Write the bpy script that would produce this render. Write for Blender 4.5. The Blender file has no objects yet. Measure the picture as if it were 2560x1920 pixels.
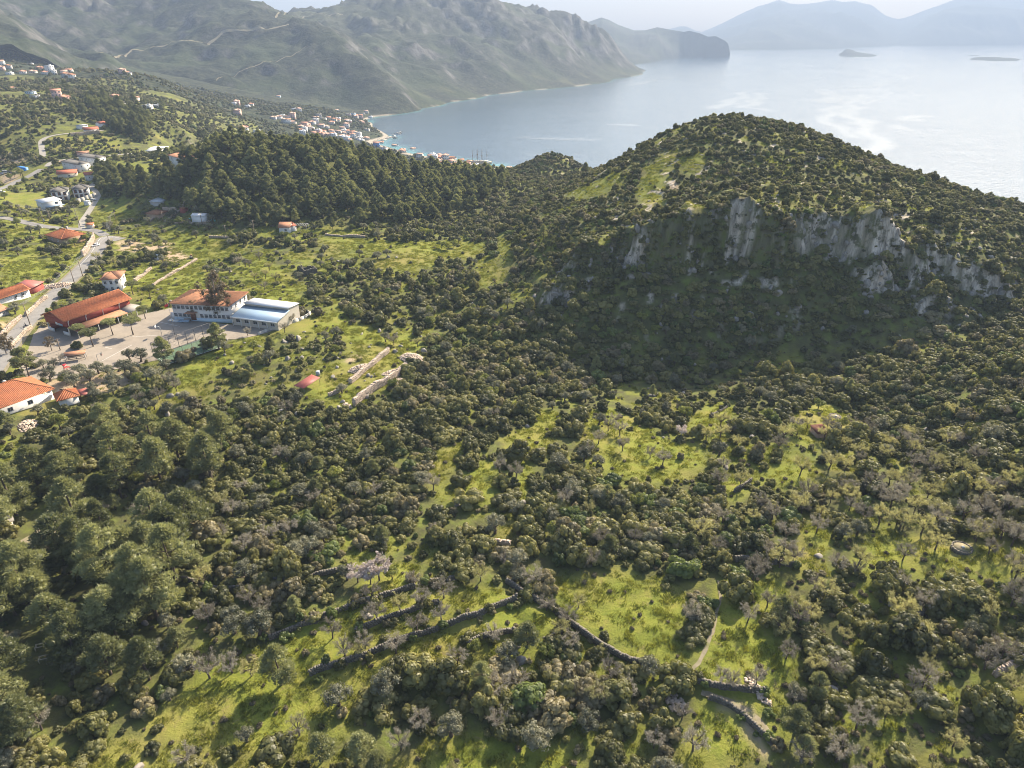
import bpy, math, random
import numpy as np

# ------------------------------------------------------------------ camera, sky, sun, exposure
SC = bpy.context.scene
COL = SC.collection
FPX, PITCH, HC = 1707.0, math.radians(27.3), 180.0          # focal length in photo pixels, downward pitch, height over the sea
cam_d = bpy.data.cameras.new('camera')
cam = bpy.data.objects.new('camera', cam_d)
COL.objects.link(cam)
cam.location = (0, 0, HC)
cam.rotation_euler = (math.pi / 2 - PITCH, 0, 0)
cam_d.sensor_width = 36.0
cam_d.lens = 36.0 * FPX / 2560.0
cam_d.clip_start, cam_d.clip_end = 1.0, 60000.0
SC.camera = cam

SUN_AZ, SUN_EL = math.radians(33), math.radians(36)          # azimuth to the right of the view direction
W = bpy.data.worlds.new('World')
SC.world = W
W.use_nodes = True
nt = W.node_tree
sky = nt.nodes.new('ShaderNodeTexSky')
sky.sky_type = 'NISHITA'
sky.sun_disc = False
sky.sun_elevation = SUN_EL
sky.sun_rotation = SUN_AZ
sky.altitude = 100
sky.air_density, sky.dust_density, sky.ozone_density = 1.0, 2.4, 1.0
bg = nt.nodes['Background']
nt.links.new(sky.outputs[0], bg.inputs[0])
bg.inputs[1].default_value = 0.10
sl = bpy.data.lights.new('sun', 'SUN')
sl.energy = 5.0
sl.angle = math.radians(0.53)
sl.color = (1.0, 0.87, 0.68)
sun = bpy.data.objects.new('sun', sl)
COL.objects.link(sun)
sun.rotation_euler = (math.pi / 2 - SUN_EL, 0, math.pi - SUN_AZ)
sun.location = (300, 400, 900)
SC.view_settings.view_transform = 'Standard'
SC.view_settings.look = 'None'
SC.view_settings.gamma = 1
SC.view_settings.use_curve_mapping = False
SC.view_settings.exposure = 1.52
SC.render.engine = 'CYCLES'
SC.cycles.use_denoising = True
SC.cycles.denoiser = 'OPENIMAGEDENOISE'
SC.cycles.denoising_prefilter = 'ACCURATE'
SC.cycles.denoising_input_passes = 'RGB_ALBEDO_NORMAL'
SC.cycles.filter_width = 1.0
SC.cycles.max_bounces = 5
SC.cycles.diffuse_bounces = 2
SC.cycles.transmission_bounces = 2
SC.cycles.glossy_bounces = 2
SC.cycles.volume_bounces = 0
SC.cycles.caustics_reflective = False
SC.cycles.caustics_refractive = False

# ------------------------------------------------------------------ helpers
RNG = np.random.default_rng(7)
random.seed(7)


def tag(o, label=None, cat=None, group=None, kind=None):
    for k, v in (('label', label), ('category', cat), ('group', group), ('kind', kind)):
        if v:
            o[k] = v
    return o


def link(o, parent=None):
    COL.objects.link(o)
    if parent is not None:
        o.parent = parent
    return o


def empty(name, loc, rz=0.0, label=None, cat=None, group=None):
    o = bpy.data.objects.new(name, None)
    o.location = loc
    o.rotation_euler = (0, 0, rz)
    o.empty_display_size = 0.3
    return tag(link(o), label, cat, group)


def mesh_np(name, V, faces, mats=None, mi=None, smooth=False):
    """V (n,3); faces: list of (m,k) int arrays of one k each."""
    me = bpy.data.meshes.new(name)
    V = np.asarray(V, dtype=np.float32)
    faces = [np.asarray(f, dtype=np.int32) for f in faces if len(f)]
    nl = sum(f.size for f in faces)
    npoly = sum(len(f) for f in faces)
    me.vertices.add(len(V))
    me.vertices.foreach_set('co', V.ravel())
    me.loops.add(nl)
    me.loops.foreach_set('vertex_index', np.concatenate([f.ravel() for f in faces]))
    me.polygons.add(npoly)
    starts, s = [], 0
    for f in faces:
        k = f.shape[1]
        starts.append(s + np.arange(len(f)) * k)
        s += f.size
    me.polygons.foreach_set('loop_start', np.concatenate(starts).astype(np.int32))
    if smooth:
        me.polygons.foreach_set('use_smooth', np.ones(npoly, dtype=bool))
    for m in (mats or []):
        me.materials.append(m)
    if mi is not None:
        me.polygons.foreach_set('material_index', np.asarray(mi, dtype=np.int32))
    me.update(calc_edges=True)
    return me


def obj(name, me, parent=None, loc=None, rot=None, scale=None):
    o = bpy.data.objects.new(name, me)
    if loc is not None:
        o.location = loc
    if rot is not None:
        o.rotation_euler = rot
    if scale is not None:
        o.scale = scale if hasattr(scale, '__len__') else (scale,) * 3
    return link(o, parent)


class MB:
    """collects boxes, prisms and tubes into one mesh"""
    def __init__(s):
        s.v, s.q, s.t, s.n = [], [], [], 0

    def add(s, V, quads=(), tris=()):
        V = np.asarray(V, float)
        if len(quads):
            s.q.append(np.asarray(quads) + s.n)
        if len(tris):
            s.t.append(np.asarray(tris) + s.n)
        s.v.append(V)
        s.n += len(V)
        return s

    def box(s, c, d, rz=0.0):
        x, y, z = (k / 2 for k in d)
        V = np.array([(sx * x, sy * y, sz * z) for sz in (-1, 1) for sy in (-1, 1) for sx in (-1, 1)], float)
        if rz:
            ca, sa = math.cos(rz), math.sin(rz)
            V = np.c_[V[:, 0] * ca - V[:, 1] * sa, V[:, 0] * sa + V[:, 1] * ca, V[:, 2]]
        return s.add(V + np.array(c), [(0, 2, 3, 1), (4, 5, 7, 6), (0, 1, 5, 4), (2, 6, 7, 3), (0, 4, 6, 2), (1, 3, 7, 5)])

    def hexa(s, b, t):
        """box from 4 bottom and 4 top points, counter clockwise"""
        return s.add(list(b) + list(t), [(0, 3, 2, 1), (4, 5, 6, 7), (0, 1, 5, 4), (1, 2, 6, 5), (2, 3, 7, 6), (3, 0, 4, 7)])

    def slab(s, pts, th):
        """flat polygon of 4 (or 3) points with thickness th downwards"""
        p = [np.array(a, float) for a in pts]
        d = np.array((0, 0, th))
        if len(p) == 4:
            return s.hexa([a - d for a in p], p)
        return s.add([a - d for a in p] + p, [(0, 1, 4, 3), (1, 2, 5, 4), (2, 0, 3, 5)], [(0, 2, 1), (3, 4, 5)])

    def tube(s, pts, rad, n=6, cap=True):
        P = [np.array(p, float) for p in pts]
        rad = rad if hasattr(rad, '__len__') else [rad] * len(P)
        V = []
        for i, p in enumerate(P):
            d = P[min(i + 1, len(P) - 1)] - P[max(i - 1, 0)]
            d /= (np.linalg.norm(d) + 1e-9)
            a = np.cross(d, (0, 0, 1) if abs(d[2]) < 0.9 else (1, 0, 0))
            a /= np.linalg.norm(a)
            b = np.cross(d, a)
            for k in range(n):
                t = 2 * math.pi * k / n
                V.append(p + rad[i] * (math.cos(t) * a + math.sin(t) * b))
        Q = [(i * n + k, i * n + (k + 1) % n, (i + 1) * n + (k + 1) % n, (i + 1) * n + k) for i in range(len(P) - 1) for k in range(n)]
        T = []
        if cap:
            m = len(V)
            V += [P[0], P[-1]]
            T = [(m, (k + 1) % n, k) for k in range(n)] + [(m + 1, (len(P) - 1) * n + k, (len(P) - 1) * n + (k + 1) % n) for k in range(n)]
        return s.add(V, Q, T)

    def mesh(s, name, mat, smooth=False):
        f = []
        if s.q:
            f.append(np.concatenate(s.q))
        if s.t:
            f.append(np.concatenate(s.t))
        return mesh_np(name, np.concatenate(s.v), f, [mat] if mat else None, smooth=smooth)

    def build(s, name, mat, parent=None, loc=None, rot=None, smooth=False):
        return obj(name, s.mesh(name, mat, smooth), parent, loc, rot)


# value noise -------------------------------------------------------
def _hash(ix, iy, seed):
    h = (ix.astype(np.int64) * 374761393 + iy.astype(np.int64) * 668265263 + seed * 974634777) & 0xFFFFFFFF
    h = ((h ^ (h >> 13)) * 1274126177) & 0xFFFFFFFF
    h = (h ^ (h >> 16)) & 0xFFFF
    return h / 65535.0


def vnoise(x, y, seed=0):
    ix, iy = np.floor(x), np.floor(y)
    fx, fy = x - ix, y - iy
    fx, fy = fx * fx * (3 - 2 * fx), fy * fy * (3 - 2 * fy)
    a, b = _hash(ix, iy, seed), _hash(ix + 1, iy, seed)
    c, d = _hash(ix, iy + 1, seed), _hash(ix + 1, iy + 1, seed)
    return (a * (1 - fx) + b * fx) * (1 - fy) + (c * (1 - fx) + d * fx) * fy


def fbm(x, y, seed=0, oct=4):
    x, y = np.asarray(x, float), np.asarray(y, float)
    s, a, n = 0, 1.0, 0
    for i in range(oct):
        s = s + a * vnoise(x * 2 ** i + 17.3 * i, y * 2 ** i + 9.1 * i, seed + i)
        n += a
        a *= 0.5
    return s / n


def ridged(x, y, seed=0, oct=4):
    s, a, n = 0, 1.0, 0
    for i in range(oct):
        s = s + a * (1 - np.abs(2 * vnoise(x * 2 ** i + 3.7 * i, y * 2 ** i + 5.1 * i, seed + i) - 1))
        n += a
        a *= 0.5
    return s / n


def sstep(a, b, x):
    t = np.clip((x - a) / (b - a), 0, 1)
    return t * t * (3 - 2 * t)


# ------------------------------------------------------------------ surveying: sight lines from the viewpoint onto the land
CP_, SP_ = math.cos(PITCH), math.sin(PITCH)


def sight(u, v):
    x, y = (u - 1280) / FPX, (960 - v) / FPX
    return np.array((x, CP_ + y * SP_, -SP_ + y * CP_))


def at_z(u, v, z):
    d = sight(u, v)
    return np.array((0, 0, HC)) + d * ((z - HC) / d[2])


def at_y(u, v, y):
    d = sight(u, v)
    return np.array((0, 0, HC)) + d * (y / d[1])


def pix(x, y, z):
    """where a point shows (photo pixels)"""
    zc = y * CP_ - (z - HC) * SP_
    yc = y * SP_ + (z - HC) * CP_
    return 1280 + FPX * x / zc, 960 - FPX * yc / zc
# ------------------------------------------------------------------ the land: surveyed heights and a smooth surface through them
CTRL = []


def cz(u, v, z, veg=0):
    p = at_z(u, v, z + veg)
    CTRL.append((p[0], p[1], z))


def cy(u, v, y, veg=0):
    p = at_y(u, v, y)
    CTRL.append((p[0], p[1], p[2] - veg))


def cx(u, y, z):
    """hidden ground: along the column u at forward distance y"""
    zc = y * CP_ - (z - HC) * SP_
    CTRL.append(((u - 1280) / FPX * zc, y, z))


for a in [(130, 812, 78), (430, 780, 78), (500, 800, 78), (640, 820, 77.5), (215, 640, 79), (263, 592, 79.5), (500, 570, 80), (30, 840, 77.5), (60, 1010, 77),
          (300, 960, 77), (0, 760, 80), (-150, 800, 84), (150, 580, 80), (20, 546, 82), (190, 500, 81.5), (0, 480, 84), (-200, 600, 87), (350, 520, 81), (450, 540, 80.5),
          (620, 590, 80), (720, 582, 80), (900, 600, 79), (1050, 605, 79), (800, 680, 78), (700, 760, 77), (950, 760, 76.5), (1100, 700, 77.5), (760, 880, 76), (960, 920, 75),
          (560, 1000, 75), (380, 1100, 74), (150, 1100, 76), (1100, 1000, 73), (1250, 900, 71), (1180, 780, 74.5), (1300, 1080, 72.5), (1630, 1130, 73), (1500, 1010, 71),
          (1450, 900, 69.5), (1700, 905, 68.5), (1880, 965, 70), (2080, 1040, 75), (0, 1300, 75), (0, 1600, 75), (0, 1900, 75), (400, 1400, 73.5), (600, 1500, 74), (800, 1600, 73),
          (1280, 1500, 73), (1280, 1750, 70.5), (1280, 1900, 69.5), (1700, 1500, 73.5), (1900, 1450, 75), (1800, 1800, 71), (2200, 1700, 76), (2560, 1900, 76), (2560, 1600, 80),
          (2560, 1400, 83), (2300, 1300, 79), (2000, 1250, 75), (-300, 1100, 82), (-300, 1500, 80), (2900, 1500, 90), (2900, 1900, 84), (1280, 2300, 68), (-200, 2300, 74), (2700, 2300, 78)]:
    cz(*a)
# right-hand spur in the sun
for a in [(2560, 835, 215), (2300, 893, 213), (2120, 905, 222), (2560, 1000, 170), (2200, 1050, 182), (2560, 1250, 127), (2860, 800, 205), (2900, 1000, 160)]:
    cy(*a, veg=2.5)
# the hill with the cliffs
for a in [(1805, 283, 410), (1740, 296, 415), (1700, 309, 418), (1880, 290, 404), (1640, 340, 430), (1560, 390, 447), (1480, 425, 464), (1400, 450, 478), (1950, 300, 400), (2100, 352, 380), (2200, 400, 365), (2300, 447, 350),
          (2440, 505, 330), (2560, 556, 312), (2800, 640, 290), (1700, 420, 342), (1900, 400, 335), (1700, 500, 296), (1850, 470, 300), (2000, 460, 302), (2150, 490, 296), (2300, 540, 287),
          (2450, 590, 280), (1500, 500, 338), (1560, 560, 290), (1400, 560, 318), (1300, 560, 362), (1300, 640, 310), (1200, 620, 350), (1420, 640, 288),
          (1560, 700, 259), (1750, 712, 257), (1900, 690, 259), (2050, 690, 259), (2200, 710, 257), (2350, 760, 252), (2500, 790, 251), (2560, 740, 264),
          (1380, 700, 274), (1300, 740, 269), (1500, 800, 247), (1700, 820, 244), (1900, 830, 243), (2100, 820, 246), (2250, 850, 238)]:
    cy(*a, veg=2.0)
for a in [(1805, 520, 96), (1805, 620, 42), (1805, 720, -2), (1805, 800, -14), (2300, 450, 84), (2300, 540, 32), (2300, 620, -2), (2300, 720, -16), (2700, 400, 80), (2700, 480, 28), (2700, 560, -4),
          (1500, 560, 80), (1500, 660, 40), (1500, 760, 4), (1500, 850, -10)]:
    cx(*a)
# the pine knoll
for a in [(470, 372, 455), (560, 345, 465), (680, 343, 470), (800, 352, 480), (900, 372, 485), (1000, 400, 492), (1100, 425, 500)]:
    cy(*a, veg=9.5)
for a in [(1200, 445, 505), (1270, 440, 515), (1330, 425, 560), (1385, 398, 600), (1430, 425, 560)]:
    cy(*a, veg=4)
for a in [(480, 500, 400), (600, 470, 412), (800, 480, 415), (1000, 500, 420), (1150, 520, 425), (700, 420, 440), (900, 440, 450)]:
    cy(*a, veg=9)
for a in [(480, 560, 80), (650, 600, 62), (800, 620, 55), (1000, 620, 48), (1200, 650, 50), (480, 700, 66), (650, 760, 30), (800, 780, 20), (1000, 780, 14), (1200, 800, 12), (1385, 720, 44)]:
    cx(*a)
# left: village street, spur with pines, upper village
for a in [(190, 440, 515), (310, 392, 570), (100, 420, 540), (-100, 470, 520), (105, 345, 610), (230, 328, 640), (400, 400, 545), (430, 385, 580), (330, 340, 640),
          (-100, 350, 600), (0, 300, 640), (100, 290, 680), (200, 285, 700), (300, 300, 690), (400, 330, 680), (460, 320, 720), (0, 240, 760), (120, 252, 760), (220, 258, 760), (-120, 230, 760)]:
    cy(*a, veg=3)
for a in [(340, 270, 800), (430, 275, 860), (440, 310, 800), (520, 300, 900), (560, 330, 880), (240, 225, 960), (120, 215, 980), (0, 205, 1000), (150, 180, 1150), (0, 162, 1250), (-150, 170, 1100),
          (330, 185, 1230), (400, 200, 1180), (430, 240, 1060), (300, 215, 1050), (480, 250, 1150), (600, 258, 1450), (570, 280, 1230), (640, 300, 1150), (640, 340, 1000), (700, 325, 1150),
          (780, 300, 1350), (850, 280, 1600), (700, 262, 1600), (850, 330, 1330)]:
    cy(*a)
for a in [(910, 350, 2.5), (955, 340, 2), (900, 300, 3), (960, 280, 3), (1000, 385, 2.5), (1060, 395, 2.5), (1130, 408, 2.5), (1220, 418, 2), (1280, 424, 2), (950, 400, 5), (1100, 418, 5), (1000, 410, 6)]:
    cz(*a)
for a in [(930, 306, -1.5), (940, 318, -2), (985, 338, -2.5), (1000, 355, -2.5), (1020, 368, -2.5), (1080, 388, -2.5), (1150, 396, -2.5), (1230, 408, -2.5), (1300, 418, -3), (1050, 260, -1.5), (1000, 280, -3), (1200, 340, -12), (1300, 380, -12), (1100, 320, -12),
          (1500, 300, -14), (1500, 380, -14)]:
    cz(*a)
for a in [(-800, 900, 190), (-800, 1200, 200), (-600, 600, 140), (-600, 1600, 220), (200, 1700, 120), (500, 1700, 70), (-500, 400, 110), (-500, 250, 95), (3300, 400, 60), (3300, 250, 100), (3300, 560, -6), (2900, 700, -14), (3300, 150, 98)]:
    cx(*a)

# cliffs and terrace steps: (line of world points, height along it, width, decay behind)
STEPS = []


def step_line(pts, amp, width=5.0, decay=60.0, wob=0.0, seed=0):
    P = np.array(pts, float)[:, :2]
    STEPS.append((P, np.array(amp, float), width, decay, wob, seed))


def _poly_dist(x, y, P):
    """signed distance to a polyline (positive to its left), and the parameter along it"""
    best = np.full(x.shape, 1e9)
    sd = np.zeros(x.shape)
    par = np.zeros(x.shape)
    for i in range(len(P) - 1):
        a, b = P[i], P[i + 1]
        d = b - a
        L2 = d @ d
        t = np.clip(((x - a[0]) * d[0] + (y - a[1]) * d[1]) / L2, 0, 1)
        ex, ey = x - a[0] - t * d[0], y - a[1] - t * d[1]
        dd = np.hypot(ex, ey)
        m = dd < best
        s = np.sign(d[0] * ey - d[1] * ex)
        best = np.where(m, dd, best)
        sd = np.where(m, dd * s, sd)
        par = np.where(m, i + t, par)
    return sd, par, best


def steps_z(x, y):
    z = np.zeros(x.shape)
    for P, A, w, dec, wob, seed in STEPS:
        lo, hi = P.min(0) - 70, P.max(0) + 70
        m = (x > lo[0]) & (x < hi[0]) & (y > lo[1]) & (y < hi[1])
        if not m.any():
            continue
        xs, ys = x[m], y[m]
        sd, par, dist = _poly_dist(xs, ys, P)
        if wob:
            sd = sd + wob * (fbm(xs / 9, ys / 9, seed, 3) - 0.5) * 2 + 0.35 * wob * (ridged(xs / 3.1, ys / 3.1, seed + 5, 2) - 0.6)
        a = np.interp(par, np.arange(len(A)), A)
        ends = np.clip(np.minimum(par, len(A) - 1 - par) * 4 + 0.001, 0, 1)
        f = sstep(-w / 2, w / 2, sd) * np.exp(-np.clip(sd, 0, None) / dec)
        z[m] += a * f * ends * np.exp(-np.clip(dist - 40, 0, None) / 10)
    return z


def pts_y(L):
    return [at_y(u, v, y) for u, v, y in L]


# main cliff, drawn left to right (the high ground lies to its left, behind)
step_line(pts_y([(1420, 690, 278), (1500, 660, 277), (1570, 640, 275), (1680, 640, 268), (1760, 640, 269), (1860, 610, 271), (1960, 590, 273), (2080, 590, 272), (2180, 600, 270), (2260, 620, 268), (2350, 660, 265)]),
          [2, 9, 16, 23, 22, 24, 15, 12, 19, 12, 4], 6.0, 32, 8.5, 11)
step_line(pts_y([(2140, 690, 259), (2200, 680, 259), (2250, 690, 257)]), [3, 11, 3], 3.5, 14, 2.5, 21)
step_line(pts_y([(2290, 640, 269), (2340, 640, 269), (2420, 650, 266), (2480, 655, 265), (2560, 690, 262)]), [3, 9, 8, 9, 4], 4, 22, 4, 31)
step_line(pts_y([(2290, 740, 252), (2350, 735, 253), (2390, 745, 250)]), [3, 9, 2], 3.0, 10, 2.5, 41)
step_line(pts_y([(2400, 800, 244), (2460, 790, 246)]), [5, 4], 3.0, 8, 2.5, 43)
step_line(pts_y([(1350, 770, 262), (1400, 765, 263), (1440, 790, 258)]), [4, 8, 2], 3.5, 14, 3, 51)
step_line(pts_y([(1400, 690, 279), (1450, 690, 279), (1500, 700, 276)]), [3, 8, 3], 3.0, 14, 2.5, 61)

CTRL = np.array(CTRL)
_res = CTRL[:, 2] - steps_z(CTRL[:, 0], CTRL[:, 1])
_SC = 300.0


def _phi(r2):
    return 0.5 * r2 * np.log(r2 + 1e-12)


_X = CTRL[:, :2] / _SC
_n = len(_X)
_K = _phi(((_X[:, None] - _X[None]) ** 2).sum(-1)) + np.eye(_n) * 1.5e-3
_Pm = np.c_[np.ones(_n), _X]
_A = np.block([[_K, _Pm], [_Pm.T, np.zeros((3, 3))]])
_w = np.linalg.solve(_A, np.r_[_res, 0, 0, 0])


def base_z(x, y):
    x, y = np.asarray(x, float), np.asarray(y, float)
    sh = x.shape
    x, y = x.ravel() / _SC, y.ravel() / _SC
    out = np.empty(len(x))
    for i in range(0, len(x), 40000):
        a, b = x[i:i + 40000], y[i:i + 40000]
        r2 = (a[:, None] - _X[None, :, 0]) ** 2 + (b[:, None] - _X[None, :, 1]) ** 2
        out[i:i + 40000] = _phi(r2) @ _w[:_n] + _w[_n] + _w[_n + 1] * a + _w[_n + 2] * b
    return out.reshape(sh)


def axis(*seg):
    """breakpoints and spacings"""
    out = [np.array([seg[0]])]
    a = seg[0]
    for b, s in zip(seg[1::2], seg[2::2]):
        n = max(1, int(round((b - a) / s)))
        out.append(np.linspace(a, b, n + 1)[1:])
        a = b
    return np.concatenate(out)


GX = axis(-1500, -700, 12, -340, 4, 260, 1.25, 420, 4, 900, 14)
GY = axis(36, 130, 0.9, 230, 1.15, 480, 1.5, 720, 3.2, 1800, 9)
XX, YY = np.meshgrid(GX, GY)
ZZ = base_z(XX, YY)
_kn = at_y(1385, 412, 595)
ZZ += 9 * np.exp(-(((XX - _kn[0]) / 24) ** 2 + ((YY - _kn[1]) / 30) ** 2))
_far = sstep(550, 1000, YY)
ZZ += (fbm(XX / 38, YY / 38, 3, 4) - 0.5) * (2.2 + 6 * _far) * sstep(0, 12, ZZ) + (fbm(XX / 6, YY / 6, 5, 3) - 0.5) * 0.55 * sstep(2, 8, ZZ)
ZZ += steps_z(XX, YY)


def gz(x, y):
    x, y = np.asarray(x, float), np.asarray(y, float)
    i = np.clip(np.searchsorted(GX, x) - 1, 0, len(GX) - 2)
    j = np.clip(np.searchsorted(GY, y) - 1, 0, len(GY) - 2)
    fx = np.clip((x - GX[i]) / (GX[i + 1] - GX[i]), 0, 1)
    fy = np.clip((y - GY[j]) / (GY[j + 1] - GY[j]), 0, 1)
    return (ZZ[j, i] * (1 - fx) + ZZ[j, i + 1] * fx) * (1 - fy) + (ZZ[j + 1, i] * (1 - fx) + ZZ[j + 1, i + 1] * fx) * fy


_YS = 40 * (1790 / 40) ** np.linspace(0, 1, 2600)


def ground(u, v, ymin=0):
    """the point of the land that a sight line meets first"""
    d = sight(u, v)
    ys = _YS if not ymin else _YS[_YS > ymin]
    t = ys / d[1]
    x, z = d[0] * t, HC + d[2] * t
    g = gz(x, ys)
    k = np.nonzero(z < g)[0]
    if not len(k):
        return np.array((x[-1], ys[-1], g[-1]))
    k = max(k[0], 1)
    a, b = z[k - 1] - g[k - 1], g[k] - z[k]
    f = a / (a + b + 1e-9)
    y = ys[k - 1] + f * (ys[k] - ys[k - 1])
    xx = d[0] * y / d[1]
    return np.array((xx, y, float(gz(xx, y))))


def zoomed(ox, oy, k):
    """reading off an enlargement: origin and scale"""
    return lambda L: [(ox + k * a, oy + k * b) for a, b in L]


zA = zoomed(0, 400, 500 / 2183)
zB = zoomed(0, 680, 500 / 2183)
zC = zoomed(380, 680, 500 / 2183)
zD = zoomed(680, 820, 500 / 2183)
zE = zoomed(1200, 400, 700 / 2212)
zF = zoomed(1860, 400, 700 / 2212)
zG = zoomed(1000, 950, 800 / 2212)
zH = zoomed(1760, 950, 800 / 2212)
zI = zoomed(0, 1200, 800 / 1843)
zJ = zoomed(800, 1400, 700 / 2212)
zK = zoomed(1700, 1300, 860 / 2212)
zL = zoomed(0, 140, 420 / 2177)
zM = zoomed(0, 400, 260 / 2157)
zN = zoomed(230, 400, 260 / 2157)
zO = zoomed(450, 440, 420 / 2177)
zP = zoomed(0, 700, 260 / 2157)
zQ = zoomed(560, 220, 420 / 2212)
zR = zoomed(900, 280, 420 / 2212)


def gpts(L):
    return np.array([ground(u, v) for u, v in L])


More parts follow.
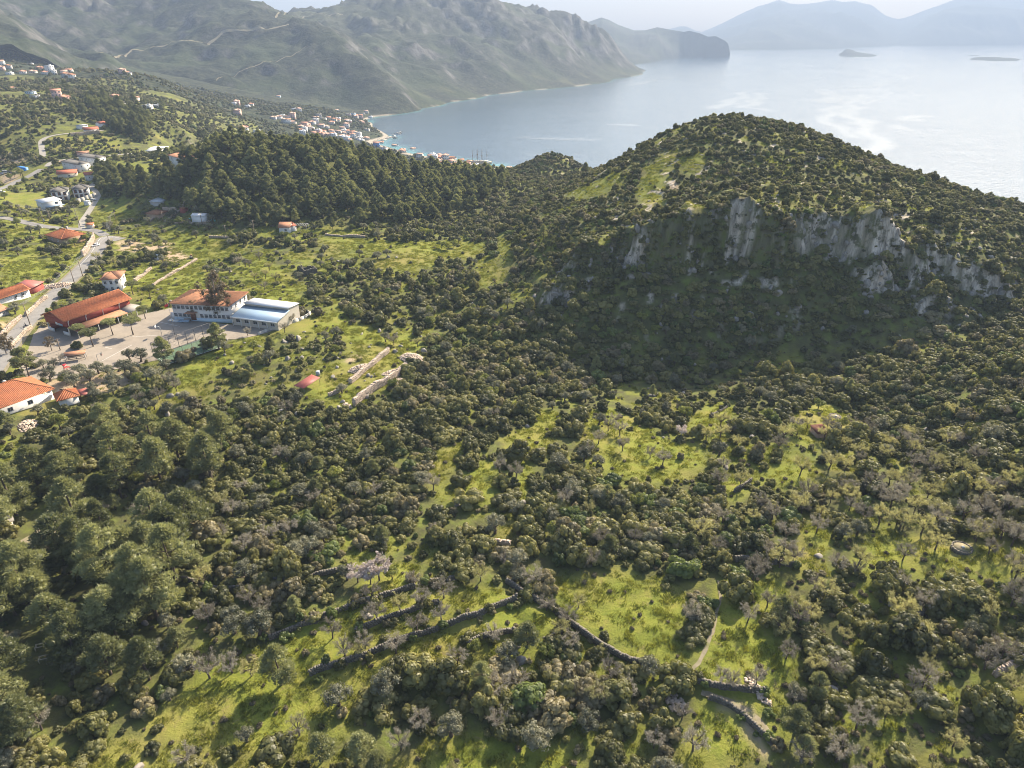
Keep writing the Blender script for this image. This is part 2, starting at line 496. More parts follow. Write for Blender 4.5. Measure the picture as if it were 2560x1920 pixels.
# ---- dry stone walls: (points in the photograph, height, thickness, terrace step, tone, label)
WALLS = [
    (zD([(1268, 268), (1130, 380), (990, 490), (850, 612)]), 1.8, 1.1, 0, 'pale', 'straight pale stone wall, the upper of two parallel walls in the grassy field'),
    (zD([(800, 650), (720, 710), (622, 745)]), 1.3, 0.9, 0, 'pale', 'short plastered end of wall behind the small tree in the grassy field'),
    (zD([(1555, 378), (1400, 500), (1260, 600), (1100, 695), (1000, 770), (898, 860)]), 2.5, 1.1, 0, 'pale', 'long pale stone wall, the lower of two parallel walls beside the rubble'),
    (zJ([(-60, 500), (0, 480), (120, 432), (300, 380), (460, 342)]), 1.3, 0.7, 1.0, 'dark', 'uppermost terrace wall of dark stone under the blossoming almond'),
    (zJ([(480, 330), (620, 290), (760, 245)]), 1.2, 0.7, 0.9, 'dark', 'middle piece of dark terrace wall beside leafless almond trees'),
    (zJ([(870, 215), (980, 190), (1100, 160), (1190, 120)]), 1.4, 0.7, 1.0, 'dark', 'dark terrace wall rising to the grey thicket at the corner of walls'),
    (zJ([(280, 605), (430, 545), (590, 480), (740, 420), (940, 368)]), 1.3, 0.7, 1.0, 'dark', 'second terrace wall of dark stone across the green steps'),
    (zJ([(-80, 920), (0, 890), (340, 780), (600, 670), (840, 590), (1060, 510), (1280, 460), (1420, 390), (1550, 320)]), 1.4, 0.7, 1.2, 'dark', 'longest dark terrace wall running up to the meeting of walls'),
    (zJ([(1170, 692), (1280, 630), (1400, 600), (1545, 560)]), 1.3, 0.7, 0.9, 'dark', 'short terrace wall ending at the grey green young pine'),
    (zJ([(1480, 190), (1600, 275), (1850, 400), (1990, 525), (2212, 690), (2400, 790), (2610, 855)]), 1.2, 0.8, 0, 'dark', 'shaded field wall running down from the meeting of walls to the lane'),
    (zJ([(1770, 670), (1850, 625), (1920, 580)]), 1.3, 0.7, 0.8, 'dark', 'small broken wall beside the lone leaning tree'),
    (zK([(-60, 960), (50, 1020), (130, 1060), (250, 1080), (390, 1100), (540, 1110)]), 1.4, 0.8, 0.8, 'dark', 'wall with pale fallen stones closing the lower end of the tufted meadow'),
    (zK([(190, 1150), (330, 1195), (420, 1270), (510, 1370), (585, 1440)]), 1.2, 0.8, 0, 'dark', 'wall along the brown sunken lane near the lower edge'),
    (zK([(350, 270), (450, 275), (560, 282), (720, 300)]), 1.5, 0.7, 1.0, 'dark', 'shaded wall above the tufted meadow'),
    (zK([(1345, 500), (1390, 470), (1450, 440)]), 1.2, 0.7, 0.6, 'dark', 'short wall across the narrow green strip'),
    (zK([(1370, 712), (1440, 680), (1540, 620), (1640, 570)]), 1.3, 0.7, 0.8, 'dark', 'sloping wall under the pale leafless tree beside the green strip'),
    (zK([(1480, 820), (1550, 780), (1625, 740)]), 1.2, 0.7, 0.6, 'dark', 'lower sloping wall below the pale leafless tree'),
    (zK([(2020, 1015), (2080, 970), (2150, 935), (2240, 895)]), 1.4, 0.8, 0.6, 'pale', 'pale stone wall by the small meadow at the edge of view'),
    (zG([(530, 1140), (570, 1148), (640, 1136), (700, 1130), (760, 1148)]), 1.2, 0.8, 0.8, 'pale', 'wall of big pale stones at the foot of the long green strip'),
    (zI([(790, 520), (860, 540), (960, 560), (1080, 585), (1150, 610), (1230, 635), (1380, 640)]), 1.0, 0.7, 0.5, 'dark', 'thin bent wall between the tall pines and the olive thicket'),
    (zI([(1470, 588), (1600, 590), (1720, 590), (1843, 565), (1960, 540)]), 1.1, 0.7, 0.6, 'dark', 'thin wall under the grey thicket above the terraces'),
    (zI([(1555, 925), (1640, 890), (1740, 850), (1843, 825)]), 1.3, 0.7, 0.9, 'dark', 'terrace wall at the pine end of the green steps'),
    (zI([(980, 1145), (1040, 1110), (1120, 1085)]), 1.3, 0.7, 0.8, 'dark', 'short dark wall at the foot of the tall pines'),
    (zA([(1475, 1335), (1560, 1270), (1655, 1195)]), 1.3, 0.8, 0, 'pale', 'pale wall in the weedy field behind the long school roof'),
    (zA([(1670, 1375), (1800, 1295), (1900, 1240), (2050, 1150), (2150, 1090)]), 0.9, 0.8, 0, 'pale', 'long low pale wall from the bare earth yard to the school'),
    (zC([(1165, 700), (1290, 650), (1415, 618)]), 0.9, 0.4, 0, 'render', 'low rendered wall at the corner of the school yard'),
    (zC([(1420, 610), (1530, 560), (1640, 520), (1752, 462), (1690, 450), (1610, 450)]), 1.2, 0.4, 0, 'render', 'rendered boundary wall behind the metal roofed school annex'),
    (zA([(905, 1050), (960, 980), (1005, 915), (1033, 850)]), 3.0, 0.8, 0, 'pale', 'tall pinkish retaining wall in the bend of the road'),
    (zB([(0, 700), (100, 610), (180, 530), (230, 490)]), 1.6, 0.7, 0, 'pale', 'roadside stone wall below the power line pole'),
    (zB([(290, 480), (365, 400), (440, 340), (520, 290)]), 1.5, 0.7, 0, 'pale', 'broken roadside stone wall under the power lines'),
    (zB([(125, 850), (200, 760), (270, 690), (350, 620)]), 1.4, 0.6, 0, 'pale', 'stone wall between the road and the paved yard'),
    (zN([(1210, 1280), (1290, 1230), (1370, 1170)]), 1.0, 0.6, 0, 'pale', 'short pale wall in front of the rusty roofed stone shed'),
    (zN([(1520, 1290), (1650, 1190), (1800, 1090), (1880, 980), (1950, 830)]), 1.2, 0.7, 0, 'pale', 'pale wall climbing beside the stone pen at the forest edge'),
    (zN([(1480, 1060), (1600, 1065), (1760, 1060)]), 2.4, 0.6, 0, 'pale', 'front wall of the roofless stone pen at the forest edge'),
    (zN([(1720, 1315), (1900, 1318), (2157, 1325), (2400, 1320)]), 1.0, 0.6, 0, 'pale', 'grey wall in front of the white container'),
    (zN([(2400, 1320), (2480, 1240), (2560, 1150)]), 1.0, 0.6, 0, 'pale', 'wall running to the forest behind the white container'),
    (zO([(380, 800), (500, 803), (640, 812), (750, 780), (970, 748)]), 0.9, 0.6, 0, 'pale', 'old low wall behind the bright green field'),
    (zO([(1880, 770), (2000, 778), (2177, 790), (2400, 800)]), 0.9, 0.7, 0, 'pale', 'tumbled wall behind the far yellow green fields'),
    (zM([(1590, 900), (1750, 850), (1880, 800), (2000, 760)]), 2.6, 0.5, 0, 'render', 'pale boundary wall beside the lane at the white villas'),
    (zL([(920, 1040), (1100, 1020), (1300, 1000)]), 2.5, 0.6, 0, 'pale', 'grey retaining wall under the long red roofed house'),
    (zH([(50, 250), (120, 215), (170, 180)]), 1.0, 0.7, 0, 'dark', 'grey wall beside the pale green almond strip'),
    (zH([(210, 780), (270, 740), (330, 700)]), 1.0, 0.7, 0, 'dark', 'short grey wall beside a pale round tree'),
]
WALL_W = []
for px, hh, th, st, tone, lab in WALLS:
    P = gpts(px)
    # resample
    seg = np.r_[0, np.cumsum(np.hypot(*(P[1:, :2] - P[:-1, :2]).T))]
    n = max(2, int(seg[-1] / 3.0))
    s = np.linspace(0, seg[-1], n + 1)
    Q = np.c_[np.interp(s, seg, P[:, 0]), np.interp(s, seg, P[:, 1])]
    Q += (RNG.random(Q.shape) - 0.5) * 0.25
    WALL_W.append(Q)
_n0 = len(STEPS)
for Q, w in zip(WALL_W, WALLS):
    if w[3]:
        step_line(Q, [w[3]] * len(Q), 1.2, 9.0)
_terr, STEPS[:] = STEPS[_n0:], STEPS[:_n0]
_keep = STEPS[:]
STEPS[:] = _terr
ZZ += steps_z(XX, YY)
STEPS[:] = _keep + _terr

# ---- roads and tracks
ROADS = [
    ('road', [(300, 600), (263, 592), (240, 632), (206, 670), (170, 705), (128, 743), (96, 776), (68, 806), (40, 838), (18, 872), (-8, 912), (-40, 960)], 6.6, 'asphalt'),
    ('road', [(262, 590), (245, 579), (225, 575), (190, 573), (128, 569), (92, 563), (57, 555), (22, 546), (-30, 541)], 5.2, 'asphalt'),
    ('lane', [(205, 572), (205, 552), (225, 525), (240, 500), (247, 490), (236, 475), (226, 466), (240, 455)], 3.6, 'concrete'),
    ('road', [(-40, 487), (5, 471), (40, 455), (75, 440), (100, 425), (118, 416)], 5.5, 'asphalt'),
    ('road', [(118, 416), (128, 404), (170, 398), (215, 392), (290, 388), (380, 384)], 4.5, 'concrete'),
    ('lane', [(108, 392), (105, 375), (102, 352), (118, 341), (150, 336), (200, 331), (260, 326)], 4.5, 'concrete'),
    ('track', [(0, 1400), (60, 1368), (100, 1345), (140, 1318), (155, 1290), (145, 1268)], 5.0, 'dirt'),
    ('path', zK([(60, 1000), (110, 930), (160, 840), (195, 760), (225, 690), (225, 620), (255, 540), (262, 470), (250, 390)]), 0.7, 'dirt'),
    ('lane', zK([(140, 1100), (230, 1130), (380, 1180), (480, 1260), (560, 1380), (640, 1480)]), 1.9, 'dirt'),
]
ROAD_W = []
for name, px, wd, mt in ROADS:
    P = gpts(px)
    seg = np.r_[0, np.cumsum(np.hypot(*(P[1:, :2] - P[:-1, :2]).T))]
    n = max(4, int(seg[-1] / 1.6))
    s = np.linspace(0, seg[-1], n + 1)
    # smooth curve through the surveyed points
    Q = np.c_[np.interp(s, seg, P[:, 0]), np.interp(s, seg, P[:, 1])]
    for _ in range(14 if wd > 2 else 3):
        Q[1:-1] = Q[1:-1] * 0.5 + (Q[2:] + Q[:-2]) * 0.25
    z = gz(Q[:, 0], Q[:, 1])
    for _ in range(40):
        z[1:-1] = z[1:-1] * 0.5 + (z[2:] + z[:-2]) * 0.25
    ROAD_W.append(np.c_[Q, z])


def carve(P, half, soft):
    lo, hi = P.min(0)[:2] - half - soft - 2, P.max(0)[:2] + half + soft + 2
    m = (XX > lo[0]) & (XX < hi[0]) & (YY > lo[1]) & (YY < hi[1])
    x, y = XX[m], YY[m]
    bd, bz = np.full(x.shape, 1e9), np.zeros(x.shape)
    for a in P[::1]:
        d = np.hypot(x - a[0], y - a[1])
        k = d < bd
        bd[k], bz[k] = d[k], a[2]
    w = 1 - sstep(half, half + soft, bd)
    ZZ[m] = ZZ[m] * (1 - w) + bz * w


for (name, px, wd, mt), Q in zip(ROADS, ROAD_W):
    if wd > 2:
        carve(Q, wd / 2 + 1.5, 4)


def inside(x, y, P):
    r = np.zeros(np.shape(x), bool)
    n = len(P)
    for i in range(n):
        (x1, y1), (x2, y2) = P[i], P[(i + 1) % n]
        if y1 == y2:
            continue
        c = ((y1 > y) != (y2 > y)) & (x < (x2 - x1) * (y - y1) / (y2 - y1) + x1)
        r ^= c
    return r


# ---- the paved school yard and other level ground
YARD_PX = [(-6, 944), (12, 905), (48, 868), (64, 850), (92, 828), (100, 812), (180, 822), (300, 808), (345, 790), (430, 770), (441, 797), (578, 810), (697, 826), (668, 836), (625, 846), (590, 852), (548, 850), (400, 900), (365, 908),
           (290, 926), (230, 938), (150, 948), (60, 952)]
YARD = gpts(YARD_PX)[:, :2]
_ym = inside(XX, YY, YARD)
_yz = float(np.median(ZZ[_ym]))
YARD_A = np.linalg.lstsq(np.c_[XX[_ym], YY[_ym], np.ones(_ym.sum())], ZZ[_ym], rcond=None)[0]


def yard_z(x, y):
    return YARD_A[0] * x + YARD_A[1] * y + YARD_A[2]


_yd = np.full(XX.shape, 1e9)
_box = (XX > YARD[:, 0].min() - 14) & (XX < YARD[:, 0].max() + 14) & (YY > YARD[:, 1].min() - 14) & (YY < YARD[:, 1].max() + 14)
_d = _poly_dist(XX[_box], YY[_box], np.r_[YARD, YARD[:1]])[2]
_d[inside(XX[_box], YY[_box], YARD)] = 0
_wgt = 1 - sstep(1.5, 9, _d)
ZZ[_box] = ZZ[_box] * (1 - _wgt) + yard_z(XX[_box], YY[_box]) * _wgt
# the road keeps its own grade beside the yard
for (name, px, wd, mt), Q in list(zip(ROADS, ROAD_W))[:1]:
    carve(Q, wd / 2 + 1.0, 3)

# ---- what grows or lies where
MASK_N = 1.0
MX0, MX1, MY0, MY1 = -460.0, 330.0, 40.0, 760.0
mxs = np.arange(MX0, MX1, MASK_N)
mys = np.arange(MY0, MY1, MASK_N)
MXX, MYY = np.meshgrid(mxs, mys)
_jx = (fbm(MXX / 5, MYY / 5, 91, 3) - 0.5) * 9
_jy = (fbm(MXX / 5, MYY / 5, 95, 3) - 0.5) * 9


def mask_of(polys, jit=1.0):
    m = np.zeros(MXX.shape, bool)
    for px in polys:
        P = gpts(px)[:, :2]
        x0, y0 = P.min(0) - 6
        x1, y1 = P.max(0) + 6
        i0, i1 = np.searchsorted(mxs, (x0, x1))
        j0, j1 = np.searchsorted(mys, (y0, y1))
        sl_ = np.s_[j0:j1, i0:i1]
        if MXX[sl_].size:
            m[sl_] |= inside(MXX[sl_] + jit * _jx[sl_], MYY[sl_] + jit * _jy[sl_], P)
    return m


def blur(a, n):
    a = a.astype(np.float32)
    for _ in range(n):
        b = a.copy()
        b[1:] += a[:-1]
        b[:-1] += a[1:]
        b[:, 1:] += a[:, :-1]
        b[:, :-1] += a[:, 1:]
        a = b / 5
    return a


def at_mask(m, x, y):
    i = np.clip(((np.asarray(x) - MX0) / MASK_N).round().astype(int), 0, m.shape[1] - 1)
    j = np.clip(((np.asarray(y) - MY0) / MASK_N).round().astype(int), 0, m.shape[0] - 1)
    ok = (np.asarray(x) > MX0) & (np.asarray(x) < MX1) & (np.asarray(y) > MY0) & (np.asarray(y) < MY1)
    return np.where(ok, m[j, i], 0)


MEADOWS = [      # open bright grass
    zG([(1290, 230), (1500, 190), (1700, 310), (1800, 420), (2130, 470), (2100, 560), (1900, 650), (1650, 630), (1430, 560), (1350, 440), (1250, 380)]),
    zG([(1000, 200), (1110, 230), (1000, 450), (900, 620), (780, 900), (800, 1000), (700, 1110), (640, 1100), (760, 900), (780, 780), (880, 560), (930, 420)]),
    zG([(250, 500), (400, 470), (300, 600), (300, 730), (400, 760), (450, 640), (640, 540), (670, 580), (560, 700), (640, 780), (580, 840), (420, 800), (260, 760)]),
    zG([(740, 390), (850, 320), (940, 260), (1000, 210), (1030, 260), (930, 420), (860, 560), (800, 600), (720, 480)]),
    zJ([(-60, 470), (0, 420), (250, 320), (500, 120), (700, 60), (1150, 150), (1250, 200), (1500, 250), (1560, 320), (1850, 450), (1850, 560), (1600, 700), (1200, 650), (950, 760), (600, 800), (300, 950), (0, 1040), (-200, 1060), (-500, 1120), (-560, 1060), (-300, 800)]),
    zK([(250, 400), (640, 370), (700, 500), (600, 560), (560, 800), (740, 830), (780, 1000), (640, 1080), (400, 1070), (240, 1050), (80, 1000), (200, 800), (230, 650), (260, 520)]),
    [(1350, 1450), (1500, 1430), (1640, 1450), (1700, 1480), (1720, 1560), (1690, 1640), (1600, 1620), (1500, 1560), (1400, 1500)],
    zI([(1000, 1190), (1300, 1060), (1500, 960), (1843, 860), (1843, 1320), (1300, 1430), (980, 1490), (900, 1440), (1010, 1340)]),
    zI([(480, 1560), (700, 1440), (830, 1560), (640, 1680), (440, 1680)]),
    zJ([(560, 1643), (760, 1560), (880, 1440), (1080, 1420), (1100, 1700), (400, 1700)]),
    [(1090, 1850), (1200, 1835), (1330, 1850), (1430, 1890), (1400, 2050), (960, 2050)],
    zJ([(1010, 1460), (1080, 1420), (1500, 1490), (1560, 1540), (1740, 1580), (1700, 1700), (560, 1700), (760, 1540)]),
    zK([(1280, 420), (1440, 400), (1400, 470), (1330, 560), (1260, 680), (1240, 640), (1300, 560)]),
    zK([(1300, 430), (1310, 300), (1450, 230), (1480, 270), (1440, 420)]),
    zK([(1050, 870), (1170, 800), (1130, 1050), (1170, 1270), (1050, 1290), (1090, 1100)]),
    zK([(1310, 1300), (1400, 1120), (1420, 1200), (1380, 1450), (1310, 1420)]),
    zK([(720, 260), (800, 170), (880, 0), (950, -30), (900, 120), (860, 230), (740, 280)]),
    zK([(1100, 180), (1500, 120), (1700, 90), (2000, 150), (2300, 130), (2300, 340), (1850, 250), (1500, 200), (1300, 230)]),
    zK([(2060, 1050), (2212, 980), (2300, 960), (2300, 1150), (2080, 1110)]),
    zK([(1380, 600), (1500, 560), (1560, 560), (1600, 700), (1500, 760), (1420, 700)]),
    zK([(100, 1150), (330, 1230), (450, 1330), (420, 1500), (150, 1595), (0, 1500)]),
    zH([(20, 180), (200, 190), (130, 380), (30, 360), (-60, 330), (-40, 230)]),
    zH([(600, 250), (830, 160), (1060, 290), (1000, 320), (930, 310), (850, 370), (640, 430), (580, 510), (600, 380)]),
    zH([(120, 640), (280, 640), (260, 800), (130, 740)]),
    zH([(370, 580), (560, 560), (820, 590), (800, 650), (600, 660), (420, 650)]),
    zH([(620, 1220), (760, 1050), (860, 940), (830, 1060), (760, 1200)]),
    zO([(0, 830), (500, 810), (640, 860), (880, 960), (620, 990), (250, 1040), (130, 980), (0, 940)]),
    zO([(880, 1080), (1060, 1070), (1300, 1190), (1440, 1280), (1460, 1380), (1560, 1620), (1000, 1660), (640, 1500), (850, 1400), (800, 1200)]),
    zO([(1430, 1010), (1550, 1020), (1480, 1060), (1400, 1050)]),
    zO([(1760, 790), (2177, 800), (2400, 830), (2400, 960), (2177, 960), (1900, 950), (1980, 870)]),
    zO([(0, 720), (530, 730), (640, 760), (400, 780), (0, 790)]), zO([(970, 675), (1240, 680), (1230, 715), (980, 720)]), zO([(1890, 700), (2300, 705), (2300, 740), (1890, 735)]),
    [(850, 592), (1000, 606), (1150, 600), (1210, 612), (1180, 640), (1000, 632), (860, 614)], [(930, 650), (1060, 640), (1090, 660), (960, 672)], [(1200, 640), (1240, 650), (1230, 690), (1195, 680)],
    zC([(330, 1100), (560, 900), (760, 800), (960, 770), (1000, 820), (800, 1000), (560, 1100), (600, 1250), (300, 1300), (80, 1400), (0, 1560), (-160, 1560), (0, 1390), (200, 1200)]),
    zC([(1780, 460), (2100, 440), (2183, 560), (1900, 660), (1600, 660), (1500, 560)]),
    zC([(2050, 600), (2300, 560), (2500, 640), (2350, 780), (2150, 860)]),
    zD([(700, 380), (1000, 280), (1180, 60), (1400, 30), (1640, 200), (1500, 260), (1380, 370), (1160, 600), (1000, 700), (880, 840), (700, 800), (620, 740), (340, 730), (300, 690), (540, 520)]),
    zD([(1760, 1380), (1900, 1300), (2150, 1200), (2120, 1260), (1900, 1500), (1860, 1659), (1780, 1659)]),
    zE([(1450, -30), (1430, 40), (1390, 140), (1330, 205), (1280, 170), (1330, 60), (1400, 20)]), zE([(1330, 260), (1400, 300), (1430, 345), (1300, 330)]), [(1650, 385), (1700, 375), (1672, 430), (1640, 480), (1590, 478), (1625, 430)], [(1600, 476), (1652, 480), (1662, 512), (1622, 514)], [(1700, 510), (1765, 530), (1722, 542)], zE([(1620, 370), (1740, 400), (1640, 412)]),
    zE([(1680, 60), (1740, 20), (1760, -40), (1700, -60), (1560, 20)]), zE([(0, 780), (110, 790), (90, 830), (0, 830)]), zE([(140, 560), (230, 640), (240, 800), (180, 920), (0, 1000), (0, 940), (180, 860)]),
    zE([(1130, 130), (1060, 180), (900, 260), (640, 290), (900, 180), (1080, 100)]),
    zA([(1000, 560), (1200, 490), (1470, 480), (1500, 560), (1200, 640), (1130, 650)]), zA([(0, 340), (500, 370), (480, 420), (200, 460), (0, 460)]),
    zA([(1200, 1220), (1640, 1190), (1700, 1240), (2183, 1080), (2300, 1200), (2183, 1500), (1700, 1480), (1340, 1440), (1200, 1300)]), zA([(80, 740), (280, 740), (250, 810), (120, 820)]),
    zA([(1950, 870), (2183, 860), (2183, 1050), (1990, 1000), (1900, 950)]), zA([(0, 1070), (260, 1050), (420, 1120), (640, 1110), (600, 1180), (200, 1240), (0, 1230)]),
    zL([(600, 1060), (900, 1040), (1300, 1030), (1550, 1100), (1540, 1190), (1000, 1200), (880, 1260), (640, 1250), (590, 1160)]), zL([(1250, 1370), (1620, 1390), (2000, 1420), (2100, 1560), (1900, 1600), (1600, 1480), (1240, 1430)]),
    zA([(740, 880), (960, 900), (900, 1010), (740, 960)]),
]
SOILS = [zB([(560, 1180), (1300, 1080), (1500, 1180), (1300, 1260), (1000, 1330), (600, 1350), (430, 1230)]),
         zA([(1280, 870), (1480, 890), (1900, 900), (1870, 960), (2000, 1030), (2150, 1060), (1900, 1130), (1720, 1110), (1500, 1000), (1320, 1000)]),
         zB([(0, 560), (150, 520), (60, 640), (0, 680)]), zL([(0, 1230), (130, 1250), (340, 1330), (330, 1390), (100, 1380), (0, 1380)]),
         zL([(0, 1510), (180, 1500), (260, 1560), (140, 1659), (0, 1640)]), zH([(1720, 1140), (1780, 1130), (1810, 1180), (1770, 1220), (1730, 1190)]),
         zK([(140, 1150), (300, 1170), (480, 1290), (620, 1480), (560, 1500), (420, 1350), (280, 1230)])]
PALE = [zD([(790, 340), (880, 290), (970, 285), (960, 330), (860, 380), (800, 385)]), zE([(1500, 170), (1560, 160), (1580, 240), (1500, 250)])]
BARE_LIGHT = [zL([(680, 1380), (880, 1335), (1020, 1345), (820, 1385), (720, 1410)])]
GRASSM = blur(mask_of(MEADOWS, 0.7), 2) > 0.3
SOILM = mask_of(SOILS + BARE_LIGHT, 0.6)
PALEM = mask_of(PALE, 0.3)
PINE_PX = [[(440, 385), (560, 345), (760, 345), (1000, 400), (1200, 445), (1270, 450), (1260, 475), (1200, 520), (1000, 565), (700, 575), (540, 560), (440, 510), (330, 470), (270, 450), (430, 430)]]
PINEM = mask_of(PINE_PX, 0.7) | mask_of([zL([(1000, 560), (1250, 540), (1480, 620), (1800, 760), (2050, 1000), (1900, 1160), (1500, 1000), (1250, 800), (1060, 640)])], 0.5) | mask_of([zN([(60, 400), (300, 300), (700, 200), (1300, 250), (1700, 380), (1990, 820), (1600, 760), (1100, 800), (500, 780), (100, 780)])], 0.3)
FRONTPINE = mask_of([[(-60, 1150), (120, 1190), (330, 1210), (480, 1330), (520, 1420), (470, 1520), (400, 1600), (330, 1700), (240, 1800), (100, 1930), (-100, 1960)]], 0.4)
MIDPINE = mask_of([[(-40, 1120), (100, 1075), (330, 1060), (520, 1100), (620, 1180), (480, 1230), (330, 1200), (100, 1180)]], 0.5)
DENSE = mask_of([[(130, 1100), (500, 1010), (720, 1000), (860, 1020), (1000, 900), (1300, 760), (1500, 850), (1750, 930), (1500, 970), (1300, 1000), (1180, 1000), (1090, 1100), (1060, 1250), (1040, 1340), (700, 1380), (420, 1280)],
                 [(1270, 1230), (1400, 1150), (1700, 1200), (1960, 1130), (1960, 1320), (1760, 1430), (1450, 1420), (1330, 1400), (1250, 1350)], [(1900, 980), (2120, 900), (2560, 840), (2700, 1180), (2300, 1180), (2100, 1110)],
                 [(880, 1660), (1150, 1640), (1500, 1700), (1480, 1810), (1200, 1830), (930, 1800)], [(2250, 1430), (2700, 1430), (2700, 1680), (2280, 1640)]], 1.0)
# no growth on roads, the yard and under houses
NOGROW = inside(MXX, MYY, YARD)
for (name, px, wd, mt), Q in zip(ROADS, ROAD_W):
    for a in Q[::2]:
        i, j = int((a[0] - MX0)), int((a[1] - MY0))
        r = int(wd / 2 + 1.5)
        if 0 <= i < len(mxs) and 0 <= j < len(mys):
            NOGROW[max(0, j - r):j + r + 1, max(0, i - r):i + r + 1] = True


def keep_clear(x, y, r):
    m = (MXX - x) ** 2 + (MYY - y) ** 2 < r * r
    NOGROW[m] = True
# ------------------------------------------------------------------ materials
def mat(name):
    m = bpy.data.materials.new(name)
    m.use_nodes = True
    t = m.node_tree
    t.nodes.clear()
    out = t.nodes.new('ShaderNodeOutputMaterial')
    return m, t, out


def N(t, typ, **kw):
    n = t.nodes.new(typ)
    for k, v in kw.items():
        if k == 'inp':
            for a, b in v.items():
                n.inputs[a].default_value = b
        else:
            setattr(n, k, v)
    return n


def noise(t, vec, scale, detail=4.0, rough=0.6, dist=0.0):
    n = N(t, 'ShaderNodeTexNoise', inp={'Scale': scale, 'Detail': detail, 'Roughness': rough, 'Distortion': dist})
    t.links.new(vec, n.inputs['Vector'])
    return n.outputs['Fac']


def ramp(t, fac, stops):
    r = N(t, 'ShaderNodeValToRGB')
    e = r.color_ramp.elements
    while len(e) < len(stops):
        e.new(0.5)
    for i, (p, c) in enumerate(stops):
        e[i].position = p
        e[i].color = (*c, 1) if len(c) == 3 else c
    t.links.new(fac, r.inputs[0])
    return r.outputs[0]


def mix(t, fac, a, b, mode='MIX'):
    n = N(t, 'ShaderNodeMix', data_type='RGBA', blend_type=mode)
    for s, v in ((n.inputs[0], fac), (n.inputs[6], a), (n.inputs[7], b)):
        if isinstance(v, (int, float)):
            s.default_value = v
        elif isinstance(v, tuple):
            s.default_value = (*v, 1)
        else:
            t.links.new(v, s)
    return n.outputs[2]


def rng(t, v, a, b, c=0.0, d=1.0):
    n = N(t, 'ShaderNodeMapRange', inp={1: a, 2: b, 3: c, 4: d})
    t.links.new(v, n.inputs[0])
    return n.outputs[0]


def mth(t, op, a, b=None):
    n = N(t, 'ShaderNodeMath', operation=op)
    for i, v in enumerate((a, b)):
        if v is None:
            continue
        if isinstance(v, (int, float)):
            n.inputs[i].default_value = v
        else:
            t.links.new(v, n.inputs[i])
    return n.outputs[0]


def bsdf(t, out, col, rough=0.8, spec=0.3, bump=None, bstr=0.3, bdist=0.1, metal=0.0):
    p = N(t, 'ShaderNodeBsdfPrincipled')
    for s, v in (('Base Color', col), ('Roughness', rough), ('Specular IOR Level', spec), ('Metallic', metal)):
        if isinstance(v, (int, float)):
            p.inputs[s].default_value = v
        elif isinstance(v, tuple):
            p.inputs[s].default_value = (*v, 1)
        else:
            t.links.new(v, p.inputs[s])
    if bump is not None:
        b = N(t, 'ShaderNodeBump', inp={'Strength': bstr, 'Distance': bdist})
        t.links.new(bump, b.inputs['Height'])
        t.links.new(b.outputs[0], p.inputs['Normal'])
    t.links.new(p.outputs[0], out.inputs['Surface'])
    return p


def simple(name, col, rough=0.75, spec=0.3, var=0.15, scale=1.5, metal=0.0, dirt=None, fine=True):
    """one coloured material with grain and slight wear"""
    m, t, out = mat(name)
    pos = N(t, 'ShaderNodeNewGeometry').outputs['Position']
    f = noise(t, pos, scale, 5, 0.65)
    c = ramp(t, f, [(0.25, tuple(k * (1 - var) for k in col)), (0.75, tuple(min(1, k * (1 + var)) for k in col))])
    if dirt:
        c = mix(t, rng(t, noise(t, pos, scale * 0.4, 4, 0.7), 0.5, 0.75), c, dirt)
    bsdf(t, out, c, rough, spec, noise(t, pos, scale * 6, 3) if fine else None, 0.15, 0.03, metal)
    return m


def foliage(name, dark, light, trans=0.3, hue=0.0, scale=0.7, tint=None):
    """leaves: colour differs from leaf clump to leaf clump and from plant to plant; light passes through"""
    m, t, out = mat(name)
    tc = N(t, 'ShaderNodeTexCoord').outputs['Object']
    inf = N(t, 'ShaderNodeObjectInfo').outputs['Random']
    f = mth(t, 'ADD', mth(t, 'MULTIPLY', noise(t, tc, scale, 3, 0.6), 0.62), mth(t, 'MULTIPLY', inf, 0.38))
    c = ramp(t, f, [(0.22, dark), (0.72, light)])
    if tint:
        c = mix(t, mth(t, 'MULTIPLY', rng(t, mth(t, 'FRACT', mth(t, 'MULTIPLY', inf, 7.31)), 0.45, 1.0), 0.8), c, tint)
    d = N(t, 'ShaderNodeBsdfDiffuse', inp={'Roughness': 0.5})
    tr = N(t, 'ShaderNodeBsdfTranslucent')
    t.links.new(c, d.inputs['Color'])
    g = mix(t, 0.35, c, (1.0, 0.95, 0.25), 'MULTIPLY')
    br = mix(t, 1.0, g, (1.5, 1.5, 1.5), 'MULTIPLY')
    t.links.new(br, tr.inputs['Color'])
    ms = N(t, 'ShaderNodeMixShader', inp={0: trans})
    t.links.new(d.outputs[0], ms.inputs[1])
    t.links.new(tr.outputs[0], ms.inputs[2])
    gl = N(t, 'ShaderNodeBsdfGlossy', inp={'Roughness': 0.5})
    gl.inputs['Color'].default_value = (1, 1, 1, 1)
    m2 = N(t, 'ShaderNodeMixShader', inp={0: 0.025})
    t.links.new(ms.outputs[0], m2.inputs[1])
    t.links.new(gl.outputs[0], m2.inputs[2])
    t.links.new(m2.outputs[0], out.inputs['Surface'])
    return m


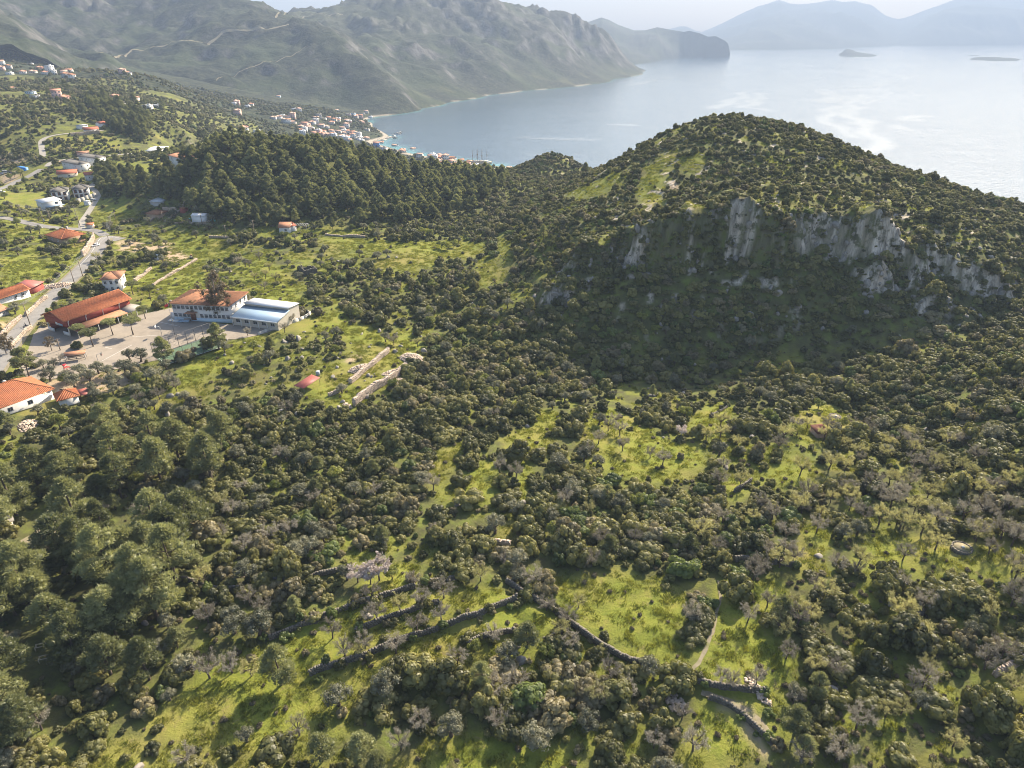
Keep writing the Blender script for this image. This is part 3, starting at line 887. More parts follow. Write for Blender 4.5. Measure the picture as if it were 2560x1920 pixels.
def land_material(name, far=False):
    """soil, grass, rock: which lies where comes from what was surveyed (attributes) and the steepness"""
    m, t, out = mat(name)
    geo = N(t, 'ShaderNodeNewGeometry')
    pos = geo.outputs['Position']
    at = N(t, 'ShaderNodeAttribute', attribute_name='cover')
    sep = N(t, 'ShaderNodeSeparateColor')
    t.links.new(at.outputs['Color'], sep.inputs[0])
    gr, so, ro = sep.outputs[0], sep.outputs[1], sep.outputs[2]
    n_big = noise(t, pos, 0.035, 5, 0.6)
    n_mid = noise(t, pos, 0.22, 5, 0.65)
    n_fin = noise(t, pos, 1.6, 4, 0.7)
    under = ramp(t, n_mid, [(0.3, (0.060, 0.058, 0.028)), (0.5, (0.085, 0.090, 0.032)), (0.68, (0.12, 0.145, 0.03))])
    under = mix(t, rng(t, n_fin, 0.55, 0.8, 0, 0.7), under, (0.14, 0.115, 0.065))
    g1 = ramp(t, n_mid, [(0.28, (0.100, 0.124, 0.022)), (0.5, (0.170, 0.188, 0.030)), (0.72, (0.220, 0.205, 0.045))])
    g1 = mix(t, rng(t, n_fin, 0.48, 0.72, 0, 0.6), g1, (0.075, 0.10, 0.014))
    g1 = mix(t, rng(t, n_big, 0.48, 0.64, 0, 0.7), g1, (0.215, 0.175, 0.06))
    g1 = mix(t, rng(t, noise(t, pos, 0.55, 5, 0.75, 0.8), 0.57, 0.70, 0, 0.75), g1, (0.19, 0.145, 0.075))
    c = mix(t, gr, under, g1)
    soil = ramp(t, n_fin, [(0.3, (0.30, 0.22, 0.14)), (0.7, (0.40, 0.32, 0.22))])
    soil = mix(t, rng(t, n_mid, 0.55, 0.7, 0, 0.6), soil, (0.23, 0.20, 0.10))
    c = mix(t, so, c, soil)
    # limestone: grey, streaked down the face, stained
    mp = N(t, 'ShaderNodeMapping', inp={'Scale': (0.45, 0.45, 0.07)})
    t.links.new(pos, mp.inputs[0])
    stk = noise(t, mp.outputs[0], 1.0, 6, 0.72)
    rock = ramp(t, stk, [(0.30, (0.06, 0.052, 0.04)), (0.46, (0.36, 0.315, 0.255)), (0.64, (0.72, 0.63, 0.52))])
    rock = mix(t, rng(t, noise(t, mp.outputs[0], 0.5, 4, 0.6), 0.56, 0.7, 0, 0.6), rock, (0.32, 0.21, 0.12))
    rock = mix(t, rng(t, n_mid, 0.50, 0.60, 0, 0.9), rock, (0.065, 0.068, 0.034))
    c = mix(t, ro, c, rock)
    hgt = mth(t, 'ADD', n_fin, mth(t, 'MULTIPLY', mth(t, 'MULTIPLY', stk, ro), 5.0))
    bsdf(t, out, c, 0.95, 0.1, hgt, 0.7, 0.35)
    return m


def hill_material(name):
    """far slopes under scrub and pines: clumps too far away to tell apart, pale rock where it is steep"""
    m, t, out = mat(name)
    geo = N(t, 'ShaderNodeNewGeometry')
    pos = geo.outputs['Position']
    at = N(t, 'ShaderNodeAttribute', attribute_name='cover')
    sep = N(t, 'ShaderNodeSeparateColor')
    t.links.new(at.outputs['Color'], sep.inputs[0])
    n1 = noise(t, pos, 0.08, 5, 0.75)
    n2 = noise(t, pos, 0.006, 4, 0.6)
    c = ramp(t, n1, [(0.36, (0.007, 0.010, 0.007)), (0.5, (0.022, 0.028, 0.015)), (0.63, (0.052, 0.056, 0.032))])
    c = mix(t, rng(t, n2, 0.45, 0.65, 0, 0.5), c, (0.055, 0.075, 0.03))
    mp = N(t, 'ShaderNodeMapping', inp={'Scale': (0.03, 0.03, 0.008)})
    t.links.new(pos, mp.inputs[0])
    stk = noise(t, mp.outputs[0], 1.0, 6, 0.75)
    rock = ramp(t, stk, [(0.38, (0.03, 0.03, 0.025)), (0.62, (0.155, 0.148, 0.135))])
    c = mix(t, sep.outputs[2], c, rock)
    c = mix(t, mth(t, 'MULTIPLY', sep.outputs[0], 0.8), c, (0.075, 0.08, 0.038))
    c = mix(t, sep.outputs[1], c, (0.38, 0.33, 0.26))
    bsdf(t, out, c, 0.95, 0.1, n1, 1.0, 5.0)
    return m


def water_material():
    m, t, out = mat('sea_water')
    pos = N(t, 'ShaderNodeNewGeometry').outputs['Position']
    at = N(t, 'ShaderNodeAttribute', attribute_name='shallow')
    slick_sheen = N(t, 'ShaderNodeAttribute', attribute_name='slick').outputs['Fac']
    # wind streaks and slicks: bands of smoother water
    mp = N(t, 'ShaderNodeMapping', inp={'Scale': (0.0011, 0.0032, 1), 'Rotation': (0, 0, 0.5)})
    t.links.new(pos, mp.inputs[0])
    b1 = noise(t, mp.outputs[0], 1.0, 6, 0.6, 1.4)
    sl1 = rng(t, mth(t, 'ABSOLUTE', mth(t, 'SUBTRACT', b1, 0.5)), 0.0, 0.022, 1, 0)
    mp2 = N(t, 'ShaderNodeMapping', inp={'Scale': (0.0025, 0.0006, 1), 'Rotation': (0, 0, 0.35)})
    t.links.new(pos, mp2.inputs[0])
    b2 = noise(t, mp2.outputs[0], 1.0, 3, 0.5, 0.6)
    slick = mth(t, 'MULTIPLY', sl1, rng(t, b2, 0.45, 0.6))
    slick = mth(t, 'MAXIMUM', mth(t, 'MULTIPLY', slick, 0.5), slick_sheen)
    rough = mth(t, 'ADD', rng(t, b1, 0.3, 0.7, 0.12, 0.15), mth(t, 'MULTIPLY', slick, -0.03))
    deep = ramp(t, b1, [(0.3, (0.050, 0.085, 0.115)), (0.7, (0.064, 0.102, 0.135))])
    c = mix(t, at.outputs['Fac'], deep, (0.10, 0.30, 0.30))
    c = mix(t, mth(t, 'MULTIPLY', slick, 0.75), c, (0.15, 0.17, 0.18))  # slicks painted paler to stand in for the brighter sky they reflect
    w1 = noise(t, pos, 0.16, 4, 0.65)
    w2 = noise(t, pos, 0.02, 3, 0.6)
    h = mth(t, 'ADD', mth(t, 'MULTIPLY', w1, mth(t, 'SUBTRACT', 1.0, mth(t, 'MULTIPLY', slick, 0.7))), mth(t, 'MULTIPLY', w2, 1.5))
    p = bsdf(t, out, c, rough, 0.27, h, 0.45, 1.3)
    p.inputs['IOR'].default_value = 1.33
    return m


M = {}
M['land'] = land_material('land')
M['hill'] = hill_material('hillside')
M['sea'] = water_material()
M['oak_dark'] = foliage('oak_leaves_dark', (0.040, 0.046, 0.014), (0.215, 0.210, 0.062), 0.34)
M['oak_olive'] = foliage('oak_leaves_olive', (0.066, 0.070, 0.022), (0.300, 0.280, 0.090), 0.36)
M['oak_brown'] = foliage('oak_leaves_brown', (0.090, 0.080, 0.038), (0.330, 0.285, 0.150), 0.32)
M['oak_green'] = foliage('oak_leaves_green', (0.050, 0.076, 0.022), (0.205, 0.250, 0.065), 0.4)
M['bright'] = foliage('spring_leaves', (0.08, 0.11, 0.02), (0.26, 0.27, 0.06), 0.4)
M['olive'] = foliage('olive_leaves', (0.075, 0.082, 0.05), (0.27, 0.26, 0.165), 0.22)
M['pine'] = foliage('pine_needles', (0.062, 0.076, 0.030), (0.285, 0.295, 0.130), 0.36)
M['pine_far'] = foliage('pine_needles_dark', (0.050, 0.062, 0.028), (0.230, 0.240, 0.100), 0.34)
M['twig'] = foliage('bare_twigs', (0.15, 0.135, 0.105), (0.37, 0.335, 0.27), 0.2)
M['twig_green'] = foliage('budding_twigs', (0.20, 0.20, 0.09), (0.46, 0.43, 0.19), 0.35)
M['blossom'] = foliage('almond_blossom', (0.34, 0.28, 0.265), (0.62, 0.54, 0.51), 0.2)
M['gum'] = foliage('gum_leaves', (0.065, 0.05, 0.027), (0.23, 0.175, 0.095), 0.3)
M['cushion'] = foliage('cushion_twigs', (0.055, 0.048, 0.024), (0.19, 0.155, 0.08), 0.1)
M['grass'] = foliage('grass_blades', (0.09, 0.12, 0.016), (0.22, 0.22, 0.035), 0.4)
M['bark'] = simple('bark', (0.11, 0.085, 0.065), 0.9, 0.1, 0.35, 4)
M['bark_pale'] = simple('bark_pale', (0.24, 0.19, 0.15), 0.9, 0.1, 0.3, 4)
M['rock'] = simple('limestone', (0.27, 0.245, 0.21), 0.9, 0.1, 0.4, 0.9, dirt=(0.10, 0.10, 0.085))
M['stone_pale'] = simple('stone_pale', (0.47, 0.38, 0.30), 0.9, 0.1, 0.35, 1.8, dirt=(0.26, 0.21, 0.17))
M['stone_dark'] = simple('stone_dark', (0.15, 0.135, 0.11), 0.9, 0.1, 0.4, 1.8, dirt=(0.09, 0.09, 0.075))
M['render'] = simple('cement_render', (0.50, 0.47, 0.42), 0.9, 0.1, 0.15, 0.6, dirt=(0.33, 0.31, 0.28))
M['asphalt'] = simple('road_surface', (0.215, 0.205, 0.19), 0.9, 0.2, 0.12, 0.35, dirt=(0.14, 0.133, 0.122))
M['concrete'] = simple('concrete', (0.29, 0.27, 0.235), 0.9, 0.2, 0.12, 0.4, dirt=(0.21, 0.195, 0.17))
M['yard'] = simple('yard_paving', (0.265, 0.228, 0.183), 0.9, 0.2, 0.14, 0.25, dirt=(0.195, 0.168, 0.135))
M['dirt'] = simple('trodden_dirt', (0.22, 0.19, 0.13), 0.95, 0.1, 0.3, 0.9, dirt=(0.14, 0.15, 0.05))
M['white'] = simple('white_wall', (0.62, 0.61, 0.58), 0.85, 0.2, 0.06, 0.5, dirt=(0.50, 0.48, 0.45))
M['cream'] = simple('cream_wall', (0.54, 0.49, 0.41), 0.85, 0.2, 0.08, 0.5)
M['grey_wall'] = simple('grey_wall', (0.40, 0.39, 0.37), 0.9, 0.2, 0.12, 0.6)
M['blue_wall'] = simple('pale_blue_wall', (0.45, 0.57, 0.66), 0.85, 0.2, 0.08, 0.5)
M['pink_wall'] = simple('pink_wall', (0.62, 0.40, 0.33), 0.85, 0.2, 0.08, 0.5)
M['brown_wall'] = simple('brown_wall', (0.36, 0.25, 0.17), 0.9, 0.2, 0.15, 0.7)
M['tile'] = simple('orange_tiles', (0.40, 0.155, 0.075), 0.9, 0.15, 0.3, 1.3, dirt=(0.27, 0.13, 0.075))
M['tile_red'] = simple('red_tiles', (0.34, 0.115, 0.07), 0.85, 0.2, 0.22, 1.3, dirt=(0.30, 0.12, 0.07))
M['tile_brown'] = simple('brown_tiles', (0.33, 0.165, 0.095), 0.85, 0.2, 0.25, 1.0, dirt=(0.24, 0.14, 0.085))
M['tile_pale'] = simple('pale_tiles', (0.44, 0.29, 0.22), 0.9, 0.2, 0.15, 1.0)
M['tile_pink'] = simple('faded_tiles', (0.42, 0.22, 0.15), 0.85, 0.2, 0.2, 1.0)
M['slate'] = simple('dark_shingles', (0.115, 0.108, 0.10), 0.85, 0.3, 0.2, 1.4)
M['maroon'] = simple('maroon_sheet', (0.33, 0.10, 0.075), 0.55, 0.4, 0.1, 0.6)
M['rust'] = simple('rusty_sheet', (0.24, 0.115, 0.06), 0.85, 0.2, 0.3, 0.9)
M['rust_dark'] = simple('old_rust_sheet', (0.13, 0.06, 0.045), 0.9, 0.1, 0.25, 0.9)
M['sheet_white'] = simple('white_sheet', (0.62, 0.62, 0.61), 0.45, 0.4, 0.05, 0.5)
M['sheet_blue_sky'] = simple('blue_sheet_and_sky_tint', (0.26, 0.36, 0.46), 0.4, 0.45, 0.06, 0.5)  # blue sheet; on the annex front roof it stands in for reflected sky
M['sheet_grey'] = simple('grey_sheet', (0.36, 0.38, 0.40), 0.5, 0.4, 0.12, 0.5)
M['red_wall'] = simple('red_cladding', (0.26, 0.055, 0.038), 0.7, 0.3, 0.12, 0.8)
M['red'] = simple('red_plastic', (0.65, 0.03, 0.025), 0.4, 0.5, 0.05)
M['blue'] = simple('blue_paint', (0.05, 0.22, 0.55), 0.5, 0.4, 0.08)
M['teal'] = simple('teal_plastic', (0.10, 0.40, 0.40), 0.5, 0.4, 0.08)
M['steel'] = simple('dark_steel', (0.09, 0.085, 0.08), 0.55, 0.4, 0.1)
M['zinc'] = simple('zinc', (0.40, 0.41, 0.41), 0.45, 0.5, 0.1, metal=0.4)
M['wood'] = simple('weathered_wood', (0.24, 0.185, 0.135), 0.85, 0.2, 0.2, 3)
M['wood_pale'] = simple('pale_timber', (0.55, 0.47, 0.36), 0.8, 0.2, 0.12, 3)
M['glass'] = simple('window_glass', (0.035, 0.045, 0.055), 0.12, 0.6, 0.1, fine=False)
M['door'] = simple('brown_joinery', (0.16, 0.065, 0.04), 0.6, 0.3, 0.1)
M['rubber'] = simple('rubber', (0.03, 0.03, 0.03), 0.85, 0.2, 0.1)
M['car_white'] = simple('white_car_paint', (0.78, 0.78, 0.77), 0.25, 0.6, 0.02, fine=False)
M['car_dark'] = simple('black_car_paint', (0.02, 0.022, 0.028), 0.25, 0.6, 0.02, fine=False)
M['car_blue'] = simple('blue_car_paint', (0.05, 0.20, 0.48), 0.3, 0.6, 0.02, fine=False)
M['car_silver'] = simple('silver_car_paint', (0.52, 0.54, 0.57), 0.3, 0.6, 0.02, fine=False)
M['pitch'] = simple('green_court', (0.085, 0.135, 0.08), 0.9, 0.2, 0.12, 0.3, dirt=(0.12, 0.16, 0.10))
M['paint_line'] = simple('line_paint', (0.72, 0.71, 0.66), 0.8, 0.2, 0.08, 2)
M['skin'] = simple('skin', (0.45, 0.28, 0.20), 0.6, 0.3, 0.05)
M['cloth_dark'] = simple('dark_cloth', (0.035, 0.04, 0.055), 0.9, 0.1, 0.1, 6)
# ------------------------------------------------------------------ the ground
def grid_faces(ny, nx):
    i = np.arange(ny * nx).reshape(ny, nx)
    return np.c_[i[:-1, :-1].ravel(), i[:-1, 1:].ravel(), i[1:, 1:].ravel(), i[1:, :-1].ravel()]


def set_cover(me, cols, name='cover'):
    a = me.attributes.new(name, 'FLOAT_COLOR', 'POINT')
    c = np.ones((len(me.vertices), 4), np.float32)
    c[:, :cols.shape[1]] = cols
    a.data.foreach_set('color', c.ravel())


_gm = blur(GRASSM, 2)
_sm = blur(SOILM | PALEM, 1)
gy_, gx_ = np.gradient(ZZ, GY, GX)
SLOPE = np.hypot(gx_, gy_)
grass = at_mask(_gm, XX, YY)
for _q, _k in ((1.5, 0.9), (3.0, 0.85), (5.0, 0.7), (7.5, 0.45)):
    grass = np.maximum(grass, _k * at_mask(_gm, XX * (1 + _q / YY), YY + _q))
_shz = sstep(20, 50, XX) * sstep(228, 240, YY) * (1 - sstep(268, 276, YY))
_gn = fbm(XX / 7, YY / 7, 201, 4)
_leftf = sstep(-20, -120, XX) * sstep(180, 230, YY) * (1 - 0.75 * sstep(540, 620, YY)) * (1 - sstep(800, 1000, YY))     # weedy fields round the village
grass = np.maximum(grass, np.maximum(sstep(0.50, 0.58, _gn) * 0.65, _leftf * sstep(0.36, 0.5, _gn) * 0.85))
grass *= (1 - 0.95 * _shz) * (1 - sstep(0.8, 1.2, SLOPE))
grass *= (1 - at_mask(blur(PINEM | FRONTPINE, 1), XX, YY) * 0.8)
CF = fbm(XX / 12, YY / 8, 905, 3)
rockm = sstep(1.15, 1.8, SLOPE + (fbm(XX / 4, YY / 4, 77, 3) - 0.5) * 1.1) * (0.10 + 0.90 * sstep(0.40, 0.46, CF) * (0.25 + 0.75 * sstep(0.36, 0.46, fbm(XX / 4.5, YY / 2.5, 911, 3))))
_hillz = sstep(0, 60, XX) * sstep(232, 262, YY)
rockm = np.maximum(rockm, sstep(0.66, 0.70, fbm(XX / 5, YY / 5, 301, 4)) * 0.8 * _hillz)
soil = at_mask(_sm, XX, YY)
soil = np.maximum(soil, sstep(1.2, 0.2, np.abs(ZZ - 0.9)) * (YY > 800))
ZZ = np.maximum(ZZ, -3.0)
_gf = grid_faces(*XX.shape)
me = mesh_np('ground', np.c_[XX.ravel(), YY.ravel(), ZZ.ravel()], [_gf], [M['land'], M['hill']], mi=(YY.ravel()[_gf[:, 0]] + 120 * (fbm(XX.ravel()[_gf[:, 0]] / 40, YY.ravel()[_gf[:, 0]] / 40, 8, 3) - 0.5) > 1080), smooth=True)
set_cover(me, np.c_[grass.ravel(), soil.ravel(), rockm.ravel()])
tag(obj('ground', me), kind='structure')

# ------------------------------------------------------------------ mountains round the bay
MC = []
for a in [(-100, 10, 1800), (0, 28, 1750), (50, 62, 1720), (117, 105, 1650), (187, 136, 1600), (240, 155, 1560), (-100, 100, 1450), (0, 110, 1420), (100, 150, 1400), (-250, 60, 1500),
          (270, 175, 1560), (350, 195, 1600), (450, 237, 1480), (600, 246, 1640), (750, 260, 1780), (850, 265, 1850),
          (200, 150, 1950), (250, 140, 2000), (420, 120, 2050), (560, 95, 2110), (660, 82, 2160), (727, 72, 2200), (400, 60, 2300), (300, 0, 2500), (300, -90, 2750), (100, -70, 2550), (100, 30, 2200), (0, -60, 2400),
          (560, 0, 2450), (607, 23, 2400), (661, 40, 2320), (150, 100, 2050), (480, -20, 2550), (420, 170, 1850), (560, 170, 1900), (700, 170, 1950), (650, 130, 2050),
          (850, 122, 2180), (940, 180, 2020), (1010, 235, 1900), (900, 105, 2650), (1000, 185, 2250), (1060, 240, 2100), (800, 85, 2500), (780, 60, 2900),
          (690, 48, 3100), (780, 32, 3300), (860, 12, 3400), (950, -20, 3400), (1050, -35, 3300), (1110, -20, 3300), (1150, -4, 3300), (1190, 3, 3300), (1222, 14, 3350), (1260, 10, 3350), (1300, 30, 3400), (1335, 48, 3450),
          (1400, 50, 3550), (1440, 57, 3600), (1480, 80, 3650), (1520, 104, 3700), (1560, 138, 3740), (1585, 165, 3750),
          (967, 82, 2750), (1040, 130, 2500), (1100, 187, 2320), (760, 55, 2900), (1150, 110, 2800), (1220, 130, 2800), (1300, 120, 2950), (1420, 130, 3150), (1500, 150, 3400), (1250, 180, 2600), (1380, 180, 2850), (1480, 178, 3200)]:
    p = at_y(*a)
    MC.append(tuple(p))
for u, v in [(920, 311), (959, 290), (1040, 272), (1099, 264), (1145, 253), (1219, 238), (1309, 227), (1394, 220), (1472, 212), (1534, 198), (1589, 189), (1604, 182)]:
    p = at_z(u, v, 0)
    MC.append((p[0], p[1], 1))
    p = at_z(u + 12, v + 7, 0)
    MC.append((p[0], p[1], -10))
for x, y, z in [(-1200, 3800, 150), (0, 4200, 60), (600, 4200, -10), (850, 3900, -40), (-2500, 3000, 520), (-1800, 2200, 420), (-2600, 1500, 400), (900, 3300, -60), (700, 2600, -50), (300, 1800, -40), (-500, 4200, 120)]:
    MC.append((x, y, z))
MC = np.array(MC)


class TPS:
    def __init__(s, P, sc, lam):
        s.X, s.sc = P[:, :2] / sc, sc
        n = len(P)
        K = _phi(((s.X[:, None] - s.X[None]) ** 2).sum(-1)) + np.eye(n) * lam
        Q = np.c_[np.ones(n), s.X]
        s.w = np.linalg.solve(np.block([[K, Q], [Q.T, np.zeros((3, 3))]]), np.r_[P[:, 2], 0, 0, 0])

    def __call__(s, x, y):
        sh = x.shape
        x, y = x.ravel() / s.sc, y.ravel() / s.sc
        o = np.empty(len(x))
        n = len(s.X)
        for i in range(0, len(x), 30000):
            a, b = x[i:i + 30000], y[i:i + 30000]
            o[i:i + 30000] = _phi((a[:, None] - s.X[None, :, 0]) ** 2 + (b[:, None] - s.X[None, :, 1]) ** 2) @ s.w[:n] + s.w[n] + s.w[n + 1] * a + s.w[n + 2] * b
        return o.reshape(sh)


mgx, mgy = axis(-2900, -1400, 22, 900, 11), axis(1380, 2600, 10, 4300, 17)
MXg, MYg = np.meshgrid(mgx, mgy)
mz = TPS(MC, 1500.0, 5e-4)(MXg, MYg)
_amp = np.clip(mz / 120, 0, 1)
_rx, _ry = MXg * 0.8 + MYg * 0.6, -MXg * 0.6 + MYg * 0.8
mz = mz + _amp * ((ridged(_rx / 330, _ry / 620, 61, 5) - 0.62) * 105 + (ridged(MXg / 90, MYg / 110, 71, 4) - 0.62) * 42 + (fbm(MXg / 25, MYg / 25, 81, 2) - 0.5) * 7)
# crags high on the slopes
_cr = sstep(0.5, 0.75, fbm(MXg / 160, MYg / 90, 85, 3)) * sstep(120, 260, mz)
mz += _cr * (ridged(MXg / 28, MYg / 60, 87, 3) - 0.5) * 52
py, px_ = np.gradient(mz, mgy, mgx)
msl = np.hypot(px_, py)
U_, V_ = pix(MXg, MYg, mz)
rk = sstep(0.65, 1.15, msl + (fbm(MXg / 30, MYg / 30, 88, 3) - 0.5) * 0.9) + _cr * 0.45
rk = np.clip(rk, 0, 1)
gz_m = sstep(0.6, 0.75, fbm(MXg / 70, MYg / 70, 99, 3)) * sstep(60, 20, mz)
# terraced saddle, pale and cultivated
_sad = np.exp(-(((MXg + 830) / 420) ** 2 + ((MYg - 2950) / 260) ** 2))
gz_m = np.clip(gz_m + _sad * 0.8, 0, 1)
so_m = sstep(2.0, 0.4, np.abs(mz - 1.0)) * 0.6 * sstep(0.42, 0.6, fbm(MXg / 60, MYg / 60, 12, 3))
mz = np.maximum(mz, -3.0)
me = mesh_np('mountain', np.c_[MXg.ravel(), MYg.ravel(), mz.ravel()], [grid_faces(*MXg.shape)], [M['hill']], smooth=True)
set_cover(me, np.c_[gz_m.ravel(), so_m.ravel(), rk.ravel()])
tag(obj('mountain', me), kind='structure')


def mzf(x, y):
    i = np.clip(np.searchsorted(mgx, x) - 1, 0, len(mgx) - 2)
    j = np.clip(np.searchsorted(mgy, y) - 1, 0, len(mgy) - 2)
    fx, fy = (x - mgx[i]) / (mgx[i + 1] - mgx[i]), (y - mgy[j]) / (mgy[j + 1] - mgy[j])
    return (mz[j, i] * (1 - fx) + mz[j, i + 1] * fx) * (1 - fy) + (mz[j + 1, i] * (1 - fx) + mz[j + 1, i + 1] * fx) * fy


def msight(u, v):
    d = sight(u, v)
    ys = np.linspace(1390, 4250, 900)
    x, z = d[0] * ys / d[1], HC + d[2] * ys / d[1]
    g = np.array([mzf(a, b) for a, b in zip(x, ys)])
    k = np.nonzero(z < g)[0]
    k = k[0] if len(k) else len(ys) - 1
    return np.array((x[k], ys[k], g[k]))


def ridge(name, crest, yc, shore, depth, seed, amp, nx=260, ny=34):
    """a far range: its crest line and its shore, with a front and a back slope"""
    cu, cv = zip(*crest)
    u = np.linspace(cu[0], cu[-1], nx)
    v = np.interp(u, cu, cv)
    C = np.array([at_y(a, b, yc(a) if callable(yc) else yc) for a, b in zip(u, v)])
    su, sv = zip(*shore)
    S = np.array([at_z(a, b, 0) for a, b in zip(u, np.interp(u, su, sv))])
    n_f = int(ny * 0.7)
    rows = []
    for t in np.linspace(0, 1, n_f):
        prof = t ** 0.85
        P = S * (1 - t) + C * t
        P[:, 2] = -3 + (C[:, 2] + 3) * prof
        e = math.sin(math.pi * min(t, 1)) if t < 1 else 0
        P[:, 2] += np.clip(C[:, 2], 0, None) * 0.55 * (ridged(P[:, 0] / amp, P[:, 1] / (amp * 1.3), seed, 5) - 0.6) * e
        rows.append(P)
    for t in np.linspace(0, 1, ny - n_f + 1)[1:]:
        P = C.copy()
        P[:, 1] += t * depth
        P[:, 0] += t * depth * C[:, 0] / C[:, 1]
        P[:, 2] = C[:, 2] * (1 - t) - 3 * t
        rows.append(P)
    V = np.concatenate(rows)
    me = mesh_np(name, V, [grid_faces(len(rows), nx)], [M['hill']], smooth=True)
    c = np.zeros((len(V), 3))
    c[:, 2] = sstep(0.6, 0.8, fbm(V[:, 0] / 200, V[:, 1] / 200, seed, 4)) * 0.5
    set_cover(me, c)
    return tag(obj(name, me), kind='structure')


z2 = zoomed(850, 0, 860 / 2212)
z3 = zoomed(1700, 0, 860 / 2212)
ridge('mountain', [(1180, 60), (1270, 50)] + z2([(1175, 85), (1240, 68), (1320, 90), (1390, 95), (1480, 118), (1550, 135), (1600, 140), (1680, 112), (1730, 128), (1790, 160), (1890, 195), (1960, 195), (2040, 175), (2130, 192), (2212, 205)]) + z3([(60, 198), (130, 215), (180, 236), (230, 232), (290, 262), (312, 285), (322, 346)]),
      lambda u: 6800 - 1000 * max(0, min(1, (u - 1300) / 500)), [(1180, 170)] + z2([(1900, 415), (1990, 405), (2080, 385), (2212, 372)]) + [(1760, 143), (1826, 137)], 900, 411, 420)
ridge('mountain', [(1560, 100), (1640, 80)] + z3([(0, 170), (30, 168), (60, 178), (100, 196), (140, 205), (200, 182), (260, 155), (350, 110), (430, 70), (470, 55), (500, 40), (560, 25), (600, 10), (640, 0), (700, 20), (730, 25), (780, 28), (870, 18), (980, 0), (1040, 12), (1130, 8),
       (1190, 25), (1230, 30), (1270, 60), (1320, 100), (1400, 124), (1470, 108), (1560, 70), (1650, 40), (1740, 8), (1800, -12), (2000, -16), (2212, -5), (2600, 10), (3200, 60)]), 14500,
      [(1560, 128), (1830, 125), (2110, 121), (2260, 113.5), (2560, 112), (2950, 112)], 1500, 421, 900, 420)
ridge('mountain', z3([(300, 250), (330, 256), (380, 222), (440, 180), (540, 170), (640, 150), (760, 160), (860, 175), (950, 215), (1010, 262), (1050, 312)]), 10400,
      [(1816, 126.5), (2000, 124), (2110, 122)], 1200, 431, 700, 200)
ridge('mountain', z3([(1250, 276), (1400, 235), (1500, 180), (1600, 110), (1700, 60), (1850, 32), (2000, 44), (2212, 60), (2500, 90), (3000, 160)]), 12000, [(2186, 115.5), (2560, 113.5), (2870, 113)], 1500, 441, 800, 240)
ridge('island', z3([(1023, 347), (1045, 334), (1062, 318), (1080, 313), (1105, 320), (1140, 334), (1180, 341), (1215, 345), (1250, 352), (1286, 362)]), lambda u: at_z(u, 139, 0)[1] + 60, [(2098, 140), (2130, 142), (2180, 143), (2201, 142)], 200, 451, 90, 90, 20)
ridge('island', z3([(1860, 381), (1890, 370), (1930, 367), (1980, 366), (2040, 367), (2090, 371), (2140, 372), (2180, 380), (2212, 388), (2230, 394)]), lambda u: at_z(u, 149, 0)[1] + 60, [(2423, 149.5), (2480, 153), (2560, 154.5), (2570, 154.5)], 200, 461, 90, 90, 20)
ridge('island', z3([(1785, 363), (1820, 359), (1860, 356), (1910, 355), (1950, 360)]), lambda u: at_z(u, 139, 0)[1] + 30, [(2394, 141.5), (2460, 141.5)], 120, 471, 60, 50, 12)

# ------------------------------------------------------------------ the sea
sx = axis(-16000, -4000, 1500, -600, 60, 200, 25, 2300, 14, 4000, 100, 18000, 1500)
sy = axis(-16000, 0, 2000, 700, 70, 3400, 17, 4200, 50, 20000, 1500)
SX, SY = np.meshgrid(sx, sy)
shal = np.zeros(SX.shape)
_near = np.where(SY < 1400, gz(SX, np.clip(SY, GY[0], GY[-1])), -50)
_in = (SX > mgx[0]) & (SX < mgx[-1]) & (SY > mgy[0]) & (SY < mgy[-1])
_mz2 = np.full(SX.shape, -50.0)
_mz2[_in] = [mzf(a, b) for a, b in zip(SX[_in], SY[_in])]
shal = np.maximum(sstep(-2.6, 0, _near) * (SY > 900), sstep(-2.6, 0, _mz2))
me = mesh_np('sea', np.c_[SX.ravel(), SY.ravel(), np.zeros(SX.size)], [grid_faces(*SX.shape)], [M['sea']])
a = me.attributes.new('shallow', 'FLOAT', 'POINT')
a.data.foreach_set('value', shal.ravel().astype(np.float32))
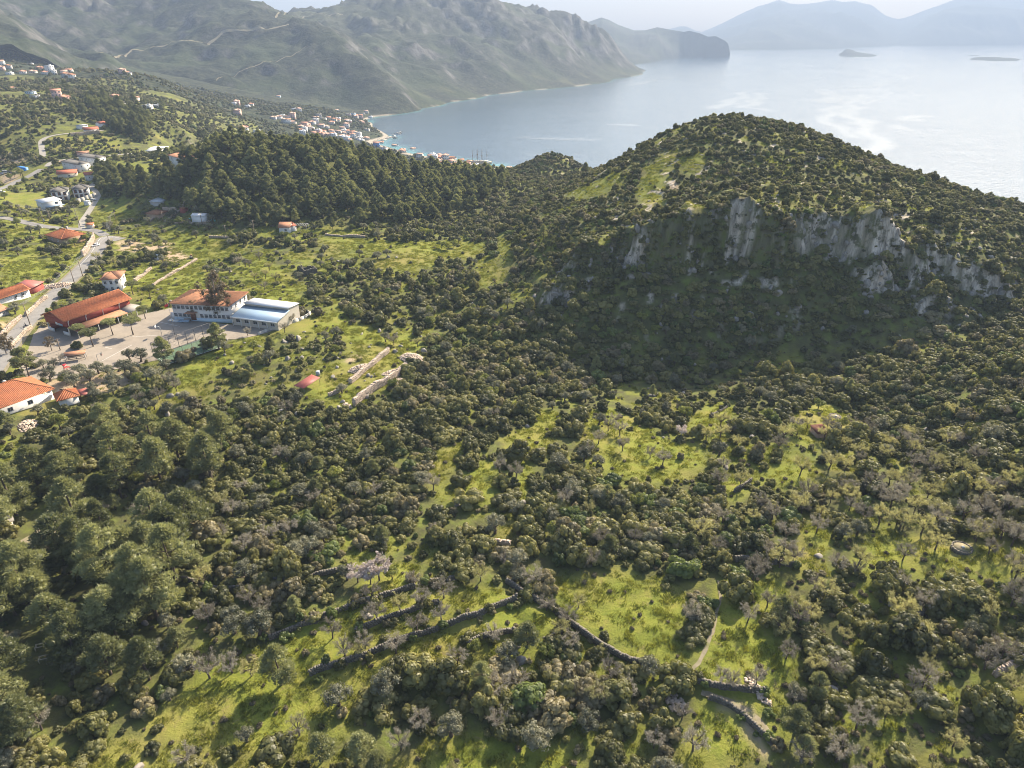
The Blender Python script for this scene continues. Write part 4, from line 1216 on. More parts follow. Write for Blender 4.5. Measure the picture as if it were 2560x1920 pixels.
# calm slicks winding over the ruffled sea
slick_sheen = np.zeros(SX.shape)  # mask of the slicks, also where sky reflection is coloured in
for px, wd in ((z3([(905, 580), (940, 600), (1000, 620), (960, 645), (920, 655)]), 45), (z3([(1180, 610), (1110, 640), (1060, 690), (1140, 690), (1080, 720), (1040, 745), (1130, 755), (1190, 780), (1180, 820), (1230, 870), (1280, 900), (1260, 960), (1200, 980)]), 26),
               (z3([(1010, 685), (950, 710), (980, 740), (920, 765), (990, 800), (1050, 850), (1100, 880)]), 24), (z3([(1040, 575), (1150, 560), (1270, 545), (1400, 515), (1440, 508), (1380, 495), (1270, 488)]), 26),
               (z3([(430, 590), (390, 600), (400, 625), (330, 655), (230, 695)]), 26), (z3([(535, 600), (510, 630), (440, 665), (410, 690), (520, 700), (600, 715)]), 24), (z3([(1320, 590), (1280, 630), (1200, 668)]), 14),
               (z3([(1570, 745), (1500, 750), (1460, 775)]), 22), (z3([(1400, 810), (1450, 835)]), 20), (z3([(280, 490), (380, 470), (540, 455)]), 30), (z2([(1760, 800), (1930, 805)]), 16), (z2([(1900, 545), (2100, 500), (2212, 480)]), 30), (z2([(1180, 880), (1500, 890), (1700, 900)]), 12)):
    P = np.array([at_z(u, v, 0)[:2] for u, v in px])
    lo, hi = P.min(0) - 150, P.max(0) + 150
    m = (SX > lo[0]) & (SX < hi[0]) & (SY > lo[1]) & (SY < hi[1])
    d = _poly_dist(SX[m] + (fbm(SX[m] / 90, SY[m] / 90, 19, 3) - 0.5) * 60, SY[m] + (fbm(SX[m] / 90, SY[m] / 90, 23, 3) - 0.5) * 60, P)[2]
    slick_sheen[m] = np.maximum(slick_sheen[m], sstep(wd * 1.1, wd * 0.4, d))
a = me.attributes.new('slick', 'FLOAT', 'POINT')
a.data.foreach_set('value', slick_sheen.ravel().astype(np.float32))
tag(obj('sea', me), kind='structure')

# ------------------------------------------------------------------ haze: still, even, sunlit air over land and sea
hz, t, out = mat('haze')
pv = N(t, 'ShaderNodeVolumePrincipled')
pv.inputs['Color'].default_value = (0.40, 0.51, 0.69, 1)
pv.inputs['Density'].default_value = 0.00015
pv.inputs['Anisotropy'].default_value = 0.05
t.links.new(pv.outputs[0], out.inputs['Volume'])
HZ = MB().box((1000, -100, 378), (38000, 34000, 764.0)).build('haze', hz)
HZ.location.z = 0
tag(HZ, kind='stuff')
# ------------------------------------------------------------------ dry stone walls, of laid stones
STONE_NAME = {'pale': 'stone_wall', 'dark': 'stone_wall', 'render': 'boundary_wall'}
for Q, (px, hh, th, st, tone, lab) in zip(WALL_W, WALLS):
    r = rnd_w = np.random.default_rng(len(lab) * 7 + 3)
    seg = np.r_[0, np.cumsum(np.hypot(*(Q[1:] - Q[:-1]).T))]
    Lw = seg[-1]
    b = MB()
    n = max(2, int(Lw / (1.2 if tone != 'render' else 2.5)))
    s = np.linspace(0, Lw, n + 1)
    X, Y = np.interp(s, seg, Q[:, 0]), np.interp(s, seg, Q[:, 1])
    dx, dy = np.gradient(X), np.gradient(Y)
    ln = np.hypot(dx, dy)
    nx_, ny_ = -dy / ln, dx / ln
    th = th * (0.8 if tone == 'dark' else 1.0)
    Zl = np.minimum(gz(X + nx_ * 0.7, Y + ny_ * 0.7), gz(X - nx_ * 0.7, Y - ny_ * 0.7))
    top = Zl + hh + (fbm(s / 5, s * 0 + len(lab), 31, 2) - 0.5) * (1.3 if tone != 'render' else 0.0)
    core = th * (0.36 if tone != 'render' else 0.5)
    for i in range(n):
        P = []
        for k, zz in ((i, 0), (i + 1, 0)):
            P.append((X[k], Y[k], nx_[k], ny_[k], Zl[k] - 0.8, top[k] - (0.08 if tone != 'render' else 0)))
        a, c = P
        b.hexa([(a[0] - a[2] * core, a[1] - a[3] * core, a[4]), (c[0] - c[2] * core, c[1] - c[3] * core, c[4]), (c[0] + c[2] * core, c[1] + c[3] * core, c[4]), (a[0] + a[2] * core, a[1] + a[3] * core, a[4])],
               [(a[0] - a[2] * core, a[1] - a[3] * core, a[5]), (c[0] - c[2] * core, c[1] - c[3] * core, c[5]), (c[0] + c[2] * core, c[1] + c[3] * core, c[5]), (a[0] + a[2] * core, a[1] + a[3] * core, a[5])])
    material = M[{'pale': 'stone_pale', 'dark': 'stone_dark', 'render': 'render'}[tone]]
    if tone == 'render':
        for i in range(n):       # coping
            a = math.atan2(Y[i + 1] - Y[i], X[i + 1] - X[i])
            b.box(((X[i] + X[i + 1]) / 2, (Y[i] + Y[i + 1]) / 2, (top[i] + top[i + 1]) / 2 + 0.05), (math.hypot(X[i + 1] - X[i], Y[i + 1] - Y[i]) - 0.03, th + 0.12, 0.1), a)
        tag(b.build('boundary_wall', material), lab, 'wall')
        continue
    e = tag(b.build('stone_wall', material), lab, 'wall')
    sb = MB()
    step = 0.46
    for side in (-1, 1, 0):
        rows = int(hh / 0.33) if side else 1
        for row in range(rows):
            d = r.uniform(0, step)
            while d < Lw:
                w = step * r.uniform(0.7, 1.35)
                k = min(int(d / Lw * n), n - 1)
                f = d / Lw * n - k
                x0, y0 = X[k] + (X[k + 1] - X[k]) * f, Y[k] + (Y[k + 1] - Y[k]) * f
                tz = top[k] + (top[k + 1] - top[k]) * f
                a = math.atan2(Y[k + 1] - Y[k], X[k + 1] - X[k])
                if side:
                    z0 = tz - 0.2 - row * 0.33 + r.uniform(-0.05, 0.05)
                    c = (x0 + nx_[k] * side * (core + 0.06), y0 + ny_[k] * side * (core + 0.06), z0)
                    sb.box(c, (w * 0.92, th * 0.28, 0.3 * r.uniform(0.8, 1.1)), a + r.normal(0, 0.12))
                elif r.random() < 0.9:
                    sb.box((x0, y0, tz + r.uniform(-0.05, 0.1)), (w * 0.9, th * r.uniform(0.7, 1.05), 0.28), a + r.normal(0, 0.15))
                d += w
    V = np.concatenate(sb.v)
    sb.v = [V + r.normal(0, 0.022, V.shape)]
    tag(sb.build('stones', material, e), kind='stuff')


def strip(Q, half, dz, off=0.0):
    """a ribbon along a path: left and right edge follow the ground"""
    d = np.gradient(Q[:, :2], axis=0)
    d /= np.linalg.norm(d, axis=1)[:, None]
    nn = np.c_[-d[:, 1], d[:, 0]]
    rows = []
    for k in np.linspace(-1, 1, 5):
        p = Q[:, :2] + nn * (k * half + off)
        rows.append(np.c_[p, Q[:, 2] + dz])
    V = np.stack(rows, 1)
    return V.reshape(-1, 3), grid_faces(len(Q), 5)


for (name, px, wd, mt), Q in zip(ROADS, ROAD_W):
    Qd = Q.copy()
    if wd < 2:
        Qd[:, 2] = gz(Q[:, 0], Q[:, 1])
    V, F = strip(Qd, wd / 2, 0.14 if wd > 2 else 0.07)
    if mt == 'dirt':
        V[:, :2] += (fbm(V[:, :2] / 1.5, V[:, 1::-1] / 1.5, 9, 2) - 0.5) * 0.6
    tag(obj(name, mesh_np(name, V, [F], [M[mt]], smooth=True)), kind='structure')
# worn white edge line in the bend
Q = ROAD_W[0][2:int(len(ROAD_W[0]) * 0.35)]
V, F = strip(Q, 0.07, 0.146, off=-2.1)
tag(obj('road_marking', mesh_np('road_marking', V, [F], [M['paint_line']])), kind='structure')
# rutted verge
for sgn in (-1, 1):
    V, F = strip(ROAD_W[0], 0.75, 0.10, off=sgn * 3.7)
    V[:, 2] += (fbm(V[:, 0], V[:, 1], 5, 2) - 0.6) * 0.08
    tag(obj('verge', mesh_np('verge', V, [F], [M['dirt']])), kind='structure')


def plate(name, P, dz, material, z=None):
    """a level sheet inside an outline, cut into small faces that follow the ground"""
    x0, y0 = P.min(0)
    x1, y1 = P.max(0)
    c = (P[:, 0].mean(), P[:, 1].mean())
    import bmesh
    bm = bmesh.new()
    vs = [bm.verts.new((a, b_, (z or yard_z)(a, b_) + dz)) for a, b_ in P]
    bm.faces.new(vs)
    bmesh.ops.triangulate(bm, faces=bm.faces[:])
    bmesh.ops.recalc_face_normals(bm, faces=bm.faces[:])
    me = bpy.data.meshes.new(name)
    bm.to_mesh(me)
    bm.free()
    me.materials.append(material)
    return tag(obj(name, me), kind='structure')


plate('school_yard', YARD, 0.10, M['yard'])


def yp(u, v):
    """a point of the level yard"""
    d = sight(u, v)
    t = (YARD_A[2] + 0.1 - HC) / (d[2] - YARD_A[0] * d[0] - YARD_A[1] * d[1])
    return np.array((0, 0, HC)) + d * t


# green court with its lines
_c = [yp(*p) for p in [(529, 838), (556, 868), (412, 914), (384, 889)]]
_c = np.array(_c)[:, :2]
plate('green_court', _c, 0.106, M['pitch'])
_ctr = _c.mean(0)
for k in range(4):
    a, b2 = _ctr + (_c[k] - _ctr) * 0.94, _ctr + (_c[(k + 1) % 4] - _ctr) * 0.94
    dv = (b2 - a) / np.linalg.norm(b2 - a)
    nv = np.array((-dv[1], dv[0])) * 0.06
    plate('court_line', np.array([a - nv, b2 - nv, b2 + nv, a + nv]), 0.112, M['paint_line'])
# faded lines of the yard court
for a, b2 in [((250, 905), (330, 862)), ((262, 868), (280, 872)), ((330, 842), (395, 838)), ((398, 805), (450, 816))]:
    p, q = yp(*a)[:2], yp(*b2)[:2]
    dv = (q - p) / np.linalg.norm(q - p)
    nv = np.array((-dv[1], dv[0])) * 0.05
    plate('yard_line', np.array([p - nv, q - nv, q + nv, p + nv]), 0.106, M['paint_line'])

# ------------------------------------------------------------------ houses
PANES = {}


def window(parent, x, y, z, w, h, rz, frame='white', mull=1, name='window'):
    """frame with its panes set back in it; parent space"""
    key = (round(w, 2), round(h, 2), frame, mull)
    if key not in PANES:
        b = MB()
        t = 0.09
        b.box((0, 0, h / 2 - t / 2), (w, 0.12, t)).box((0, 0, -h / 2 + t / 2), (w, 0.12, t))
        b.box((-w / 2 + t / 2, 0, 0), (t, 0.12, h - 2 * t)).box((w / 2 - t / 2, 0, 0), (t, 0.12, h - 2 * t))
        for k in range(mull):
            b.box((-w / 2 + w * (k + 1) / (mull + 1), 0, 0), (0.06, 0.1, h - 2 * t))
        b.box((0, -0.06, -h / 2 - 0.05), (w + 0.2, 0.24, 0.08))
        PANES[key] = (b.mesh('window_frame', M[frame]), MB().box((0, 0.0, 0), (w - 2 * t, 0.05, h - 2 * t)).mesh('pane', M['glass']))
    f = obj(name, PANES[key][0], parent, (x, y, z), (0, 0, rz))
    obj('pane', PANES[key][1], f)
    return f


def hip_roof(b, w, d, z, h, ov, ridge=None, th=0.18):
    W_, D_ = w / 2 + ov, d / 2 + ov
    rl = ridge if ridge is not None else max(0.0, w / 2 - d / 2)
    zb = z - h * ov / (d / 2 + 1e-6) * 0.4
    A, B, C, D = (-W_, -D_, zb), (W_, -D_, zb), (W_, D_, zb), (-W_, D_, zb)
    E1, E2 = (-rl, 0, z + h), (rl, 0, z + h)
    b.slab([A, B, E2, E1], th).slab([C, D, E1, E2], th).slab([B, C, E2], th).slab([D, A, E1], th)
    # ridge and hip tiles
    for p, q in ((E1, E2), (A, E1), (B, E2), (C, E2), (D, E1)):
        if p != q:
            b.tube([np.array(p) + (0, 0, 0.03), np.array(q) + (0, 0, 0.05)], 0.13, 5, False)


def gable_roof(b, w, d, z, h, ov, th=0.16, ridge_y=0.0):
    W_, D_ = w / 2 + ov, d / 2 + ov
    k = h / (d / 2)
    b.slab([(-W_, -D_, z - k * ov), (W_, -D_, z - k * ov), (W_, ridge_y, z + h), (-W_, ridge_y, z + h)], th)
    b.slab([(W_, D_, z - k * ov), (-W_, D_, z - k * ov), (-W_, ridge_y, z + h), (W_, ridge_y, z + h)], th)
    b.tube([(-W_, ridge_y, z + h + 0.03), (W_, ridge_y, z + h + 0.03)], 0.13, 5)


def tile_rows(e, w, d, z, h, ov, material, hip=True):
    """rows of barrel tiles running down the slopes, too fine to pick apart"""
    b = MB()
    W_, D_ = w / 2 + ov, d / 2 + ov
    rl = max(0.0, w / 2 - d / 2)
    zb = z - h * ov / (d / 2) * 0.4
    sl_ = (z + h - zb)
    x = -W_ + 0.3
    while x < W_:
        t = 1.0 if (abs(x) <= rl or not hip) else max(0.0, (W_ - abs(x)) / (W_ - rl))
        if t > 0.06:
            for s in (-1, 1):
                b.tube([(x, s * D_, zb + 0.03), (x, s * D_ * (1 - t), zb + sl_ * t + 0.03)], 0.085, 4, False)
        x += 0.42
    if hip:
        y = -D_ + 0.3
        while y < D_:
            t = max(0.0, (D_ - abs(y)) / D_)
            if t > 0.06:
                for s in (-1, 1):
                    b.tube([(s * W_, y, zb + 0.03), (s * (W_ - (W_ - rl) * t), y, zb + sl_ * t + 0.03)], 0.085, 4, False)
            y += 0.42
    return tag(b.build('tile_rows', material, e), kind='stuff')


def gable_wall(b, w, d, h, rh, z0=-3.0):
    """four walls with pointed ends under a gable running along x"""
    b.box((0, 0, (h + z0) / 2), (w, d, h - z0))
    for s in (-1, 1):
        x = s * (w / 2 - 0.11)
        b.add([(x - 0.1, -d / 2, h), (x - 0.1, d / 2, h), (x - 0.1, 0, h + rh - 0.1), (x + 0.1, -d / 2, h), (x + 0.1, d / 2, h), (x + 0.1, 0, h + rh - 0.1)],
              [(0, 1, 4, 3), (1, 2, 5, 4), (2, 0, 3, 5)], [(0, 2, 1), (3, 4, 5)])


def seat(pl, pr, base=None, px=True):
    """front wall from its two foot points in the photograph: middle, turn, length"""
    a, b2 = (ground(*pl), ground(*pr)) if base is None else (base(*pl), base(*pr))
    d = b2 - a
    return a, b2, math.atan2(d[1], d[0]), math.hypot(d[0], d[1])


def house(name, label, cat, pl, pr, depth, h, roof, rh, wall_m, roof_m, ov=0.5, group=None, wins=(), chimney=None, base=None, width=None, tiles=False, door=None):
    a, b2, rz, w = seat(pl, pr, base)
    if width:
        b2 = a + (b2 - a) * width / w
        w = width
    mid = (a + b2) / 2
    z = max(min(a[2], b2[2]), mid[2] - 0.6)
    cx_, cy_ = mid[0] - math.sin(rz) * depth / 2, mid[1] + math.cos(rz) * depth / 2
    e = empty(name, (cx_, cy_, z), rz, label, cat, group)
    b = MB()
    rb = MB()
    if roof == 'gable':
        gable_wall(b, w, depth, h, rh)
        gable_roof(rb, w, depth, h + 0.02, rh, ov)
    elif roof == 'hip':
        b.box((0, 0, (h - 3) / 2), (w, depth, h + 3))
        hip_roof(rb, w, depth, h + 0.2, rh, ov)
    elif roof == 'shed':
        b.box((0, 0, (h - 3) / 2), (w, depth, h + 3))
        rb.slab([(-w / 2 - ov, -depth / 2 - ov, h + 0.2), (w / 2 + ov, -depth / 2 - ov, h + 0.2), (w / 2 + ov, depth / 2 + ov, h + 0.2 + rh), (-w / 2 - ov, depth / 2 + ov, h + 0.2 + rh)], 0.15)
    else:
        b.box((0, 0, (h - 3) / 2), (w, depth, h + 3))
        rb.box((0, 0, h + 0.13), (w + 2 * ov, depth + 2 * ov, 0.25))
    b.build('wall', M[wall_m], e)
    ro = rb.build('roof', M[roof_m], e)
    if tiles:
        tile_rows(ro, w, depth, h + 0.2, rh, ov, M[roof_m], roof == 'hip')
    if chimney:
        MB().box((chimney[0], chimney[1], h + rh * 0.6 + 0.6), (0.7, 0.7, 2.2)).box((chimney[0], chimney[1], h + rh * 0.6 + 1.78), (0.95, 0.95, 0.15)).build('chimney', M['render'], ro)
    for side, t, zz, ww, wh in wins:
        if side == 'f':
            window(e, -w / 2 + t * w, -depth / 2 - 0.02, zz, ww, wh, 0)
        elif side == 'b':
            window(e, -w / 2 + t * w, depth / 2 + 0.02, zz, ww, wh, math.pi)
        elif side == 'r':
            window(e, w / 2 + 0.02, -depth / 2 + t * depth, zz, ww, wh, math.pi / 2)
        else:
            window(e, -w / 2 - 0.02, -depth / 2 + t * depth, zz, ww, wh, -math.pi / 2)
    if door:
        MB().box((-w / 2 + door[0] * w, -depth / 2 - 0.03, door[1] / 2), (1.0, 0.08, door[1])).build('door', M['door'], e)
    try:
        keep_clear(cx_, cy_, max(w, depth) * 0.62)
    except Exception:
        pass
    return e, w, depth


def two_floor(n, d=2, z1=1.5, z2=4.4, ww=1.1, wh=1.5):
    r = []
    for z in (z1, z2):
        for i in range(n):
            r.append(('f', (i + 0.5) / n, z, ww, wh))
        for i in range(d):
            r.append(('r', (i + 0.5) / d, z, ww, wh))
            r.append(('l', (i + 0.5) / d, z, ww, wh))
    return r


# school sports hall: red steel hall, open below, orange roof, lean-to along the yard
pA, pB = yp(112.5, 829), yp(175.5, 841)
pC = yp(331, 783)
dirL = (pC - pB)[:2]
L_h = float(np.hypot(*dirL))
rzh = math.atan2(dirL[1], dirL[0])
nrm = np.array((-math.sin(rzh), math.cos(rzh)))
W_h = float(abs((pA - pB)[:2] @ nrm))
mid = (pB[:2] + pC[:2]) / 2 + nrm * W_h / 2
zb = yard_z(*mid) + 0.1
e = empty('sports_hall', (mid[0], mid[1], zb), rzh, 'long red school sports hall, open below, with orange tiled roof and lean-to', 'hall')
HE, HR = 6.3, 2.6
b = MB()
for i in range(7):
    x = -L_h / 2 + 0.3 + (L_h - 0.6) * i / 6
    for s in (-1, 1):
        MB().box((x, s * (W_h / 2 - 0.2), (HE - 1.0) / 2), (0.35, 0.35, HE + 1.0)).build('post', M['white'], e)
for s in (-1, 1):
    b.box((0, s * (W_h / 2), HE - 1.45), (L_h - 0.02, 0.14, 2.9))
b.build('side_wall', M['red_wall'], e)
for s in (-1, 1):
    g_ = MB()
    x = s * (L_h / 2 + 0.03)
    g_.hexa([(x - 0.07, -W_h / 2 - 0.1, HE - 2.9), (x + 0.07, -W_h / 2 - 0.1, HE - 2.9), (x + 0.07, W_h / 2 + 0.1, HE - 2.9), (x - 0.07, W_h / 2 + 0.1, HE - 2.9)],
            [(x - 0.07, -W_h / 2 - 0.1, HE), (x + 0.07, -W_h / 2 - 0.1, HE), (x + 0.07, W_h / 2 + 0.1, HE), (x - 0.07, W_h / 2 + 0.1, HE)])
    g_.add([(x - 0.07, -W_h / 2 - 0.1, HE), (x - 0.07, W_h / 2 + 0.1, HE), (x - 0.07, 0, HE + HR - 0.1), (x + 0.07, -W_h / 2 - 0.1, HE), (x + 0.07, W_h / 2 + 0.1, HE), (x + 0.07, 0, HE + HR - 0.1)],
           [(0, 1, 4, 3), (1, 2, 5, 4), (2, 0, 3, 5)], [(0, 2, 1), (3, 4, 5)])
    g_.build('gable', M['red_wall'], e)
    if s < 0:
        MB().box((x - 0.12, -0.4, HE - 2.2), (0.06, 1.2, 1.1)).build('notice_board', M['white'], e)
        MB().box((x - 0.12, -2.6, HE - 2.35), (0.06, 3.0, 0.9)).build('banner', M['sheet_blue_sky'], e)
rb = MB()
gable_roof(rb, L_h + 0.8, W_h, HE + 0.1, HR, 0.7)
ro = rb.build('roof', M['tile'], e)
tile_rows(ro, L_h + 0.8, W_h, HE + 0.1, HR, 0.7, M['tile'], False)
rb = MB()
rb.slab([(-L_h / 2, -W_h / 2 - 5.2, 2.9), (L_h / 2 - 5.0, -W_h / 2 - 5.2, 2.9), (L_h / 2 - 5.0, -W_h / 2 - 0.1, 3.5), (-L_h / 2, -W_h / 2 - 0.1, 3.5)], 0.12)
rb.build('lean_to_roof', M['tile_brown'], e)
rb = MB()
rb.slab([(L_h / 2 - 4.9, -W_h / 2 - 5.2, 2.9), (L_h / 2 + 3.4, -W_h / 2 - 5.2, 2.9), (L_h / 2 + 0.2, -W_h / 2 - 0.1, 4.2), (L_h / 2 - 4.9, -W_h / 2 - 0.1, 3.55)], 0.12)
rb.build('porch_roof', M['concrete'], e)
for i in range(8):
    MB().box((-L_h / 2 + 0.4 + i * (L_h + 2.4) / 7, -W_h / 2 - 5.0, 1.1), (0.2, 0.2, 3.4)).build('lean_to_post', M['white'], e)
for x, w in ((-L_h / 2 + 0.1, W_h * 0.28),):
    for s in (-1, 1):
        MB().box((x, s * (W_h / 2 - w / 2), 0.5), (0.3, w, 1.6)).build('low_wall', M['white'], e)
MB().box((0, W_h / 2 - 0.9, 1.4), (L_h - 1, 0.25, 3.4)).build('back_wall', M['red_wall'], e)
for i in range(4):
    x = -L_h / 2 + 0.6 + i * (L_h - 1.2) / 3.6
    MB().tube([(x, -W_h / 2 - 0.75, HE - 0.3), (x, -W_h / 2 - 0.3, HE - 1.2), (x, -W_h / 2 - 0.3, 3.4)], 0.14, 5).build('downpipe', M['white'], e)
keep_clear(mid[0], mid[1], W_h * 0.8)
for q in np.linspace(-0.5, 0.5, 9):
    c = mid + np.array((math.cos(rzh), math.sin(rzh))) * q * (L_h + 4) - nrm * 2.5
    keep_clear(c[0], c[1], W_h * 0.75)

# the school: two storeys, hipped roof
pl, pr = yp(438, 800), yp(579, 807)
d_ = (pr - pl)[:2]
w = float(np.hypot(*d_))
rz = math.atan2(d_[1], d_[0])
dep = 15.0
c = (pl[:2] + pr[:2]) / 2 + np.array((-math.sin(rz), math.cos(rz))) * dep / 2
e = empty('school', (c[0], c[1], yard_z(*c) + 0.1), rz, 'two storey white school with brown hipped roof behind tall gum trees', 'school')
b = MB()
b.box((0, 0, 2.6), (w, dep, 9.2))
b.build('wall', M['white'], e)
MB().box((0, 0, 0.35), (w + 0.1, dep + 0.1, 1.9)).build('plinth', M['blue_wall'], e)
rb = MB()
hip_roof(rb, w, dep, 7.3, 2.6, 0.8)
ro = rb.build('roof', M['tile_brown'], e)
tile_rows(ro, w, dep, 7.3, 2.6, 0.8, M['tile_brown'])
rb = MB()
rb.slab([(-w * 0.22, dep / 2 - 3.4, 8.7), (-w * 0.05, dep / 2 - 3.4, 8.7), (-w * 0.07, dep / 2 + 1.0, 7.7), (-w * 0.2, dep / 2 + 1.0, 7.7)], 0.15)
rb.build('back_porch_roof', M['tile_pink'], e)
for zf in (2.3, 5.6):
    for i in range(13):
        x = -w / 2 + (i + 0.5) * w / 13
        if zf < 3 and i in (4, 5):
            continue
        window(e, x, -dep / 2 - 0.03, zf, 1.45, 1.6, 0, 'white', 2)
    for i in range(4):
        window(e, w / 2 + 0.03, -dep / 2 + (i + 0.5) * dep / 4, zf, 1.3, 1.5, math.pi / 2, 'white', 1)
MB().box((-w / 2 + 4.5 * w / 13, -dep / 2 - 1.3, 3.9), (4.2, 2.6, 0.2)).build('porch_roof', M['tile_brown'], e)
MB().box((-w / 2 + 4.5 * w / 13, -dep / 2 - 0.05, 1.7), (2.2, 0.14, 2.6)).build('door', M['door'], e)
for k in range(6):
    MB().box((-w / 2 + 4.5 * w / 13 - 2.6, -dep / 2 - 0.4 - 0.32 * (5 - k), 0.1 + 0.09 * k), (2.6, 0.32, 0.2 + 0.18 * k)).build('step', M['concrete'], e)
for q in np.linspace(-0.5, 0.5, 6):
    keep_clear(c[0] + math.cos(rz) * q * w, c[1] + math.sin(rz) * q * w, 9.0)
school_c, school_rz, school_w = c, rz, w
# white marble bust block and ramp before the school
e = empty('monument', tuple(yp(440, 798.5)), rz, 'small white monument wall by the end of the school front', 'monument')
MB().box((0, -1.2, 0.15), (4.0, 2.6, 0.3)).build('plinth', M['white'], e)
MB().box((0, -0.4, 1.7), (2.6, 0.35, 2.8)).build('slab', M['white'], e)
e = empty('ramp', tuple(yp(466, 801)), rz, 'pale blue concrete ramp at the school door', 'ramp')
MB().hexa([(-3.4, -2.2, -0.2), (2.2, -2.2, -0.2), (2.2, -0.6, -0.2), (-3.4, -0.6, -0.2)], [(-3.4, -2.2, 0.05), (2.2, -2.2, 1.0), (2.2, -0.6, 1.0), (-3.4, -0.6, 0.05)]).build('slope', M['sheet_blue_sky'], e)
for s in (-2.2, -0.6):
    MB().tube([(-3.4, s, 0.95), (2.2, s, 1.9)], 0.05, 5).build('rail', M['zinc'], e)

# annex with the metal roof
pl, pr = yp(585, 811.5), yp(697, 826)
d_ = (pr - pl)[:2]
w = float(np.hypot(*d_))
rz = math.atan2(d_[1], d_[0])
dep = 15.0
nrm2 = np.array((-math.sin(rz), math.cos(rz)))
c = (pl[:2] + pr[:2]) / 2 + nrm2 * dep / 2
e = empty('school_annex', (c[0], c[1], yard_z(*c) + 0.1), rz, 'long low school annex with stepped white metal roof, its front coloured as reflected sky', 'school annex')
hF, hM, hB = 3.4, 5.0, 5.4
b = MB()
prof = [(-dep / 2, -1.5), (-dep / 2, hF), (0.8, hM), (0.8, hM + 0.9), (dep / 2, hB), (dep / 2, -1.5)]
n = len(prof)
V = [(-w / 2, y, z) for y, z in prof] + [(w / 2, y, z) for y, z in prof]
import bmesh as _bm
bmh = _bm.new()
vv = [bmh.verts.new(p) for p in V]
bmh.faces.new(vv[:n][::-1])
bmh.faces.new(vv[n:])
for i in range(n):
    bmh.faces.new([vv[i], vv[(i + 1) % n], vv[n + (i + 1) % n], vv[n + i]])
_bm.ops.recalc_face_normals(bmh, faces=bmh.faces[:])
wm = bpy.data.meshes.new('annex_wall')
bmh.to_mesh(wm)
bmh.free()
wm.materials.append(M['cream'])
obj('wall', wm, e)
rb = MB()
rb.slab([(-w / 2 - 0.4, -dep / 2 - 1.0, hF + 0.02), (w / 2 + 0.3, -dep / 2 - 1.0, hF + 0.02), (w / 2 + 0.3, 0.78, hM + 0.16), (-w / 2 - 0.4, 0.78, hM + 0.16)], 0.12)
r1 = rb.build('front_roof', M['sheet_blue_sky'], e)  # sky reflection on the front slope is painted as blue base colour
rb = MB()
for i in range(int(w / 0.8)):
    x = -w / 2 + 0.4 + i * 0.8
    rb.tube([(x, -dep / 2 - 0.98, hF + 0.04), (x, 0.76, hM + 0.18)], 0.04, 4, False)
tag(rb.build('roof_ribs', M['sheet_blue_sky'], r1), kind='stuff')
rb = MB()
rb.slab([(-w / 2 - 0.6, 0.2, hM + 1.12), (w / 2 + 0.3, 0.2, hM + 1.12), (w / 2 + 0.3, dep / 2 + 0.5, hB + 0.16), (-w / 2 - 0.6, dep / 2 + 0.5, hB + 0.16)], 0.12)
rb.build('back_roof', M['sheet_white'], e)
MB().box((0, -dep / 2 - 1.05, hF + 0.0), (w + 0.8, 0.12, 0.5)).build('fascia', M['sheet_white'], e)
for i in range(5):
    window(e, -w / 2 + (i + 0.6) * w / 5.2, -dep / 2 - 0.03, 1.9, 1.9, 1.4, 0, 'white', 1)
    MB().box((-w / 2 + (i + 0.1) * w / 5.2, -dep / 2 - 0.85, 0.9), (0.22, 0.22, 4.8)).build('post', M['white'], e)
for q in np.linspace(-0.5, 0.5, 6):
    keep_clear(c[0] + math.cos(rz) * q * w, c[1] + math.sin(rz) * q * w, 9.0)

# houses near by
W1 = [('f', t, 1.7, 1.5, 1.3) for t in (0.30, 0.52, 0.74)] + [('r', 0.5, 1.7, 1.2, 1.3)]
house('house', 'long white house with large speckled orange hipped roof and chimney, below the olive yard', 'house', (-100, 1072), (137, 998), 13.5, 3.4, 'hip', 4.0, 'white', 'tile', 0.7, wins=W1, chimney=(4.0, 1.2), tiles=True)
e, w, d = house('kiosk', 'small white kiosk with ridged orange hipped roof beside the large orange roof', 'kiosk', (152, 1018), (200, 1006), 5.0, 2.6, 'hip', 1.7, 'white', 'tile', 0.6, tiles=True)
MB().slab([(w / 2 + 0.62, -d / 2, 2.2), (w / 2 + 3.4, -d / 2, 2.0), (w / 2 + 3.4, d / 2, 2.1), (w / 2 + 0.62, d / 2, 2.3)], 0.08).build('side_roof', M['maroon'], e)
for y in (-1.9, 1.9):
    MB().box((w / 2 + 3.2, y, 0.4), (0.12, 0.12, 3.2)).build('post', M['steel'], e)
house('house', 'white two storey house with brown hipped roof behind the sports hall', 'house', (262, 731), (305, 728), 10, 6.0, 'hip', 1.8, 'white', 'tile_brown', 0.7, wins=two_floor(3, 2))
house('house', 'white house with long orange gabled roof on the uphill side of the road', 'house', (-55, 772), (78, 742), 7.5, 3.2, 'gable', 1.6, 'white', 'tile', 0.6, wins=[('f', 0.72, 1.6, 1.2, 1.2), ('f', 0.86, 1.6, 1.2, 1.2)], tiles=True)
house('shed', 'shed with faded maroon metal roof next to the long orange roof', 'shed', (84, 735), (112, 722), 7, 3.0, 'shed', 1.0, 'red_wall', 'maroon', 0.5)
house('cottage', 'small grey cottage with weathered orange roof under the power lines', 'cottage', (-18, 797), (24, 785), 6, 2.6, 'gable', 1.4, 'grey_wall', 'tile_brown', 0.4, wins=[('f', 0.7, 1.4, 0.9, 0.9)])
